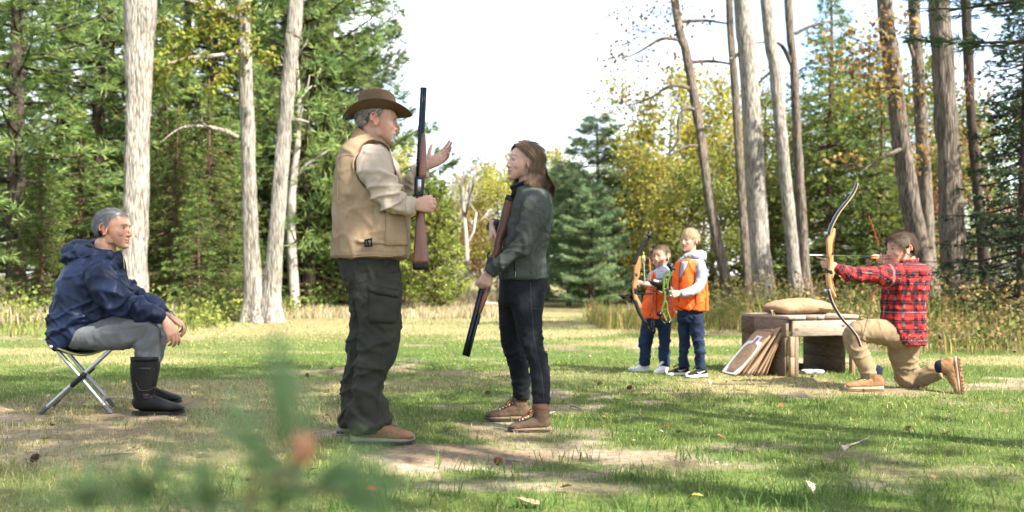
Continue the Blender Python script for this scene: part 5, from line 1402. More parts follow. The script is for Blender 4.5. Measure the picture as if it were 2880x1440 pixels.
WALN = mat('walnut', (0.17, 0.055, 0.022), rough=0.32, spec=0.4, var=0.55, vscale=10, stretch=(3, 3, 0.6), coat=0.25)
WALN2 = mat('dark_walnut', (0.115, 0.045, 0.022), rough=0.35, var=0.55, vscale=10, stretch=(3, 3, 0.6), coat=0.2)
BLUED = mat('blued_steel', (0.020, 0.026, 0.034), rough=0.28, metal=0.75, var=0.2, vscale=30)
STEEL = mat('polished_steel', (0.42, 0.42, 0.42), rough=0.3, metal=0.9, var=0.2, vscale=40)

def shotgun(label, butt, muzzle, down, wood, single, pad_to=0.03):
    """butt and muzzle world points, down = toward the trigger side"""
    butt, muzzle = np.array(butt, float), np.array(muzzle, float)
    L = np.linalg.norm(muzzle - butt); g = (muzzle - butt) / L
    k = -np.array(down, float); k -= g * (k @ g); k /= np.linalg.norm(k); w = np.cross(g, k)
    q = L / 0.94
    gun = thing('shotgun', label, 'shotgun', tuple(butt))
    def row(s, t, a, b): p = butt + g * s * L + k * t * q; return [*p, a * q, b * q]
    # stock: comb line, drop toward the butt
    one('stock', loft([row(0.032, -0.034, 0.041, 0.019), row(0.10, -0.031, 0.037, 0.019), row(0.20, -0.025, 0.029, 0.018), row(0.27, -0.020, 0.023, 0.0165), row(0.315, -0.022, 0.024, 0.0165), row(0.345, -0.026, 0.024, 0.0165), row(0.385, -0.014, 0.019, 0.0165), row(0.41, -0.007, 0.019, 0.0165)], ref=w, n=22, sub=4, power=2.3, cap=0.1), wood, gun)
    one('butt_pad', loft([row(0.0, -0.036, 0.0405, 0.0185), row(0.034, -0.034, 0.0415, 0.0195)], ref=w, n=22, sub=2, power=2.3, cap=0.2), BLACKP, gun)
    one('receiver', loft([row(0.40, -0.007, 0.021, 0.018), row(0.42, -0.006, 0.024, 0.019), row(0.49, -0.006, 0.025, 0.019), row(0.505, -0.006, 0.023, 0.018)], ref=w, n=22, sub=3, power=4.0, cap=0.15), BLUED if not single else BLUED, gun)
    one('side_plate', loft([row(0.425, -0.008, 0.012, 0.0205), row(0.49, -0.008, 0.014, 0.0205)], ref=w, n=16, sub=2, power=4.0, cap=0.2), STEEL if single else BLUED, gun)
    one('top_lever', tube([row(0.405, 0.016, 0, 0)[:3], row(0.385, 0.022, 0, 0)[:3], row(0.365, 0.016, 0, 0)[:3]], 0.005 * q, n=8), BLUED, gun)
    one('trigger_guard', tube([row(0.445, -0.030, 0, 0)[:3], row(0.435, -0.050, 0, 0)[:3], row(0.40, -0.056, 0, 0)[:3], row(0.365, -0.050, 0, 0)[:3], row(0.35, -0.042, 0, 0)[:3]], 0.0035 * q, n=8), BLUED, gun)
    one('trigger', tube([row(0.405, -0.026, 0, 0)[:3], row(0.402, -0.038, 0, 0)[:3], row(0.408, -0.046, 0, 0)[:3]], 0.003 * q, n=6), STEEL, gun)
    one('forend', loft([row(0.505, -0.018, 0.020, 0.0185), row(0.56, -0.019, 0.020, 0.0195), row(0.66, -0.0165, 0.0165, 0.018), row(0.73, -0.014, 0.012, 0.015), row(0.745, -0.012, 0.008, 0.010)], ref=w, n=20, sub=3, power=2.3, cap=0.4), wood, gun)
    for t in ((0.0075, -0.0125) if not single else (0.002, -0.011)):
        r0 = 0.0112 if not single else 0.0095
        one('barrel', loft([row(0.50, t, r0, r0), row(0.75, t, r0 * 0.92, r0 * 0.92), row(1.0, t, r0 * 0.9, r0 * 0.9)], ref=w, n=16, sub=2, cap=0.02), BLUED, gun)
    one('rib', loft([row(0.50, 0.0205 if not single else 0.0125, 0.0022, 0.004), row(0.998, 0.019 if not single else 0.0115, 0.0022, 0.004)], ref=w, n=8, sub=1, cap=0.2), BLUED, gun)
    one('bead', ball(row(0.992, 0.0235 if not single else 0.016, 0, 0)[:3], 0.003, 8), STEEL, gun)
    if not single:
        one('muzzle_cap', loft([row(0.996, -0.0125, 0.0082, 0.0082), row(1.001, -0.0125, 0.0082, 0.0082)], ref=w, n=14, sub=1, cap=0.1), mat('red_plastic', (0.35, 0.01, 0.012), rough=0.4), gun)
        one('forend_latch', loft([row(0.75, -0.020, 0.006, 0.008), row(0.80, -0.022, 0.006, 0.008)], ref=w, n=10, sub=1), BLUED, gun)
    else:
        one('sling_swivel', tube([row(0.29, 0.002, 0, 0)[:3], row(0.285, 0.016, 0, 0)[:3], row(0.275, 0.026, 0, 0)[:3]], 0.0045, n=8), mat('red_cord', (0.22, 0.02, 0.03), rough=0.7), gun)
        for s in (0.60, 0.68, 0.78): one('barrel_stud', ball(row(s, 0.013, 0, 0)[:3], 0.005, 8), BLUED, gun)
    return gun

def build_guns():
    shotgun('long shotgun held upright by the man in the hat', P(1164, 757, 5.07), P(1190, 246, 5.10), (1, 0, 0.05), WALN, True)
    shotgun('double-barrel shotgun held muzzle down by the young woman', P(1426, 549, 5.60), P(1310, 1001, 5.44), (0.9, 0.25, 0.25), WALN2, False)

def bow_tube(pxs, Y, r, m, name, par, n=6, sub=3):
    return one(name, tube([P(x, y, Y) for x, y in pxs], r, n=n, sub=sub), m, par)

def build_bows():
    # ---- wooden compound bow of the smaller boy
    Y = 8.43
    WD = mat('maple_riser', (0.34, 0.155, 0.06), rough=0.35, var=0.3, vscale=12, stretch=(4, 4, 0.6), coat=0.2)
    b = thing('compound_bow', 'compound bow with wooden handle and black limbs held by the smaller boy', 'bow', tuple(P(1790, 860, Y)))
    def rl(rows, **kw): return pxl(Y, [(x, y, 0, a, bb) for x, y, a, bb in rows], **kw)
    one('riser', rl([(1797, 722, 6, 0.014), (1794, 738, 9, 0.016), (1791, 760, 9, 0.016), (1790, 778, 8, 0.016), (1786, 790, 5, 0.016), (1784, 806, 6, 0.017), (1784, 824, 5, 0.015), (1789, 842, 7, 0.016), (1797, 858, 7, 0.015), (1800, 866, 5, 0.013)], n=18, power=3, cap=0.3), WD, b)
    one('riser_grip', rl([(1786, 812, 8, 0.019), (1787, 826, 6, 0.018)], n=14), BLACKP, b)
    one('limb', rl([(1785, 742, 6, 0.018), (1794, 716, 5.5, 0.018), (1806, 690, 5, 0.017), (1818, 667, 4, 0.014)], n=12, power=4), BLACKP, b)
    one('limb', rl([(1786, 845, 6, 0.018), (1797, 876, 5.5, 0.018), (1814, 906, 5, 0.017), (1828, 932, 4, 0.014)], n=12, power=4), BLACKP, b)
    for cx, cy in ((1825, 660), (1836, 930)):
        c = P(cx, cy, Y); v = []
        rr = [(8.0 + 2.5 * math.cos(t)) * Y / F for t in np.linspace(0, 2 * math.pi, 24, endpoint=False)]
        pts = [(r * math.cos(t) * 0.8, r * math.sin(t) * 1.25) for r, t in zip(rr, np.linspace(0, 2 * math.pi, 24, endpoint=False))]
        v, f = extrude(pts, c, (1, 0, 0), (0, 0, 1), 0.014); mb = MB(); mb.add(v, f); cm = mb.build('cam', BLACKP, b, smooth=False)
        one('axle', tube([c + [0, -0.012, 0], c + [0, 0.012, 0]], 0.004, n=8, sub=1), STEEL, cm)
    STR = mat('bow_string', (0.05, 0.045, 0.04), rough=0.8); STO = mat('orange_serving', (0.45, 0.16, 0.05), rough=0.8)
    for pts in ([(1830, 662), (1832, 800), (1840, 928)], [(1824, 664), (1829, 800), (1833, 928)]):
        bow_tube(pts, Y + 0.01, 0.0022, STR, 'string', b, sub=2)
    bow_tube([(1827, 730), (1829, 760), (1829, 790)], Y - 0.004, 0.0042, STO, 'string_serving', b, sub=1)
    one('peep', ball(P(1824, 727, Y), 0.008, 8), mat('red_plastic', (0.35, 0.01, 0.012)), b)
    st = bow_tube([(1748, 831), (1790, 828), (1836, 825)], Y, 0.007, BLACKM, 'stabiliser', b, sub=2)
    bow_tube([(1744, 831), (1756, 830.4)], Y, 0.0135, BLACKP, 'stabiliser_weight', st, sub=1)
    one('stabiliser_cap', ball(P(1744, 831.5, Y), 0.011, 10), STEEL, st)
    bow_tube([(1797, 763), (1818, 763)], Y, 0.009, BLACKP, 'sight_bracket', b, sub=1)
    v, f = extrude([(-0.008, -0.012), (0.008, -0.012), (0.008, 0.012), (-0.008, 0.012)], P(1791, 772, Y - 0.018), (1, 0, 0), (0, 0, 1), 0.003); mb = MB(); mb.add(v, f); mb.build('riser_badge', mat('badge_navy', (0.03, 0.04, 0.07), rough=0.5), b, smooth=False)
    def fletch(p, d, col, par, n=3, L=0.05, hgt=0.012):
        d = np.array(d, float); d /= np.linalg.norm(d); a = np.cross(d, (0.3, 0.9, 0.1)); a /= np.linalg.norm(a); c = np.cross(d, a)
        for i in range(n):
            th = 2 * math.pi * i / n + 0.4; u = a * math.cos(th) + c * math.sin(th)
            v, f = extrude([(0, 0.002), (0.2 * L, hgt), (0.8 * L, hgt * 0.9), (L, 0.002)], p, d, u, 0.0015); mb = MB(); mb.add(v, f); mb.build('fletching', col[i % len(col)], par, smooth=False)
    CARB = mat('carbon_shaft', (0.02, 0.022, 0.025), rough=0.35, var=0.2); NEON = mat('neon_yellow', (0.55, 0.62, 0.08), rough=0.6); WHF = mat('white_vane', (0.75, 0.75, 0.72), rough=0.6); ORF = mat('orange_vane', (0.75, 0.2, 0.03), rough=0.6)
    a1 = thing('arrow', 'arrow with yellow fletching upright in the bow quiver of the smaller boy', 'arrow', tuple(P(1813, 795, Y)))
    one('shaft', tube([P(1813, 795, Y - 0.02), P(1810, 712, Y - 0.02)], 0.004, n=8, sub=1), mat('grey_shaft', (0.3, 0.3, 0.3), rough=0.4), a1)
    fletch(P(1811, 738, Y - 0.02), P(1810, 712, Y) - P(1811, 738, Y), [NEON, WHF], a1, L=0.065, hgt=0.016)
    one('nock', ball(P(1810, 711, Y - 0.02), 0.006, 8), NEON, a1)
    a2 = thing('arrow', 'arrow nocked across the front of the two boys', 'arrow', tuple(P(1845, 820, 8.2)))
    p0, p1 = P(1800, 806, 8.36), P(1886, 831, 8.10)
    one('shaft', tube([p0, p1], 0.0042, n=8, sub=1), CARB, a2); fletch(p0 + (p1 - p0) * 0.62, p1 - p0, [WHF, ORF], a2, L=0.06, hgt=0.014); one('nock', ball(p1, 0.006, 8), WHF, a2)
    one('point', tube([p0, p0 - (p1 - p0) * 0.06], 0.005, n=8, sub=1, r2=0.001), STEEL, a2)

    # ---- green compound bow between the boys
    Y = 8.12
    GRN = mat('lime_green_alloy', (0.105, 0.145, 0.032), rough=0.4, var=0.4, vscale=25, metal=0.3)
    g = thing('compound_bow', 'lime green compound bow with cut-out handle held by the taller boy', 'bow', tuple(P(1870, 890, Y)))
    Z = lambda x, y: (1730 + x / 5.855, 740 + y / 5.855)
    rails = [[(885, 120), (830, 190), (795, 250), (800, 330), (795, 420), (800, 480)], [(955, 115), (910, 200), (880, 270), (860, 350), (858, 430), (835, 490)], [(815, 480), (815, 560), (805, 630), (790, 690), (765, 760), (770, 800)],
             [(830, 630), (855, 690), (850, 760), (870, 830), (905, 920)], [(770, 800), (800, 860), (830, 920), (855, 970)]]
    mb = MB()
    for rl_ in rails: add_l(mb, tube([P(*Z(x, y), Y) for x, y in rl_], 0.0105, n=8))
    for a_, c_ in (((800, 260), (880, 280)), ((800, 330), (862, 350)), ((797, 420), (858, 440)), ((830, 195), (900, 210)), ((800, 480), (838, 485)), ((775, 780), (850, 760)), ((850, 760), (800, 860)), ((870, 830), (830, 920)), ((800, 690), (830, 640)), ((835, 290), (862, 400)), ((810, 380), (835, 300))):
        add_l(mb, tube([P(*Z(*a_), Y), P(*Z(*c_), Y)], 0.0075, n=6, sub=1))
    mb.build('riser', GRN, g)
    one('limb', tube([P(*Z(930, 120), Y), P(*Z(940, 70), Y), P(*Z(975, 100), Y)], 0.014, n=8), BLACKP, g)
    for (x, y, r) in ((920, 50, 0.030), (740, 830, 0.026), (890, 970, 0.030)):
        c = P(*Z(x, y), Y)
        pts = [(r * (1 + 0.25 * math.cos(2 * t + x)) * math.cos(t), r * 0.9 * math.sin(t)) for t in np.linspace(0, 2 * math.pi, 20, endpoint=False)]
        v, f = extrude(pts, c, (1, 0, 0), (0, 0, 1), 0.02); m2 = MB(); m2.add(v, f); cm = m2.build('cam', BLACKP, g, smooth=False)
        one('axle', tube([c + [0, -0.015, 0], c + [0, 0.015, 0]], 0.005, n=8, sub=1), STEEL, cm)
    one('limb', tube([P(*Z(770, 800), Y), P(*Z(745, 900), Y), P(*Z(800, 985), Y), P(*Z(880, 985), Y)], 0.011, n=8), BLACKM, g)
    one('string', tube([P(*Z(915, 60), Y), P(*Z(905, 560), Y), P(*Z(900, 960), Y)], 0.0026, n=6), STR, g)
    one('cable_rod', tube([P(*Z(815, 600), Y), P(*Z(905, 650), Y)], 0.006, n=8, sub=1), BLACKP, g)
    one('grip', tube([P(*Z(858, 430), Y), P(*Z(865, 480), Y)], 0.014, n=8, sub=1), BLACKP, g)

    # ---- recurve bow of the archer
    Y = 7.22
    r = thing('recurve_bow', 'tall wooden recurve bow drawn by the kneeling boy', 'bow', tuple(P(2335, 835, Y)))
    RW = mat('laminated_riser', (0.50, 0.27, 0.11), rough=0.3, var=0.4, vscale=9, stretch=(6, 6, 0.5), coat=0.3)
    RD = mat('dark_laminate', (0.14, 0.045, 0.02), rough=0.3, coat=0.3)
    NVL = mat('navy_limb_face', (0.012, 0.020, 0.05), rough=0.22, coat=0.4, var=0.1); CRM = mat('cream_limb_edge', (0.45, 0.33, 0.17), rough=0.4)
    def rows(rs, **kw): return pxl(Y, [(x, y, 0, a, bb) for x, y, a, bb in rs], **kw)
    one('riser', rows([(2345, 643, 3, 0.016), (2342, 660, 7, 0.018), (2334, 676, 10, 0.02), (2333, 695, 9, 0.02), (2334, 718, 9, 0.02), (2336, 730, 7, 0.018), (2336, 752, 7, 0.019), (2336, 768, 10, 0.021), (2332, 785, 9, 0.02), (2336, 805, 9, 0.02), (2344, 822, 6, 0.018), (2348, 836, 3, 0.016)], n=20, sub=4, power=3, cap=0.3), RW, r)
    one('riser_stripe', rows([(2347, 650, 2, 0.0165), (2345, 668, 3, 0.0195), (2341, 690, 2.5, 0.0212), (2340, 716, 2.5, 0.0212)], n=12, power=3), RD, r)
    one('riser_stripe', rows([(2338, 772, 3, 0.022), (2338, 790, 2.5, 0.0213), (2342, 808, 2.5, 0.021), (2349, 826, 2, 0.0185)], n=12, power=3), RD, r)
    U = [(2329, 658), (2338, 632), (2356, 598), (2376, 572), (2393, 550), (2404, 530), (2409, 513)]
    D = [(2328, 812), (2336, 842), (2352, 874), (2372, 902), (2393, 924), (2410, 948), (2419, 974)]
    for pts in (U, D):
        lm = one('limb', rows([(x, y, 3.6 - 1.6 * i / 6, 0.021 - 0.008 * i / 6) for i, (x, y) in enumerate(pts)], n=14, power=4, cap=0.3), NVL, r)
        one('limb_edge', rows([(x + 3.4, y + (2 if pts is D else 2), 1.6, 0.0205 - 0.008 * i / 6) for i, (x, y) in enumerate(pts)], n=10, power=4, cap=0.3), CRM, lm)
    for cx, cy in ((2326, 657), (2326, 818)):
        one('limb_bolt', [tube([P(cx - 5, cy, Y), P(cx + 7, cy, Y)], 0.013, n=12, sub=1), ball(P(cx - 5, cy, Y), 0.012, 10)], STEEL, r)
    one('arrow_rest', ball(P(2343, 713, Y - 0.022), 0.008, 8), BLACKP, r)
    one('grip_wrap', rows([(2334, 762, 10, 0.023), (2336, 770, 11, 0.023)], n=14), BLACKP, r)
    TS = mat('red_twist', (0.42, 0.05, 0.03), rough=0.7)
    nock = P(2484, 722, 7.33)
    top, bot = P(2411, 515, Y), P(2424, 957, Y)
    for e in (top, bot):
        one('string', tube([e, e + (nock - e) * 0.45], 0.0028, n=6, sub=1), STR, r)
        one('string_serving', tube([e + (nock - e) * 0.45, e + (nock - e) * 0.85], 0.0034, n=6, sub=1), TS, r)
        one('string', tube([e + (nock - e) * 0.85, nock], 0.0032, n=6, sub=1), STR, r)
    one('silencer', ball(top + (nock - top) * 0.36, 0.010, 8), BLACKP, r)
    a3 = thing('arrow', 'arrow with orange and white fletching drawn on the recurve bow', 'arrow', tuple(nock))
    tip = P(2276, 717, 7.16); nk = nock
    one('shaft', tube([tip, nk], 0.0036, n=8, sub=1), CARB, a3); one('point', tube([tip, tip + (nk - tip) * 0.18], 0.0042, n=8, sub=1), mat('alu_shaft', (0.7, 0.72, 0.75), rough=0.25, metal=0.8), a3)
    fletch(nk + (tip - nk) * 0.05, tip - nk, [ORF, WHF, WHF], a3, L=0.085, hgt=0.017)

# ------------------------------------------------------------------ plank bench, sandbag, targets
def build_bench():
    C = np.array([2.365, 8.34, 0]); u = np.array([0.945, 0.327, 0]); v = np.array([-0.327, 0.945, 0]); z = np.array([0, 0, 1.0])
    ax = np.array([u, v, z])
    def wood(name, c, c2, sx):
        return mat(name, c, rough=0.85, col2=c2, vscale=7, stretch=sx, bump=0.35, bscale=60, detail=6)
    W1 = wood('weathered_plank', (0.20, 0.155, 0.115), (0.105, 0.08, 0.06), (2, 2, 14))
    W2 = wood('pale_plank', (0.33, 0.275, 0.215), (0.20, 0.16, 0.12), (2, 2, 14))
    W3 = wood('dark_plank', (0.13, 0.09, 0.06), (0.065, 0.045, 0.03), (2, 2, 14))
    W4 = wood('warm_post', (0.30, 0.20, 0.12), (0.19, 0.125, 0.075), (14, 14, 2))
    be = thing('bench', 'low weathered plank shooting bench behind the leaning cardboard targets', 'bench', tuple(C))
    def bd(name, p, half, m):
        # p in bench coordinates (u, v, z)
        vv, f = bbox_bev(C + p[0] * u + p[1] * v + p[2] * z, half, ax, 0.004); mb = MB(); mb.add(vv, f); return mb.build(name, m, be, smooth=False)
    LU, LV, H = 0.70, 0.70, 0.522
    # top boards run front to back
    x = -0.015
    for i, w in enumerate((0.185, 0.115, 0.075, 0.19, 0.165)):
        bd('top_board', (x + w / 2, LV / 2 - 0.01, H - 0.015 + (0.0012 * (i % 2))), (w / 2 - 0.0025, LV / 2 + 0.012, 0.015), W1 if i % 2 else W2)
        x += w
    # front apron
    ap = bd('apron_board', (LU / 2 + 0.02, 0.012, H - 0.105), (LU / 2 - 0.02, 0.017, 0.073), W2)
    bd('apron_board', (LU / 2 + 0.02, LV - 0.03, H - 0.105), (LU / 2 - 0.02, 0.017, 0.073), W1)
    # left end: stacked boards, corner posts
    for k, (zc, hh, m) in enumerate(((H - 0.105, 0.073, W1), (0.255, 0.085, W3), (0.083, 0.083, W3))):
        bd('end_board', (-0.003, LV / 2 + 0.01, zc), (0.016, LV / 2 - 0.012 * (k > 0), hh + 0.0), m)
    bd('end_board', (-0.004, LV * 0.84, H - 0.105), (0.0185, 0.10, 0.0725), W3)
    bd('corner_post', (0.036, 0.006, 0.255), (0.022, 0.018, 0.088), W4)
    bd('corner_post', (0.036, 0.006, 0.083), (0.022, 0.0185, 0.083), W4)
    bd('corner_post', (0.080, 0.008, 0.17), (0.020, 0.018, 0.172), W1)
    bd('corner_post', (0.036, LV - 0.03, 0.17), (0.022, 0.018, 0.172), W3)
    # right end panel
    for k, (zc, hh) in enumerate(((0.30, 0.062), (0.185, 0.05), (0.067, 0.064))):
        bd('end_board', (LU - 0.055, LV / 2 + 0.03, zc), (0.016, LV / 2 - 0.06, hh + 0.0015), W3)
    bd('corner_post', (LU - 0.02, 0.03, 0.17), (0.018, 0.022, 0.172), W4)
    bd('corner_post', (LU - 0.02, LV - 0.06, 0.17), (0.018, 0.022, 0.172), W3)
    # nail heads and knots on the pale board
    for s, t in ((0.05, 0.045), (0.05, -0.04), (LU - 0.04, 0.045), (LU - 0.04, -0.04), (0.3, 0.01), (0.22, 0.05)):
        c = C + (s) * u - 0.006 * v + (H - 0.105 + t) * z
        vv, f = bbox_bev(c, (0.004, 0.0015, 0.004), ax, 0.001); mb = MB(); mb.add(vv, f); mb.build('nail_head', mat('rusty_nail', (0.06, 0.04, 0.03), rough=0.7, metal=0.3), ap, smooth=False)
    for s, t, r in ((0.08, -0.012, 0.014), (0.56, 0.012, 0.013)):
        c = C + s * u - 0.0052 * v + (H - 0.105 + t) * z
        kn = ball((0, 0, 0), (r * 1.6, 0.002, r), 12); kn['v'] = kn['v'] @ ax + c; one('knot', kn, mat('knot_brown', (0.14, 0.085, 0.05), rough=0.85), ap)
    # ---- sandbag
    BU = mat('burlap', (0.255, 0.175, 0.105), rough=0.95, var=0.2, vscale=20, bump=0.5, bscale=260)
    c = C + 0.30 * u + 0.30 * v + H * z
    rows_ = []
    sb = [loft([[*(c + s * 0.30 * (0.97 * u + 0.1 * v) + z * (0.062 + 0.008 * math.sin(3 * s + 1))), 0.064 * k, 0.175 * k2] for s, k, k2 in ((-1.0, 0.35, 0.55), (-0.86, 0.7, 0.88), (-0.55, 0.98, 1.0), (0, 1.08, 1.04), (0.5, 1.04, 1.0), (0.85, 0.95, 0.93), (0.98, 0.75, 0.82))], ref=v, n=30, sub=4, power=2.7, cap=0.3)]
    vv, li, lt, ed = remesh(sb, 0.008, 3)
    n = vnormals(vv, li, lt); vv = vv + n * (0.010 * noise3(vv * 8, 3) + 0.004 * (np.exp(-(np.abs(fbm((vv) * 11, 2, 4)) / 0.2) ** 1.2) - 0.3))[:, None]
    vv[:, 2] = np.maximum(vv[:, 2], H + 0.002)
    bag = thing('sandbag', 'plump burlap sandbag lying on the plank bench', 'sandbag', tuple(c))
    sbo = link('bag', new_mesh('bag', vv, li, lt), BU, bag)
    one('side_seam', tube([c + s * 0.29 * u - v * (0.165 - 0.03 * abs(s) ** 3) + z * (0.055 + 0.006 * math.sin(5 * s)) for s in np.linspace(-0.75, 0.98, 12)], 0.004, n=6, sub=2), BU, sbo)
    TW = mat('jute_twine', (0.33, 0.25, 0.15), rough=0.95)
    k0 = c - 0.312 * u + z * 0.035 - v * 0.08
    one('twine', [tube([k0 + [0.02, 0, 0.012], k0, k0 + [-0.012, -0.01, 0.01], k0 + [-0.004, -0.01, -0.02], k0 + [0.002, -0.012, -0.055], k0 + [0.006, -0.012, -0.10]], 0.004, n=6), tube([k0, k0 + [0.014, -0.02, -0.03], k0 + [0.01, -0.02, -0.075]], 0.003, n=6)], TW, bag)
    kk = c - 0.03 * u - 0.158 * v + z * 0.045
    one('corner_ear', [ball(kk, (0.03, 0.018, 0.016), 10)], BU, bag)
    # ---- cardboard targets leaning on the left end
    CB = mat('cardboard', (0.34, 0.235, 0.145), rough=0.9, var=0.12, vscale=6, bump=0.08, bscale=120); CBE = mat('dark_cardboard', (0.25, 0.155, 0.085), rough=0.92, var=0.2, vscale=8)
    WHP = mat('white_print', (0.74, 0.76, 0.80), rough=0.8, var=0.05); INK = mat('grey_ink', (0.10, 0.08, 0.07), rough=0.8)
    def target(i, bl, br, tl, tr, label, printed):
        bl, br, tl, tr = [np.array(q, float) for q in (bl, br, tl, tr)]
        t = thing('cardboard_target', label, 'target', tuple((bl + br) / 2), 'cardboard targets leaning on the bench')
        ux = (br - bl); uy = ((tl - bl) + (tr - br)) / 2; nrm = np.cross(ux, uy); nrm /= np.linalg.norm(nrm)
        if nrm[0] > 0: nrm = -nrm
        bow = 0.012 * math.sin(i * 2.1)
        nx, ny = 8, 12; V = []; Fc = []
        def S(s, q, off): return bl + ux * s + uy * q + nrm * (off + bow * math.sin(q * math.pi) + 0.004 * math.sin(3 * s + i))
        for side in (0.0025, -0.0025):
            for j in range(ny + 1):
                for k in range(nx + 1):
                    cut = 0.06
                    s, q = k / nx, j / ny
                    if q > 1 - cut * 0.8: s = cut * 1.2 * (q - 1 + cut * 0.8) / (cut * 0.8) + s * (1 - 2 * cut * 1.2 * (q - 1 + cut * 0.8) / (cut * 0.8))
                    V.append(S(s, q, side))
        n1 = (nx + 1) * (ny + 1); W = nx + 1
        for j in range(ny):
            for k in range(nx):
                a = j * W + k; Fc.append((a, a + 1, a + W + 1, a + W)); Fc.append((n1 + a, n1 + a + W, n1 + a + W + 1, n1 + a + 1))
        rim = list(range(W)) + [j * W + nx for j in range(1, ny + 1)] + [ny * W + k for k in range(nx - 1, -1, -1)] + [j * W for j in range(ny - 1, 0, -1)]
        for k in range(len(rim)): a, b = rim[k], rim[(k + 1) % len(rim)]; Fc.append((b, a, n1 + a, n1 + b))
        mb = MB(); mb.add(V, Fc); sh = mb.build('sheet', CB if i % 3 != 1 else CBE, t, smooth=False)
        if printed:
            def ring(pts_o, pts_i, m, nm, off):
                n = len(pts_o); V = [S(*p, off) for p in pts_o] + [S(*p, off) for p in pts_i]
                Fq = [(k, (k + 1) % n, n + (k + 1) % n, n + k) for k in range(n)]
                mb = MB(); mb.add(V, Fq); return mb.build(nm, m, sh, smooth=False)
            outer = [(0.08, 0.015), (0.5, 0.0), (0.94, 0.015), (0.97, 0.2), (0.97, 0.45), (0.97, 0.66), (0.90, 0.755), (0.68, 0.765), (0.68, 0.885), (0.36, 0.885), (0.36, 0.765), (0.14, 0.755), (0.04, 0.66), (0.04, 0.45), (0.04, 0.2)]
            inner = [(0.30, 0.035), (0.5, 0.03), (0.72, 0.035), (0.86, 0.2), (0.90, 0.45), (0.86, 0.62), (0.78, 0.69), (0.605, 0.715), (0.605, 0.85), (0.435, 0.85), (0.435, 0.715), (0.26, 0.69), (0.16, 0.62), (0.12, 0.45), (0.16, 0.2)]
            ring(outer, inner, WHP, 'white_outline', 0.0042)
            for cy, rx, ry in ((0.36, 0.33, 0.26), (0.40, 0.235, 0.17), (0.42, 0.12, 0.085), (0.085, 0.07, 0.03)):
                th = np.linspace(0, 2 * math.pi, 36, endpoint=False)
                ring([(0.51 + rx * math.cos(a), cy + ry * math.sin(a)) for a in th], [(0.51 + (rx - 0.011) * math.cos(a), cy + (ry - 0.0075) * math.sin(a)) for a in th], INK, 'scoring_ring', 0.0045)
            mb = MB()
            for s, q in ((0.50, 0.40), (0.53, 0.43), (0.46, 0.30), (0.66, 0.42), (0.5, 0.72), (0.36, 0.42), (0.6, 0.55)):
                b = ball(S(s, q, 0.004), 0.0045, 8); mb.add(b['v'], b['f'])
            mb.build('bullet_holes', INK, sh)
        return t
    names = ['front cardboard target printed with white silhouette and scoring rings', 'second cardboard target just behind the printed front one', 'third cardboard target from the front of the leaning stack', 'fourth cardboard target in the leaning stack, tallest with a cut-out top', 'fifth cardboard target from the front of the leaning stack', 'sixth cardboard target from the front of the leaning stack', 'seventh cardboard target, second from the bench', 'last cardboard target, lying closest against the bench end']
    for i in range(8):
        d = i * 0.032 + (0.01 if i else 0)
        x0 = 1.868 + d * 1.05; ext = 0.0 if i != 3 else 0.13
        bl = [x0, 8.72 + 0.006 * math.sin(i * 3), 0.004]; br = [x0 + 0.070, 8.385 + 0.012 * math.sin(i * 1.7), 0.004]
        k = 1 + ext
        dx = (0.318 - d * 0.55); hz = math.sqrt(max(0.02, 0.49 ** 2 - dx * dx)) if i else 0.372
        hz = 0.372 + d * 0.30
        sl = np.array([dx, 0.03, hz]) * k
        tl = np.array(bl) + sl; tr = np.array(br) + sl * [1.0, 1, 0.985]
        target(i, bl, br, tl, tr, names[i], i in (0, 3))
    # ---- odds and ends under the bench
    cn = thing('red_can', 'small red can standing under the plank bench', 'can', (*P(2239, 1040, 8.85)[:2], 0))
    cc = np.array([*P(2239, 1040, 8.85)[:2], 0])
    one('can_body', loft([[*(cc + [0, 0, 0.003]), 0.021, 0.021], [*(cc + [0, 0, 0.085]), 0.021, 0.021]], flat=((1, 0, 0), (0, 1, 0)), n=18, sub=1, cap=0.05), mat('red_paint', (0.30, 0.008, 0.012), rough=0.35), cn)
    one('can_lid', loft([[*(cc + [0, 0, 0.086]), 0.019, 0.019], [*(cc + [0, 0, 0.096]), 0.019, 0.019]], flat=((1, 0, 0), (0, 1, 0)), n=18, sub=1, cap=0.1), WHP, cn)
    bx = thing('black_case', 'small black case beside the red can under the bench', 'case', (*P(2250, 1040, 8.9)[:2], 0))
    vv, f = bbox_bev([*P(2250, 1040, 8.9)[:2], 0.03], (0.025, 0.03, 0.028), None, 0.004); mb = MB(); mb.add(vv, f); cs = mb.build('case_body', BLACKP, bx, smooth=False)
    vv, f = bbox_bev([*P(2250, 1040, 8.9)[:2], 0.061], (0.026, 0.031, 0.004), None, 0.002); mb = MB(); mb.add(vv, f); mb.build('case_lid', BLACKP, bx, smooth=False)
    tr_ = thing('plastic_tray', 'white plastic tray lying on the grass under the bench', 'tray', (*P(2285, 1052, 8.6)[:2], 0))
    q = P(2285, 1052, 8.6)
    one('tray_body', loft([[q[0], q[1], 0.006, 0.085, 0.05], [q[0], q[1], 0.028, 0.095, 0.06]], flat=((0.97, 0.2, 0), (-0.2, 0.97, 0)), n=24, sub=1, power=6, cap=0.04), WHP, tr_)
    one('tray_rim', tube([[q[0] + 0.1 * math.cos(a) * 0.97 * (1 if abs(math.cos(a)) < .9 else .98) - 0.064 * math.sin(a) * 0.2, q[1] + 0.064 * math.sin(a) * 0.97 + 0.1 * math.cos(a) * 0.2, 0.03] for a in np.linspace(0, 2 * math.pi, 25)], 0.004, n=6, sub=1), mat('pale_blue_print', (0.45, 0.55, 0.65), rough=0.6), tr_)
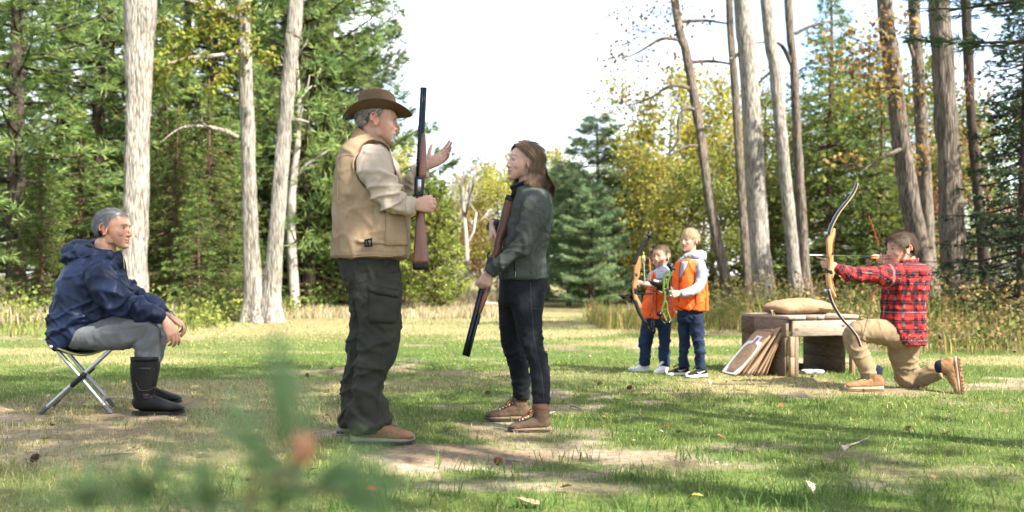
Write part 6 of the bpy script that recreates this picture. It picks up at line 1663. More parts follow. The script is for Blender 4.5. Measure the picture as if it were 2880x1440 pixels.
# ------------------------------------------------------------------ ground, grass
def attr_mat(name, rough=0.85, var=0.2, vscale=30, trans=0.0, rand=0.0, spec=0.2):
    return mat(name, (0.1, 0.1, 0.1), rough=rough, var=var, vscale=vscale, attr='Col', trans=trans, rand=rand, spec=spec)

DIRT = [(-0.15, 4.75, 0.85, 0.42, 1.0), (0.45, 4.65, 0.6, 0.25, 0.9), (-0.9, 5.35, 0.55, 0.22, 0.8), (0.1, 4.05, 0.55, 0.16, 0.75), (0.75, 4.45, 0.5, 0.18, 0.6), (2.65, 7.35, 0.75, 0.22, 1.0), (2.05, 6.95, 0.42, 0.13, 1.0), (1.1, 4.95, 0.5, 0.15, 0.5), (2.9, 7.1, 0.5, 0.15, 0.5), (-2.6, 5.3, 1.3, 0.35, 0.45), (-2.0, 4.75, 1.2, 0.3, 0.4), (3.0, 3.9, 0.8, 0.2, 0.4), (2.1, 4.3, 0.7, 0.2, 0.35)]
def dirt_mask(x, y):
    p = np.column_stack([x, y, np.zeros_like(x)])
    wob = 0.35 * fbm(p * 2.3, 3, 40) 
    m = np.zeros_like(x)
    for cx, cy, rx, ry, s in DIRT:
        d = np.hypot((x - cx) / (rx * 0.85), (y - cy) / (ry * 0.85)) + wob * 1.3
        m = np.maximum(m, s * smooth01(1.15 - d, 0.0, 0.5))
    m = np.maximum(m, 0.75 * smooth01(fbm(p * 0.9, 3, 61) + 0.35 * fbm(p * 4, 2, 62), 0.55, 0.95))
    return np.clip(m, 0, 1)
def dry_mask(x, y):
    p = np.column_stack([x, y, np.zeros_like(x)])
    d = smooth01(fbm(p * np.array([0.45, 0.8, 1]), 3, 70), -0.15, 0.75)
    left = smooth01(-x, -0.5, 2.0) * smooth01(-y, -7.0, -5.0) * 0.35          # more straw under the stool
    pale = 0.9 * np.exp(-((x + 4.0) / 3.6) ** 2 - ((y - 15.2) / 2.4) ** 2)      # straw round the foot of the twin-stemmed tree
    return np.clip(d + left + pale + 0.5 * smooth01(y, 13.5, 16.5), 0, 1)
def gz(x, y):
    p = np.column_stack([x, y, np.zeros_like(x)])
    return 0.010 * (fbm(p * 1.1, 2, 33) - 0.15) + 0.006 * noise3(p * 6, 35)

def build_ground():
    xs = np.concatenate([np.linspace(-400, -30, 12)[:-1], np.linspace(-30, -9, 40)[:-1], np.linspace(-9, 9, 181), np.linspace(9, 30, 40)[1:], np.linspace(30, 400, 12)[1:]])
    ys = np.concatenate([np.linspace(-60, 1, 12)[:-1], np.linspace(1, 9, 110)[:-1], np.linspace(9, 24, 90)[:-1], np.linspace(24, 80, 50)[:-1], np.linspace(80, 900, 20)])
    X, Y = np.meshgrid(xs, ys); x, y = X.ravel(), Y.ravel()
    far = smooth01(np.hypot(x, y - 8), 14, 40)
    z = gz(x, y) * (1 - far)
    p = np.column_stack([x, y, 0 * x])
    d = dirt_mask(x, y) * (1 - smooth01(y, 12, 15)); dr = dry_mask(x, y)
    G1, G2, DRY, DI, DI2, FL = [np.array(c) for c in ((0.062, 0.10, 0.022), (0.095, 0.135, 0.035), (0.30, 0.24, 0.125), (0.21, 0.155, 0.105), (0.36, 0.285, 0.21), (0.075, 0.06, 0.03))]
    n1 = (0.5 + 0.5 * noise3(p * 3.1, 21))[:, None]
    col = G1 * (1 - n1) + G2 * n1
    m = (dr * 0.75)[:, None]; col = col * (1 - m) + DRY * m
    n2 = smooth01(fbm(p * 3, 2, 25), -0.3, 0.8)[:, None]
    m = d[:, None]; col = col * (1 - m) + (DI * (1 - n2) + DI2 * n2) * m
    wood = (smooth01(y, 17.5, 21) * (1 - smooth01(np.abs(x + 1.5) , 4.0, 7.0) * 0 ))[:, None]
    # the clearing runs on through the gap in the middle, woods to both sides
    gap = np.exp(-((x - (-1.0) - 0.03 * y) / (3.0 + 0.04 * y)) ** 4)[:, None]
    wood = wood * (1 - gap)
    col = col * (1 - wood) + FL * wood
    nx, ny = len(xs), len(ys)
    I = np.arange(nx * ny).reshape(ny, nx)
    q = np.stack([I[:-1, :-1], I[:-1, 1:], I[1:, 1:], I[1:, :-1]], -1).reshape(-1, 4)
    me = new_mesh('ground', np.column_stack([x, y, z]), q.ravel(), np.full(len(q), 4))
    set_col(me, 'Col', np.clip(col, 0, 1))
    gm = mat('lawn_soil', (0.1, 0.1, 0.1), rough=0.95, var=0.45, vscale=22, attr='Col', bump=0.9, bscale=38, spec=0.1, detail=8)
    o = link('ground', me, gm); o['kind'] = 'structure'
    return o

def blades(name, x, y, h, w, lean, col, label, cat, m, az=None, seed=0, z0=None, simple=False):
    """grass: each blade one bent strip (2 tris) """
    rng = np.random.default_rng(seed); n = len(x)
    th = rng.uniform(0, 2 * math.pi, n); wd = np.column_stack([np.cos(th), np.sin(th), np.zeros(n)])
    ld = rng.uniform(0, 2 * math.pi, n) if az is None else az
    l = np.column_stack([np.cos(ld), np.sin(ld), np.zeros(n)])
    z = gz(x, y) - 0.004 if z0 is None else z0
    b = np.column_stack([x, y, z])
    up = np.array([0, 0, 1.0])
    mid = b + l * (h * lean * 0.3)[:, None] + up * (h * 0.55 * np.sqrt(np.clip(1 - (lean * 0.5) ** 2, 0.05, 1)))[:, None]
    tip = b + l * (h * lean)[:, None] + up * (h * np.sqrt(np.clip(1 - lean ** 2, 0.02, 1)))[:, None]
    wv = wd * (w * 0.5)[:, None]
    if simple:
        v = np.stack([b - wv, b + wv, tip], 1).reshape(-1, 3); i = np.arange(n) * 3
        me = new_mesh(name, v, np.stack([i, i + 1, i + 2], 1).ravel(), np.full(n, 3), smooth=False)
        set_col(me, 'Col', np.repeat(np.clip(col, 0, 1), 3, axis=0)); o = link(name, me, m); tag(o, label, cat, kind='stuff'); return o
    v = np.stack([b - wv, b + wv, mid - wv * 0.8, mid + wv * 0.8, tip], 1).reshape(-1, 3)
    i = np.arange(n) * 5
    f = np.stack([i, i + 1, i + 3, i, i + 3, i + 2, i + 2, i + 3, i + 4], 1).ravel()
    me = new_mesh(name, v, f, np.full(n * 3, 3), smooth=False)
    set_col(me, 'Col', np.repeat(np.clip(col, 0, 1), 5, axis=0))
    o = link(name, me, m)
    tag(o, label, cat, kind='stuff')
    return o

def build_grass():
    GM = attr_mat('grass_blade', rough=0.7, var=0.15, vscale=60, trans=0.35)
    rng = np.random.default_rng(5)
    X, Yv = [], []
    for y0, y1, dens in ((3.3, 5.0, 3600), (5.0, 7.0, 2600), (7.0, 10.0, 1500), (10.0, 15.0, 620), (15.0, 21.0, 260)):
        A = 0.5 * (y1 ** 2 - y0 ** 2) * 1.16; n = int(A * dens)
        y = np.sqrt(rng.uniform(y0 ** 2, y1 ** 2, n)); x = rng.uniform(-0.58, 0.58, n) * y
        X.append(x); Yv.append(y)
    x, y = np.concatenate(X), np.concatenate(Yv)
    p = np.column_stack([x, y, 0 * x])
    d = dirt_mask(x, y); dr = dry_mask(x, y)
    clump = fbm(p * 5, 2, 80); 
    keep = rng.random(len(x)) > np.clip(d * 1.02 + 0.25 * dr, 0, 0.97)
    x, y, d, dr, clump, p = x[keep], y[keep], d[keep], dr[keep], clump[keep], p[keep]
    tuft = smooth01(clump + 0.4 * fbm(p * 1.3, 2, 82), 0.25, 1.0)
    h = (0.018 + 0.022 * rng.random(len(x)) + 0.045 * tuft * rng.random(len(x)) * (y < 9)) * (1 + 0.02 * y)
    w = 0.0026 + 0.0010 * np.maximum(0, y - 4) ** 0.9 * 0.75
    G = np.array([(0.075, 0.13, 0.026), (0.14, 0.20, 0.042), (0.225, 0.265, 0.07)]); S = np.array([0.45, 0.375, 0.20])
    t = rng.random(len(x))[:, None]
    g = np.where(t < 0.5, G[0] * (1 - 2 * t) + G[1] * 2 * t, G[1] * (2 - 2 * t) + G[2] * (2 * t - 1))
    yel = (rng.random(len(x)) < 0.08 + 0.52 * dr)[:, None]
    s = S * rng.uniform(0.7, 1.2, len(x))[:, None]
    col = np.where(yel, s, g)
    lean = np.where(yel[:, 0], rng.uniform(0.5, 0.99, len(x)), rng.uniform(0.15, 0.85, len(x)))
    nr = y < 7.5
    blades('lawn_grass', x[nr], y[nr], h[nr], w[nr], lean[nr], col[nr], 'short patchy green lawn with straw between bare spots', 'grass', GM, seed=6)
    fr = ~nr
    blades('far_lawn_grass', x[fr], y[fr], h[fr], w[fr] * 1.2, lean[fr], col[fr], 'short sunlit lawn beyond the standing people', 'grass', GM, seed=7, simple=True)
    # longer tufts in the foreground
    tx, ty, th = [], [], []
    spots = [(-0.05, 4.25, 60), (0.55, 4.15, 90), (0.72, 3.95, 90), (1.0, 3.75, 100), (0.25, 4.6, 50), (-0.35, 3.85, 80), (0.05, 3.72, 70), (1.3, 3.8, 120), (1.6, 3.65, 100), (0.9, 4.6, 60), (1.2, 5.0, 50), (1.85, 3.9, 80), (-0.75, 4.25, 50), (-1.1, 4.0, 70), (-1.5, 3.8, 60), (1.5, 4.4, 70), (0.75, 3.62, 90), (2.0, 3.6, 70), (-0.15, 4.42, 40), (-1.9, 6.0, 30), (-2.2, 5.6, 30), (0.3, 5.4, 40), (0.62, 5.2, 50), (-0.25, 5.05, 30), (2.3, 5.2, 50), (1.9, 6.0, 50), (0.95, 3.6, 80), (-0.55, 3.62, 80), (0.42, 3.6, 60)]
    for cx, cy, n in spots:
        a = rng.uniform(0, 2 * math.pi, n); r = 0.16 * np.sqrt(rng.random(n)) * rng.uniform(0.6, 1.1)
        tx.append(cx + r * np.cos(a) * 1.3); ty.append(cy + r * np.sin(a)); th.append(rng.uniform(0.04, 0.115, n))
    x, y, h = np.concatenate(tx), np.concatenate(ty), np.concatenate(th); n = len(x)
    t = rng.random(n)[:, None]; col = np.array((0.05, 0.12, 0.02)) * (1 - t) + np.array((0.13, 0.20, 0.05)) * t
    blades('grass_tufts', x, y, h, np.full(n, 0.0042), rng.uniform(0.3, 0.95, n), col, 'longer bright green grass tufts in the foreground', 'grass', GM, seed=8)
    # straw litter lying flat
    n = 26000; y = np.sqrt(rng.uniform(3.3 ** 2, 9.5 ** 2, n)); x = rng.uniform(-0.58, 0.58, n) * y
    k = rng.random(n) < 0.25 + 0.75 * np.maximum(dry_mask(x, y), 0.7 * dirt_mask(x, y)); x, y = x[k], y[k]; n = len(x)
    col = np.array((0.36, 0.26, 0.145)) * rng.uniform(0.25, 1.2, n)[:, None]
    blades('straw_litter', x, y, rng.uniform(0.03, 0.12, n), np.full(n, 0.0034), np.full(n, 0.992), col, 'dry straw and pine needles lying on the lawn', 'straw', GM, seed=9, z0=gz(x, y) + 0.006, simple=True)
    # tall dry grass along the wood's edge
    def belt(name, label, areas, hmin, hmax, cols, seed, wid=0.014, top=None):
        X, Yy, H = [], [], []
        for x0, x1, y0, y1, n, k in areas:
            x = rng.uniform(x0, x1, n); y = rng.uniform(y0, y1, n); X.append(x); Yy.append(y); H.append(rng.uniform(hmin, hmax, n) * k * (0.7 + 0.5 * smooth01(fbm(np.column_stack([x, y, 0 * x]) * 0.8, 2, seed), -0.5, 0.8)))
        x, y, h = np.concatenate(X), np.concatenate(Yy), np.concatenate(H); n = len(x)
        c = np.array(cols)[rng.integers(0, len(cols), n)] * rng.uniform(0.7, 1.2, n)[:, None]
        blades(name, x, y, h, np.full(n, wid), rng.uniform(0.05, 0.5, n), c, label, 'grass', GM, seed=seed)
    dry = [(0.44, 0.36, 0.22), (0.36, 0.28, 0.16), (0.52, 0.44, 0.30), (0.26, 0.24, 0.11)]
    belt('dry_grass', 'tall pale dry grass along the far edge of the lawn', [(-7.5, -4.9, 18.5, 22, 2200, 0.4), (-4.9, -0.2, 19, 26, 6000, 0.30), (2.6, 4.2, 18.5, 22, 1500, 0.4), (0.1, 0.6, 19, 24, 700, 0.4), (-9.5, -6, 16.0, 20, 2500, 0.8), (-3, 0.6, 26, 34, 2500, 0.6)], 0.25, 0.75, dry, 91, wid=0.02)
    weed = [(0.20, 0.22, 0.05), (0.14, 0.17, 0.04), (0.36, 0.28, 0.09), (0.28, 0.17, 0.09), (0.10, 0.13, 0.03)]
    belt('weedy_edge', 'tangle of goldenrod and brown weeds behind the bench', [(3.4, 10.5, 12.6, 19, 7000, 0.85), (4.2, 9.5, 10.6, 12.6, 1500, 0.45), (1.4, 3.6, 15, 20, 2500, 0.6)], 0.2, 0.8, weed, 93, wid=0.013)
    # leafy goldenrod stems among them
    ns = 900; sx = rng.uniform(3.3, 10.5, ns); sy = rng.uniform(11.0, 19.0, ns); k = sx < 0.60 * sy; sx, sy = sx[k], sy[k]; ns = len(sx)
    hh = rng.uniform(0.35, 0.95, ns) * (0.55 + 0.45 * smooth01(sy, 11, 14)); m_ = 16
    t_ = rng.random((ns, m_)); c = np.stack([sx[:, None] + rng.normal(size=(ns, m_)) * 0.06, sy[:, None] + rng.normal(size=(ns, m_)) * 0.06, hh[:, None] * (0.15 + 0.85 * t_)], -1).reshape(-1, 3)
    V, Q = leaves(c, 0.062, rng, 0.2)
    wc = mixcol([(0.10, 0.135, 0.032), (0.145, 0.17, 0.042), (0.20, 0.165, 0.06), (0.18, 0.105, 0.055)], len(Q), rng)
    topm = (t_.ravel() > 0.82)[:, None]; wc = np.where(topm, np.array([(0.25, 0.185, 0.07)]) * rng.uniform(0.6, 1.1, len(Q))[:, None], wc)
    o = link('goldenrod', crown_mesh('goldenrod', [(V, Q, wc)]), GM); tag(o, 'leafy goldenrod stems along the wood edge on the right', 'weeds', kind='stuff')
    ns = 480; sx = rng.uniform(-11.5, -4.6, ns); sy = rng.uniform(15.5, 24, ns)
    hh = rng.uniform(0.2, 0.75, ns); t_ = rng.random((ns, m_)); c = np.stack([sx[:, None] + rng.normal(size=(ns, m_)) * 0.12, sy[:, None] + rng.normal(size=(ns, m_)) * 0.12, hh[:, None] * t_], -1).reshape(-1, 3)
    V, Q = leaves(c, 0.085, rng, 0.3); wc = mixcol([(0.10, 0.155, 0.032), (0.17, 0.215, 0.045), (0.25, 0.26, 0.06), (0.08, 0.12, 0.026)], len(Q), rng)
    o = link('leafy_shrubs', crown_mesh('leafy_shrubs', [(V, Q, wc)]), GM); tag(o, 'low yellow-green leafy shrubs under the left pines', 'shrubs', kind='stuff')
    fern = [(0.16, 0.22, 0.05), (0.10, 0.15, 0.035), (0.30, 0.27, 0.09)]
    belt('undergrowth', 'low leafy undergrowth below the pines on the left', [(-12, -5.5, 17, 26, 6000, 0.8), (-9, -4.9, 13.5, 17, 1200, 0.4)], 0.15, 0.55, fern, 95, wid=0.02)

# ------------------------------------------------------------------ fallen leaves, cones, sticks
def build_litter():
    rng = np.random.default_rng(17)
    def leafmesh(k):
        n = 9; V = [[0, -0.5, 0]]; 
        ys = np.linspace(-0.42, 0.5, n)
        Lp, Rp = [], []
        for i, yy in enumerate(ys):
            t = (yy + 0.42) / 0.92
            w = 0.30 * math.sin(math.pi * t ** 0.8) * (1 + 0.25 * math.sin(i * 2.4 + k)) + 0.01
            zc = 0.10 * math.sin(t * 3 + k); V.append([-w, yy, zc + 0.28 * w * (1 + 0.5 * math.sin(k))]); V.append([0, yy, zc]); V.append([w, yy, zc + 0.22 * w * (1 + math.cos(k))])
        f = [(0, 2, 1), (0, 3, 2)]
        for i in range(n - 1):
            a = 1 + 3 * i; f += [(a, a + 1, a + 4, a + 3), (a + 1, a + 2, a + 5, a + 4)]
        mb = MB(); mb.add(V, f); return mb.mesh('fallen_leaf')
    mats = [mat('leaf_brown', (0.16, 0.075, 0.035), rough=0.75, var=0.3, vscale=3), mat('leaf_tan', (0.36, 0.24, 0.15), rough=0.75, var=0.3, vscale=3), mat('leaf_rust', (0.34, 0.10, 0.04), rough=0.7, var=0.3, vscale=3), mat('leaf_yellow', (0.55, 0.36, 0.07), rough=0.7, var=0.3, vscale=3), mat('leaf_pale', (0.36, 0.30, 0.24), rough=0.8, var=0.2, vscale=3), mat('leaf_red', (0.42, 0.03, 0.03), rough=0.6, var=0.2, vscale=3)]
    base = []
    for m_ in range(6):
        for k in range(2):
            me = leafmesh(m_ * 1.7 + k * 2.1); me.materials.append(mats[m_]); base.append(me)
    names = ['brown', 'tan', 'rust-coloured', 'yellow', 'pale', 'red']
    known = [(728, 1180, 4, 0.085), (1045, 1390, 5, 0.07), (125, 1190, 2, 0.06), (570, 1290, 1, 0.08), (560, 1275, 4, 0.06), (1695, 1185, 3, 0.07), (1595, 1380, 1, 0.09), (2660, 1232, 0, 0.11), (2380, 1275, 4, 0.085), (2500, 1400, 1, 0.10), (2275, 1390, 4, 0.10), (1955, 1422, 3, 0.10), (1855, 1228, 4, 0.07), (350, 1080, 3, 0.06), (2555, 1215, 1, 0.07), (1490, 1425, 1, 0.16), (1480, 1085, 0, 0.05), (1253, 1228, 5, 0.05), (1910, 1228, 1, 0.07), (1880, 1210, 0, 0.06), (130, 1245, 2, 0.09), (85, 1120, 0, 0.07)]
    for i in range(104):
        if i < len(known):
            px, py, ci, s = known[i]; Y = groundY(py); x = (px - CX) / F * Y
        else:
            Y = math.sqrt(rng.uniform(3.5 ** 2, 11 ** 2)); x = rng.uniform(-0.53, 0.53) * Y; ci = int(rng.choice(6, p=[0.34, 0.27, 0.16, 0.07, 0.155, 0.005])); s = rng.uniform(0.035, 0.075)
        o = bpy.data.objects.new('fallen_leaf', base[ci * 2 + i % 2]); COL.objects.link(o)
        o.location = (x, Y, float(gz(np.array([x]), np.array([Y]))[0]) + 0.020 + s * 0.08); s *= 0.75; o.scale = (s, s, s)
        o.rotation_euler = (rng.normal() * 0.25, rng.normal() * 0.25, rng.uniform(0, 6.28))
        tag(o, 'dry %s leaf lying on the lawn' % names[ci], 'leaf', 'fallen %s leaves on the lawn' % names[ci])
    # pine cones
    CN = mat('cone_brown', (0.075, 0.038, 0.02), rough=0.8, var=0.4, vscale=40)
    mb = MB()
    core = loft([[0, 0, 0.004, 0.008, 0.008], [0, 0, 0.03, 0.015, 0.015], [0, 0, 0.058, 0.006, 0.006]], ref=(0, 1, 0), n=10); mb.add(core['v'], core['f'])
    sm = MB()
    for r_ in range(9):
        t = r_ / 8; rad = 0.010 + 0.017 * math.sin(math.pi * (0.12 + 0.8 * t)); nn = 9
        for k in range(nn):
            a = 2 * math.pi * (k + 0.5 * (r_ % 2)) / nn; d = np.array([math.cos(a), math.sin(a), 0]); l = np.array([-d[1], d[0], 0]); c = np.array([0, 0, 0.004 + 0.054 * t])
            v = [c + d * 0.006, c + d * rad * 0.75 + l * 0.005, c + d * rad * 1.05 + [0, 0, 0.007], c + d * rad * 0.75 - l * 0.005, c + d * rad * 0.8 - [0, 0, 0.003]]
            sm.add(v, [(0, 1, 2, 3), (1, 4, 2), (4, 3, 2), (0, 4, 1), (0, 3, 4)])
    cm = mb.mesh('cone_core'); smh = sm.mesh('cone_scales', False); cm.materials.append(CN); smh.materials.append(CN)
    lab = ['pine cone beside the grass tuft in the foreground', 'pine cone lying in the sunlit grass before the boys, left of two', 'pine cone lying in the sunlit grass before the boys, right of two', 'pine cone on the lawn between the man and the young woman', 'dark pine cone on the ground left of the twig', 'small pine cone left of the rubber boots on the straw']
    for i, (px, py, s) in enumerate(((1402, 1312, 1.15), (1680, 1086, 1.0), (1763, 1097, 1.0), (1364, 1114, 0.9), (88, 1308, 1.0), (865, 1065, 0.9))):
        Y = groundY(py); x = (px - CX) / F * Y
        t = thing('pine_cone', lab[i], 'pine cone', (x, Y, 0.018 * s)); t.rotation_euler = (R(70 + 15 * math.sin(i)), 0, R(40 * i)); s *= 0.72; t.scale = (s, s, s)
        for nm, me in (('core', cm), ('scales', smh)):
            o = bpy.data.objects.new(nm, me); COL.objects.link(o); o.parent = t
    TWG = mat('twig_grey', (0.26, 0.22, 0.18), rough=0.9, var=0.4, vscale=20)
    for pts, r, lb in (([(285, 1287), (330, 1282), (385, 1278)], 0.006, 'pale bare twig lying in the straw on the left'), ([(1425, 1300), (1450, 1302), (1470, 1304)], 0.009, 'short grey twig beside the foreground pine cone'), ([(1605, 1145), (1625, 1150), (1640, 1158)], 0.007, 'small dark stick right of the brown lace-up boots'), ([(2380, 1260), (2410, 1252), (2440, 1238)], 0.006, 'thin brown twig in the grass at lower right'), ([(1545, 1168), (1560, 1164)], 0.009, 'stub of pale stick just behind the boot heel')):
        w = []
        for q in pts: Y = groundY(q[1]); w.append([(q[0] - CX) / F * Y, Y, 0.012])
        l = tube(w, r, n=7, r2=r * 0.6); o = one('twig', l, TWG); tag(o, lb, 'twig')

# ------------------------------------------------------------------ trees
BARKS = {}
def bark(name, c1, c2, scale=9.0, strength=0.6, wash=None):
    if name in BARKS: return BARKS[name]
    m = bpy.data.materials.new(name); m.use_nodes = True; N, L = m.node_tree.nodes, m.node_tree.links; b = N['Principled BSDF']; b.inputs['Roughness'].default_value = 0.95; b.inputs['Specular IOR Level'].default_value = 0.15
    tc = N.new('ShaderNodeTexCoord'); mp = N.new('ShaderNodeMapping'); mp.inputs['Scale'].default_value = (1, 1, 0.14); L.new(tc.outputs['Object'], mp.inputs['Vector'])
    n1 = N.new('ShaderNodeTexNoise'); n1.inputs['Scale'].default_value = scale * 2.6; n1.inputs['Detail'].default_value = 6; n1.inputs['Roughness'].default_value = 0.6; L.new(mp.outputs['Vector'], n1.inputs['Vector'])
    vo = N.new('ShaderNodeTexVoronoi'); vo.feature = 'DISTANCE_TO_EDGE'; vo.inputs['Scale'].default_value = scale * 3.2; L.new(mp.outputs['Vector'], vo.inputs['Vector'])
    md = N.new('ShaderNodeMath'); md.operation = 'MULTIPLY_ADD'; md.inputs[1].default_value = 0.9; L.new(vo.outputs['Distance'], md.inputs[0]); L.new(n1.outputs['Fac'], md.inputs[2])
    r = N.new('ShaderNodeValToRGB'); r.color_ramp.elements[0].position = 0.40; r.color_ramp.elements[1].position = 0.72; r.color_ramp.elements[0].color = (*c2, 1); r.color_ramp.elements[1].color = (*c1, 1); L.new(md.outputs[0], r.inputs['Fac'])
    n3 = N.new('ShaderNodeTexNoise'); n3.inputs['Scale'].default_value = 1.7; n3.inputs['Detail'].default_value = 4; L.new(tc.outputs['Object'], n3.inputs['Vector'])
    mr = N.new('ShaderNodeMapRange'); mr.inputs['From Min'].default_value = 0.35; mr.inputs['From Max'].default_value = 0.7; L.new(n3.outputs['Fac'], mr.inputs['Value'])
    mx = N.new('ShaderNodeMix'); mx.data_type = 'RGBA'; mx.blend_type = 'MULTIPLY'; mx.inputs['B'].default_value = (*(wash or (0.72, 0.74, 0.70)), 1); L.new(mr.outputs['Result'], mx.inputs['Factor']); L.new(r.outputs['Color'], mx.inputs['A']); L.new(mx.outputs['Result'], b.inputs['Base Color'])
    bp = N.new('ShaderNodeBump'); bp.inputs['Strength'].default_value = strength; bp.inputs['Distance'].default_value = 0.04; L.new(md.outputs[0], bp.inputs['Height']); L.new(bp.outputs['Normal'], b.inputs['Normal'])
    BARKS[name] = m; return m

def trunk_shape(pts, n=24, sub=6, ridge=0.0, seed=0, flare=0.0):
    """pts rows x y z r"""
    q = cr(np.array(pts, float), sub); c, r = q[:, :3], q[:, 3]
    t = np.gradient(c, axis=0); t /= np.linalg.norm(t, axis=1, keepdims=True)
    ref = np.array([0.0, 1, 0]) if abs(t[0][1]) < 0.9 else np.array([1.0, 0, 0])
    w = ref - (t @ ref)[:, None] * t; w /= np.linalg.norm(w, axis=1, keepdims=True); u = np.cross(w, t)
    th = np.linspace(0, 2 * np.pi, n, endpoint=False)
    k = r[:, None] * (1 + 0.06 * np.sin(2 * th + seed)[None, :] + 0.04 * np.sin(3 * th + seed * 2)[None, :])
    if flare:
        s = np.clip(1 - (c[:, 2] - c[0, 2]) / (6 * r[0]), 0, 1) ** 2.5
        k = k * (1 + flare * s[:, None] * (1 + 0.5 * np.sin(5 * th + seed)[None, :]))
    v = c[:, None, :] + k[..., None] * (np.cos(th)[None, :, None] * u[:, None, :] + np.sin(th)[None, :, None] * w[:, None, :])
    v = v.reshape(-1, 3)
    if ridge:
        nn = (v.reshape(len(c), n, 3) - c[:, None, :]).reshape(-1, 3); nn /= np.linalg.norm(nn, axis=1, keepdims=True)
        v = v + nn * (ridge * (fbm(v * np.array([14, 14, 2.6]), 2, seed)))[:, None] + nn * (ridge * 0.9 * fbm(v * 2.2, 2, seed + 3))[:, None]
    m = len(c); I = np.arange(m * n).reshape(m, n)
    f = np.stack([I[:-1], np.roll(I[:-1], -1, 1), np.roll(I[1:], -1, 1), I[1:]], -1).reshape(-1, 4)
    v = np.vstack([v, c[-1]]); top = m * n
    caps = [(I[-1][i], I[-1][(i + 1) % n], top) for i in range(n)]
    return v, [tuple(x) for x in f] + caps

def spikes(c, d, K, ln, wid, spread, rng, flat=1.0):
    """needle tufts: K thin triangles at every centre c along d"""
    n = len(c)
    C = np.repeat(c, K, 0); D = np.repeat(d, K, 0)
    v = rng.normal(size=(n * K, 3)); v[:, 2] *= flat
    v = D + v * spread; v /= np.linalg.norm(v, axis=1, keepdims=True)
    L = ln * rng.uniform(0.7, 1.2, n * K)
    w = np.cross(v, rng.normal(size=(n * K, 3))); w /= np.maximum(np.linalg.norm(w, axis=1, keepdims=True), 1e-6)
    tip = C + v * L[:, None]; base = C + v * (L * 0.05)[:, None]
    mid = C + v * (L * 0.45)[:, None]
    a = mid - w * wid * 0.5; b = mid + w * wid * 0.5
    V = np.stack([base, b, tip, a], 1).reshape(-1, 3)
    i = np.arange(n * K) * 4
    return V, np.stack([i, i + 1, i + 2, i + 3], 1)

def leaves(c, size, rng, droop=0.4):
    n = len(c)
    d = rng.normal(size=(n, 3)); d[:, 2] -= droop; d /= np.linalg.norm(d, axis=1, keepdims=True)
    w = np.cross(d, rng.normal(size=(n, 3))); w /= np.linalg.norm(w, axis=1, keepdims=True)
    nn = np.cross(d, w)
    s = size * rng.uniform(0.6, 1.25, n)[:, None]
    V = np.stack([c, c + d * s * 0.5 + w * s * 0.36 + nn * s * 0.1, c + d * s, c + d * s * 0.5 - w * s * 0.36 + nn * s * 0.1], 1).reshape(-1, 3)
    i = np.arange(n) * 4
    return V, np.stack([i, i + 1, i + 2, i + 3], 1)

NEEDLE = attr_mat('pine_needles', rough=0.6, var=0.2, vscale=6, trans=0.38, rand=0.22)
LEAF = attr_mat('tree_leaves', rough=0.6, var=0.15, vscale=8, trans=0.45, rand=0.18)
def crown_mesh(name, parts):
    """parts: list of (V, quads, colours per quad)"""
    V = []; Q = []; C = []; n = 0
    for v, q, c in parts:
        V.append(v); Q.append(q + n); n += len(v); C.append(np.repeat(c, 4, 0))
    V = np.vstack(V); Q = np.vstack(Q)
    me = new_mesh(name, V, Q.ravel(), np.full(len(Q), 4), smooth=False); set_col(me, 'Col', np.clip(np.vstack(C), 0, 1)); return me

def mixcol(cols, n, rng, lo=0.75, hi=1.2):
    c = np.array(cols); t = rng.random(n) * (len(c) - 1); i = np.clip(t.astype(int), 0, len(c) - 2); f = (t - i)[:, None]
    return (c[i] * (1 - f) + c[i + 1] * f) * rng.uniform(lo, hi, n)[:, None]

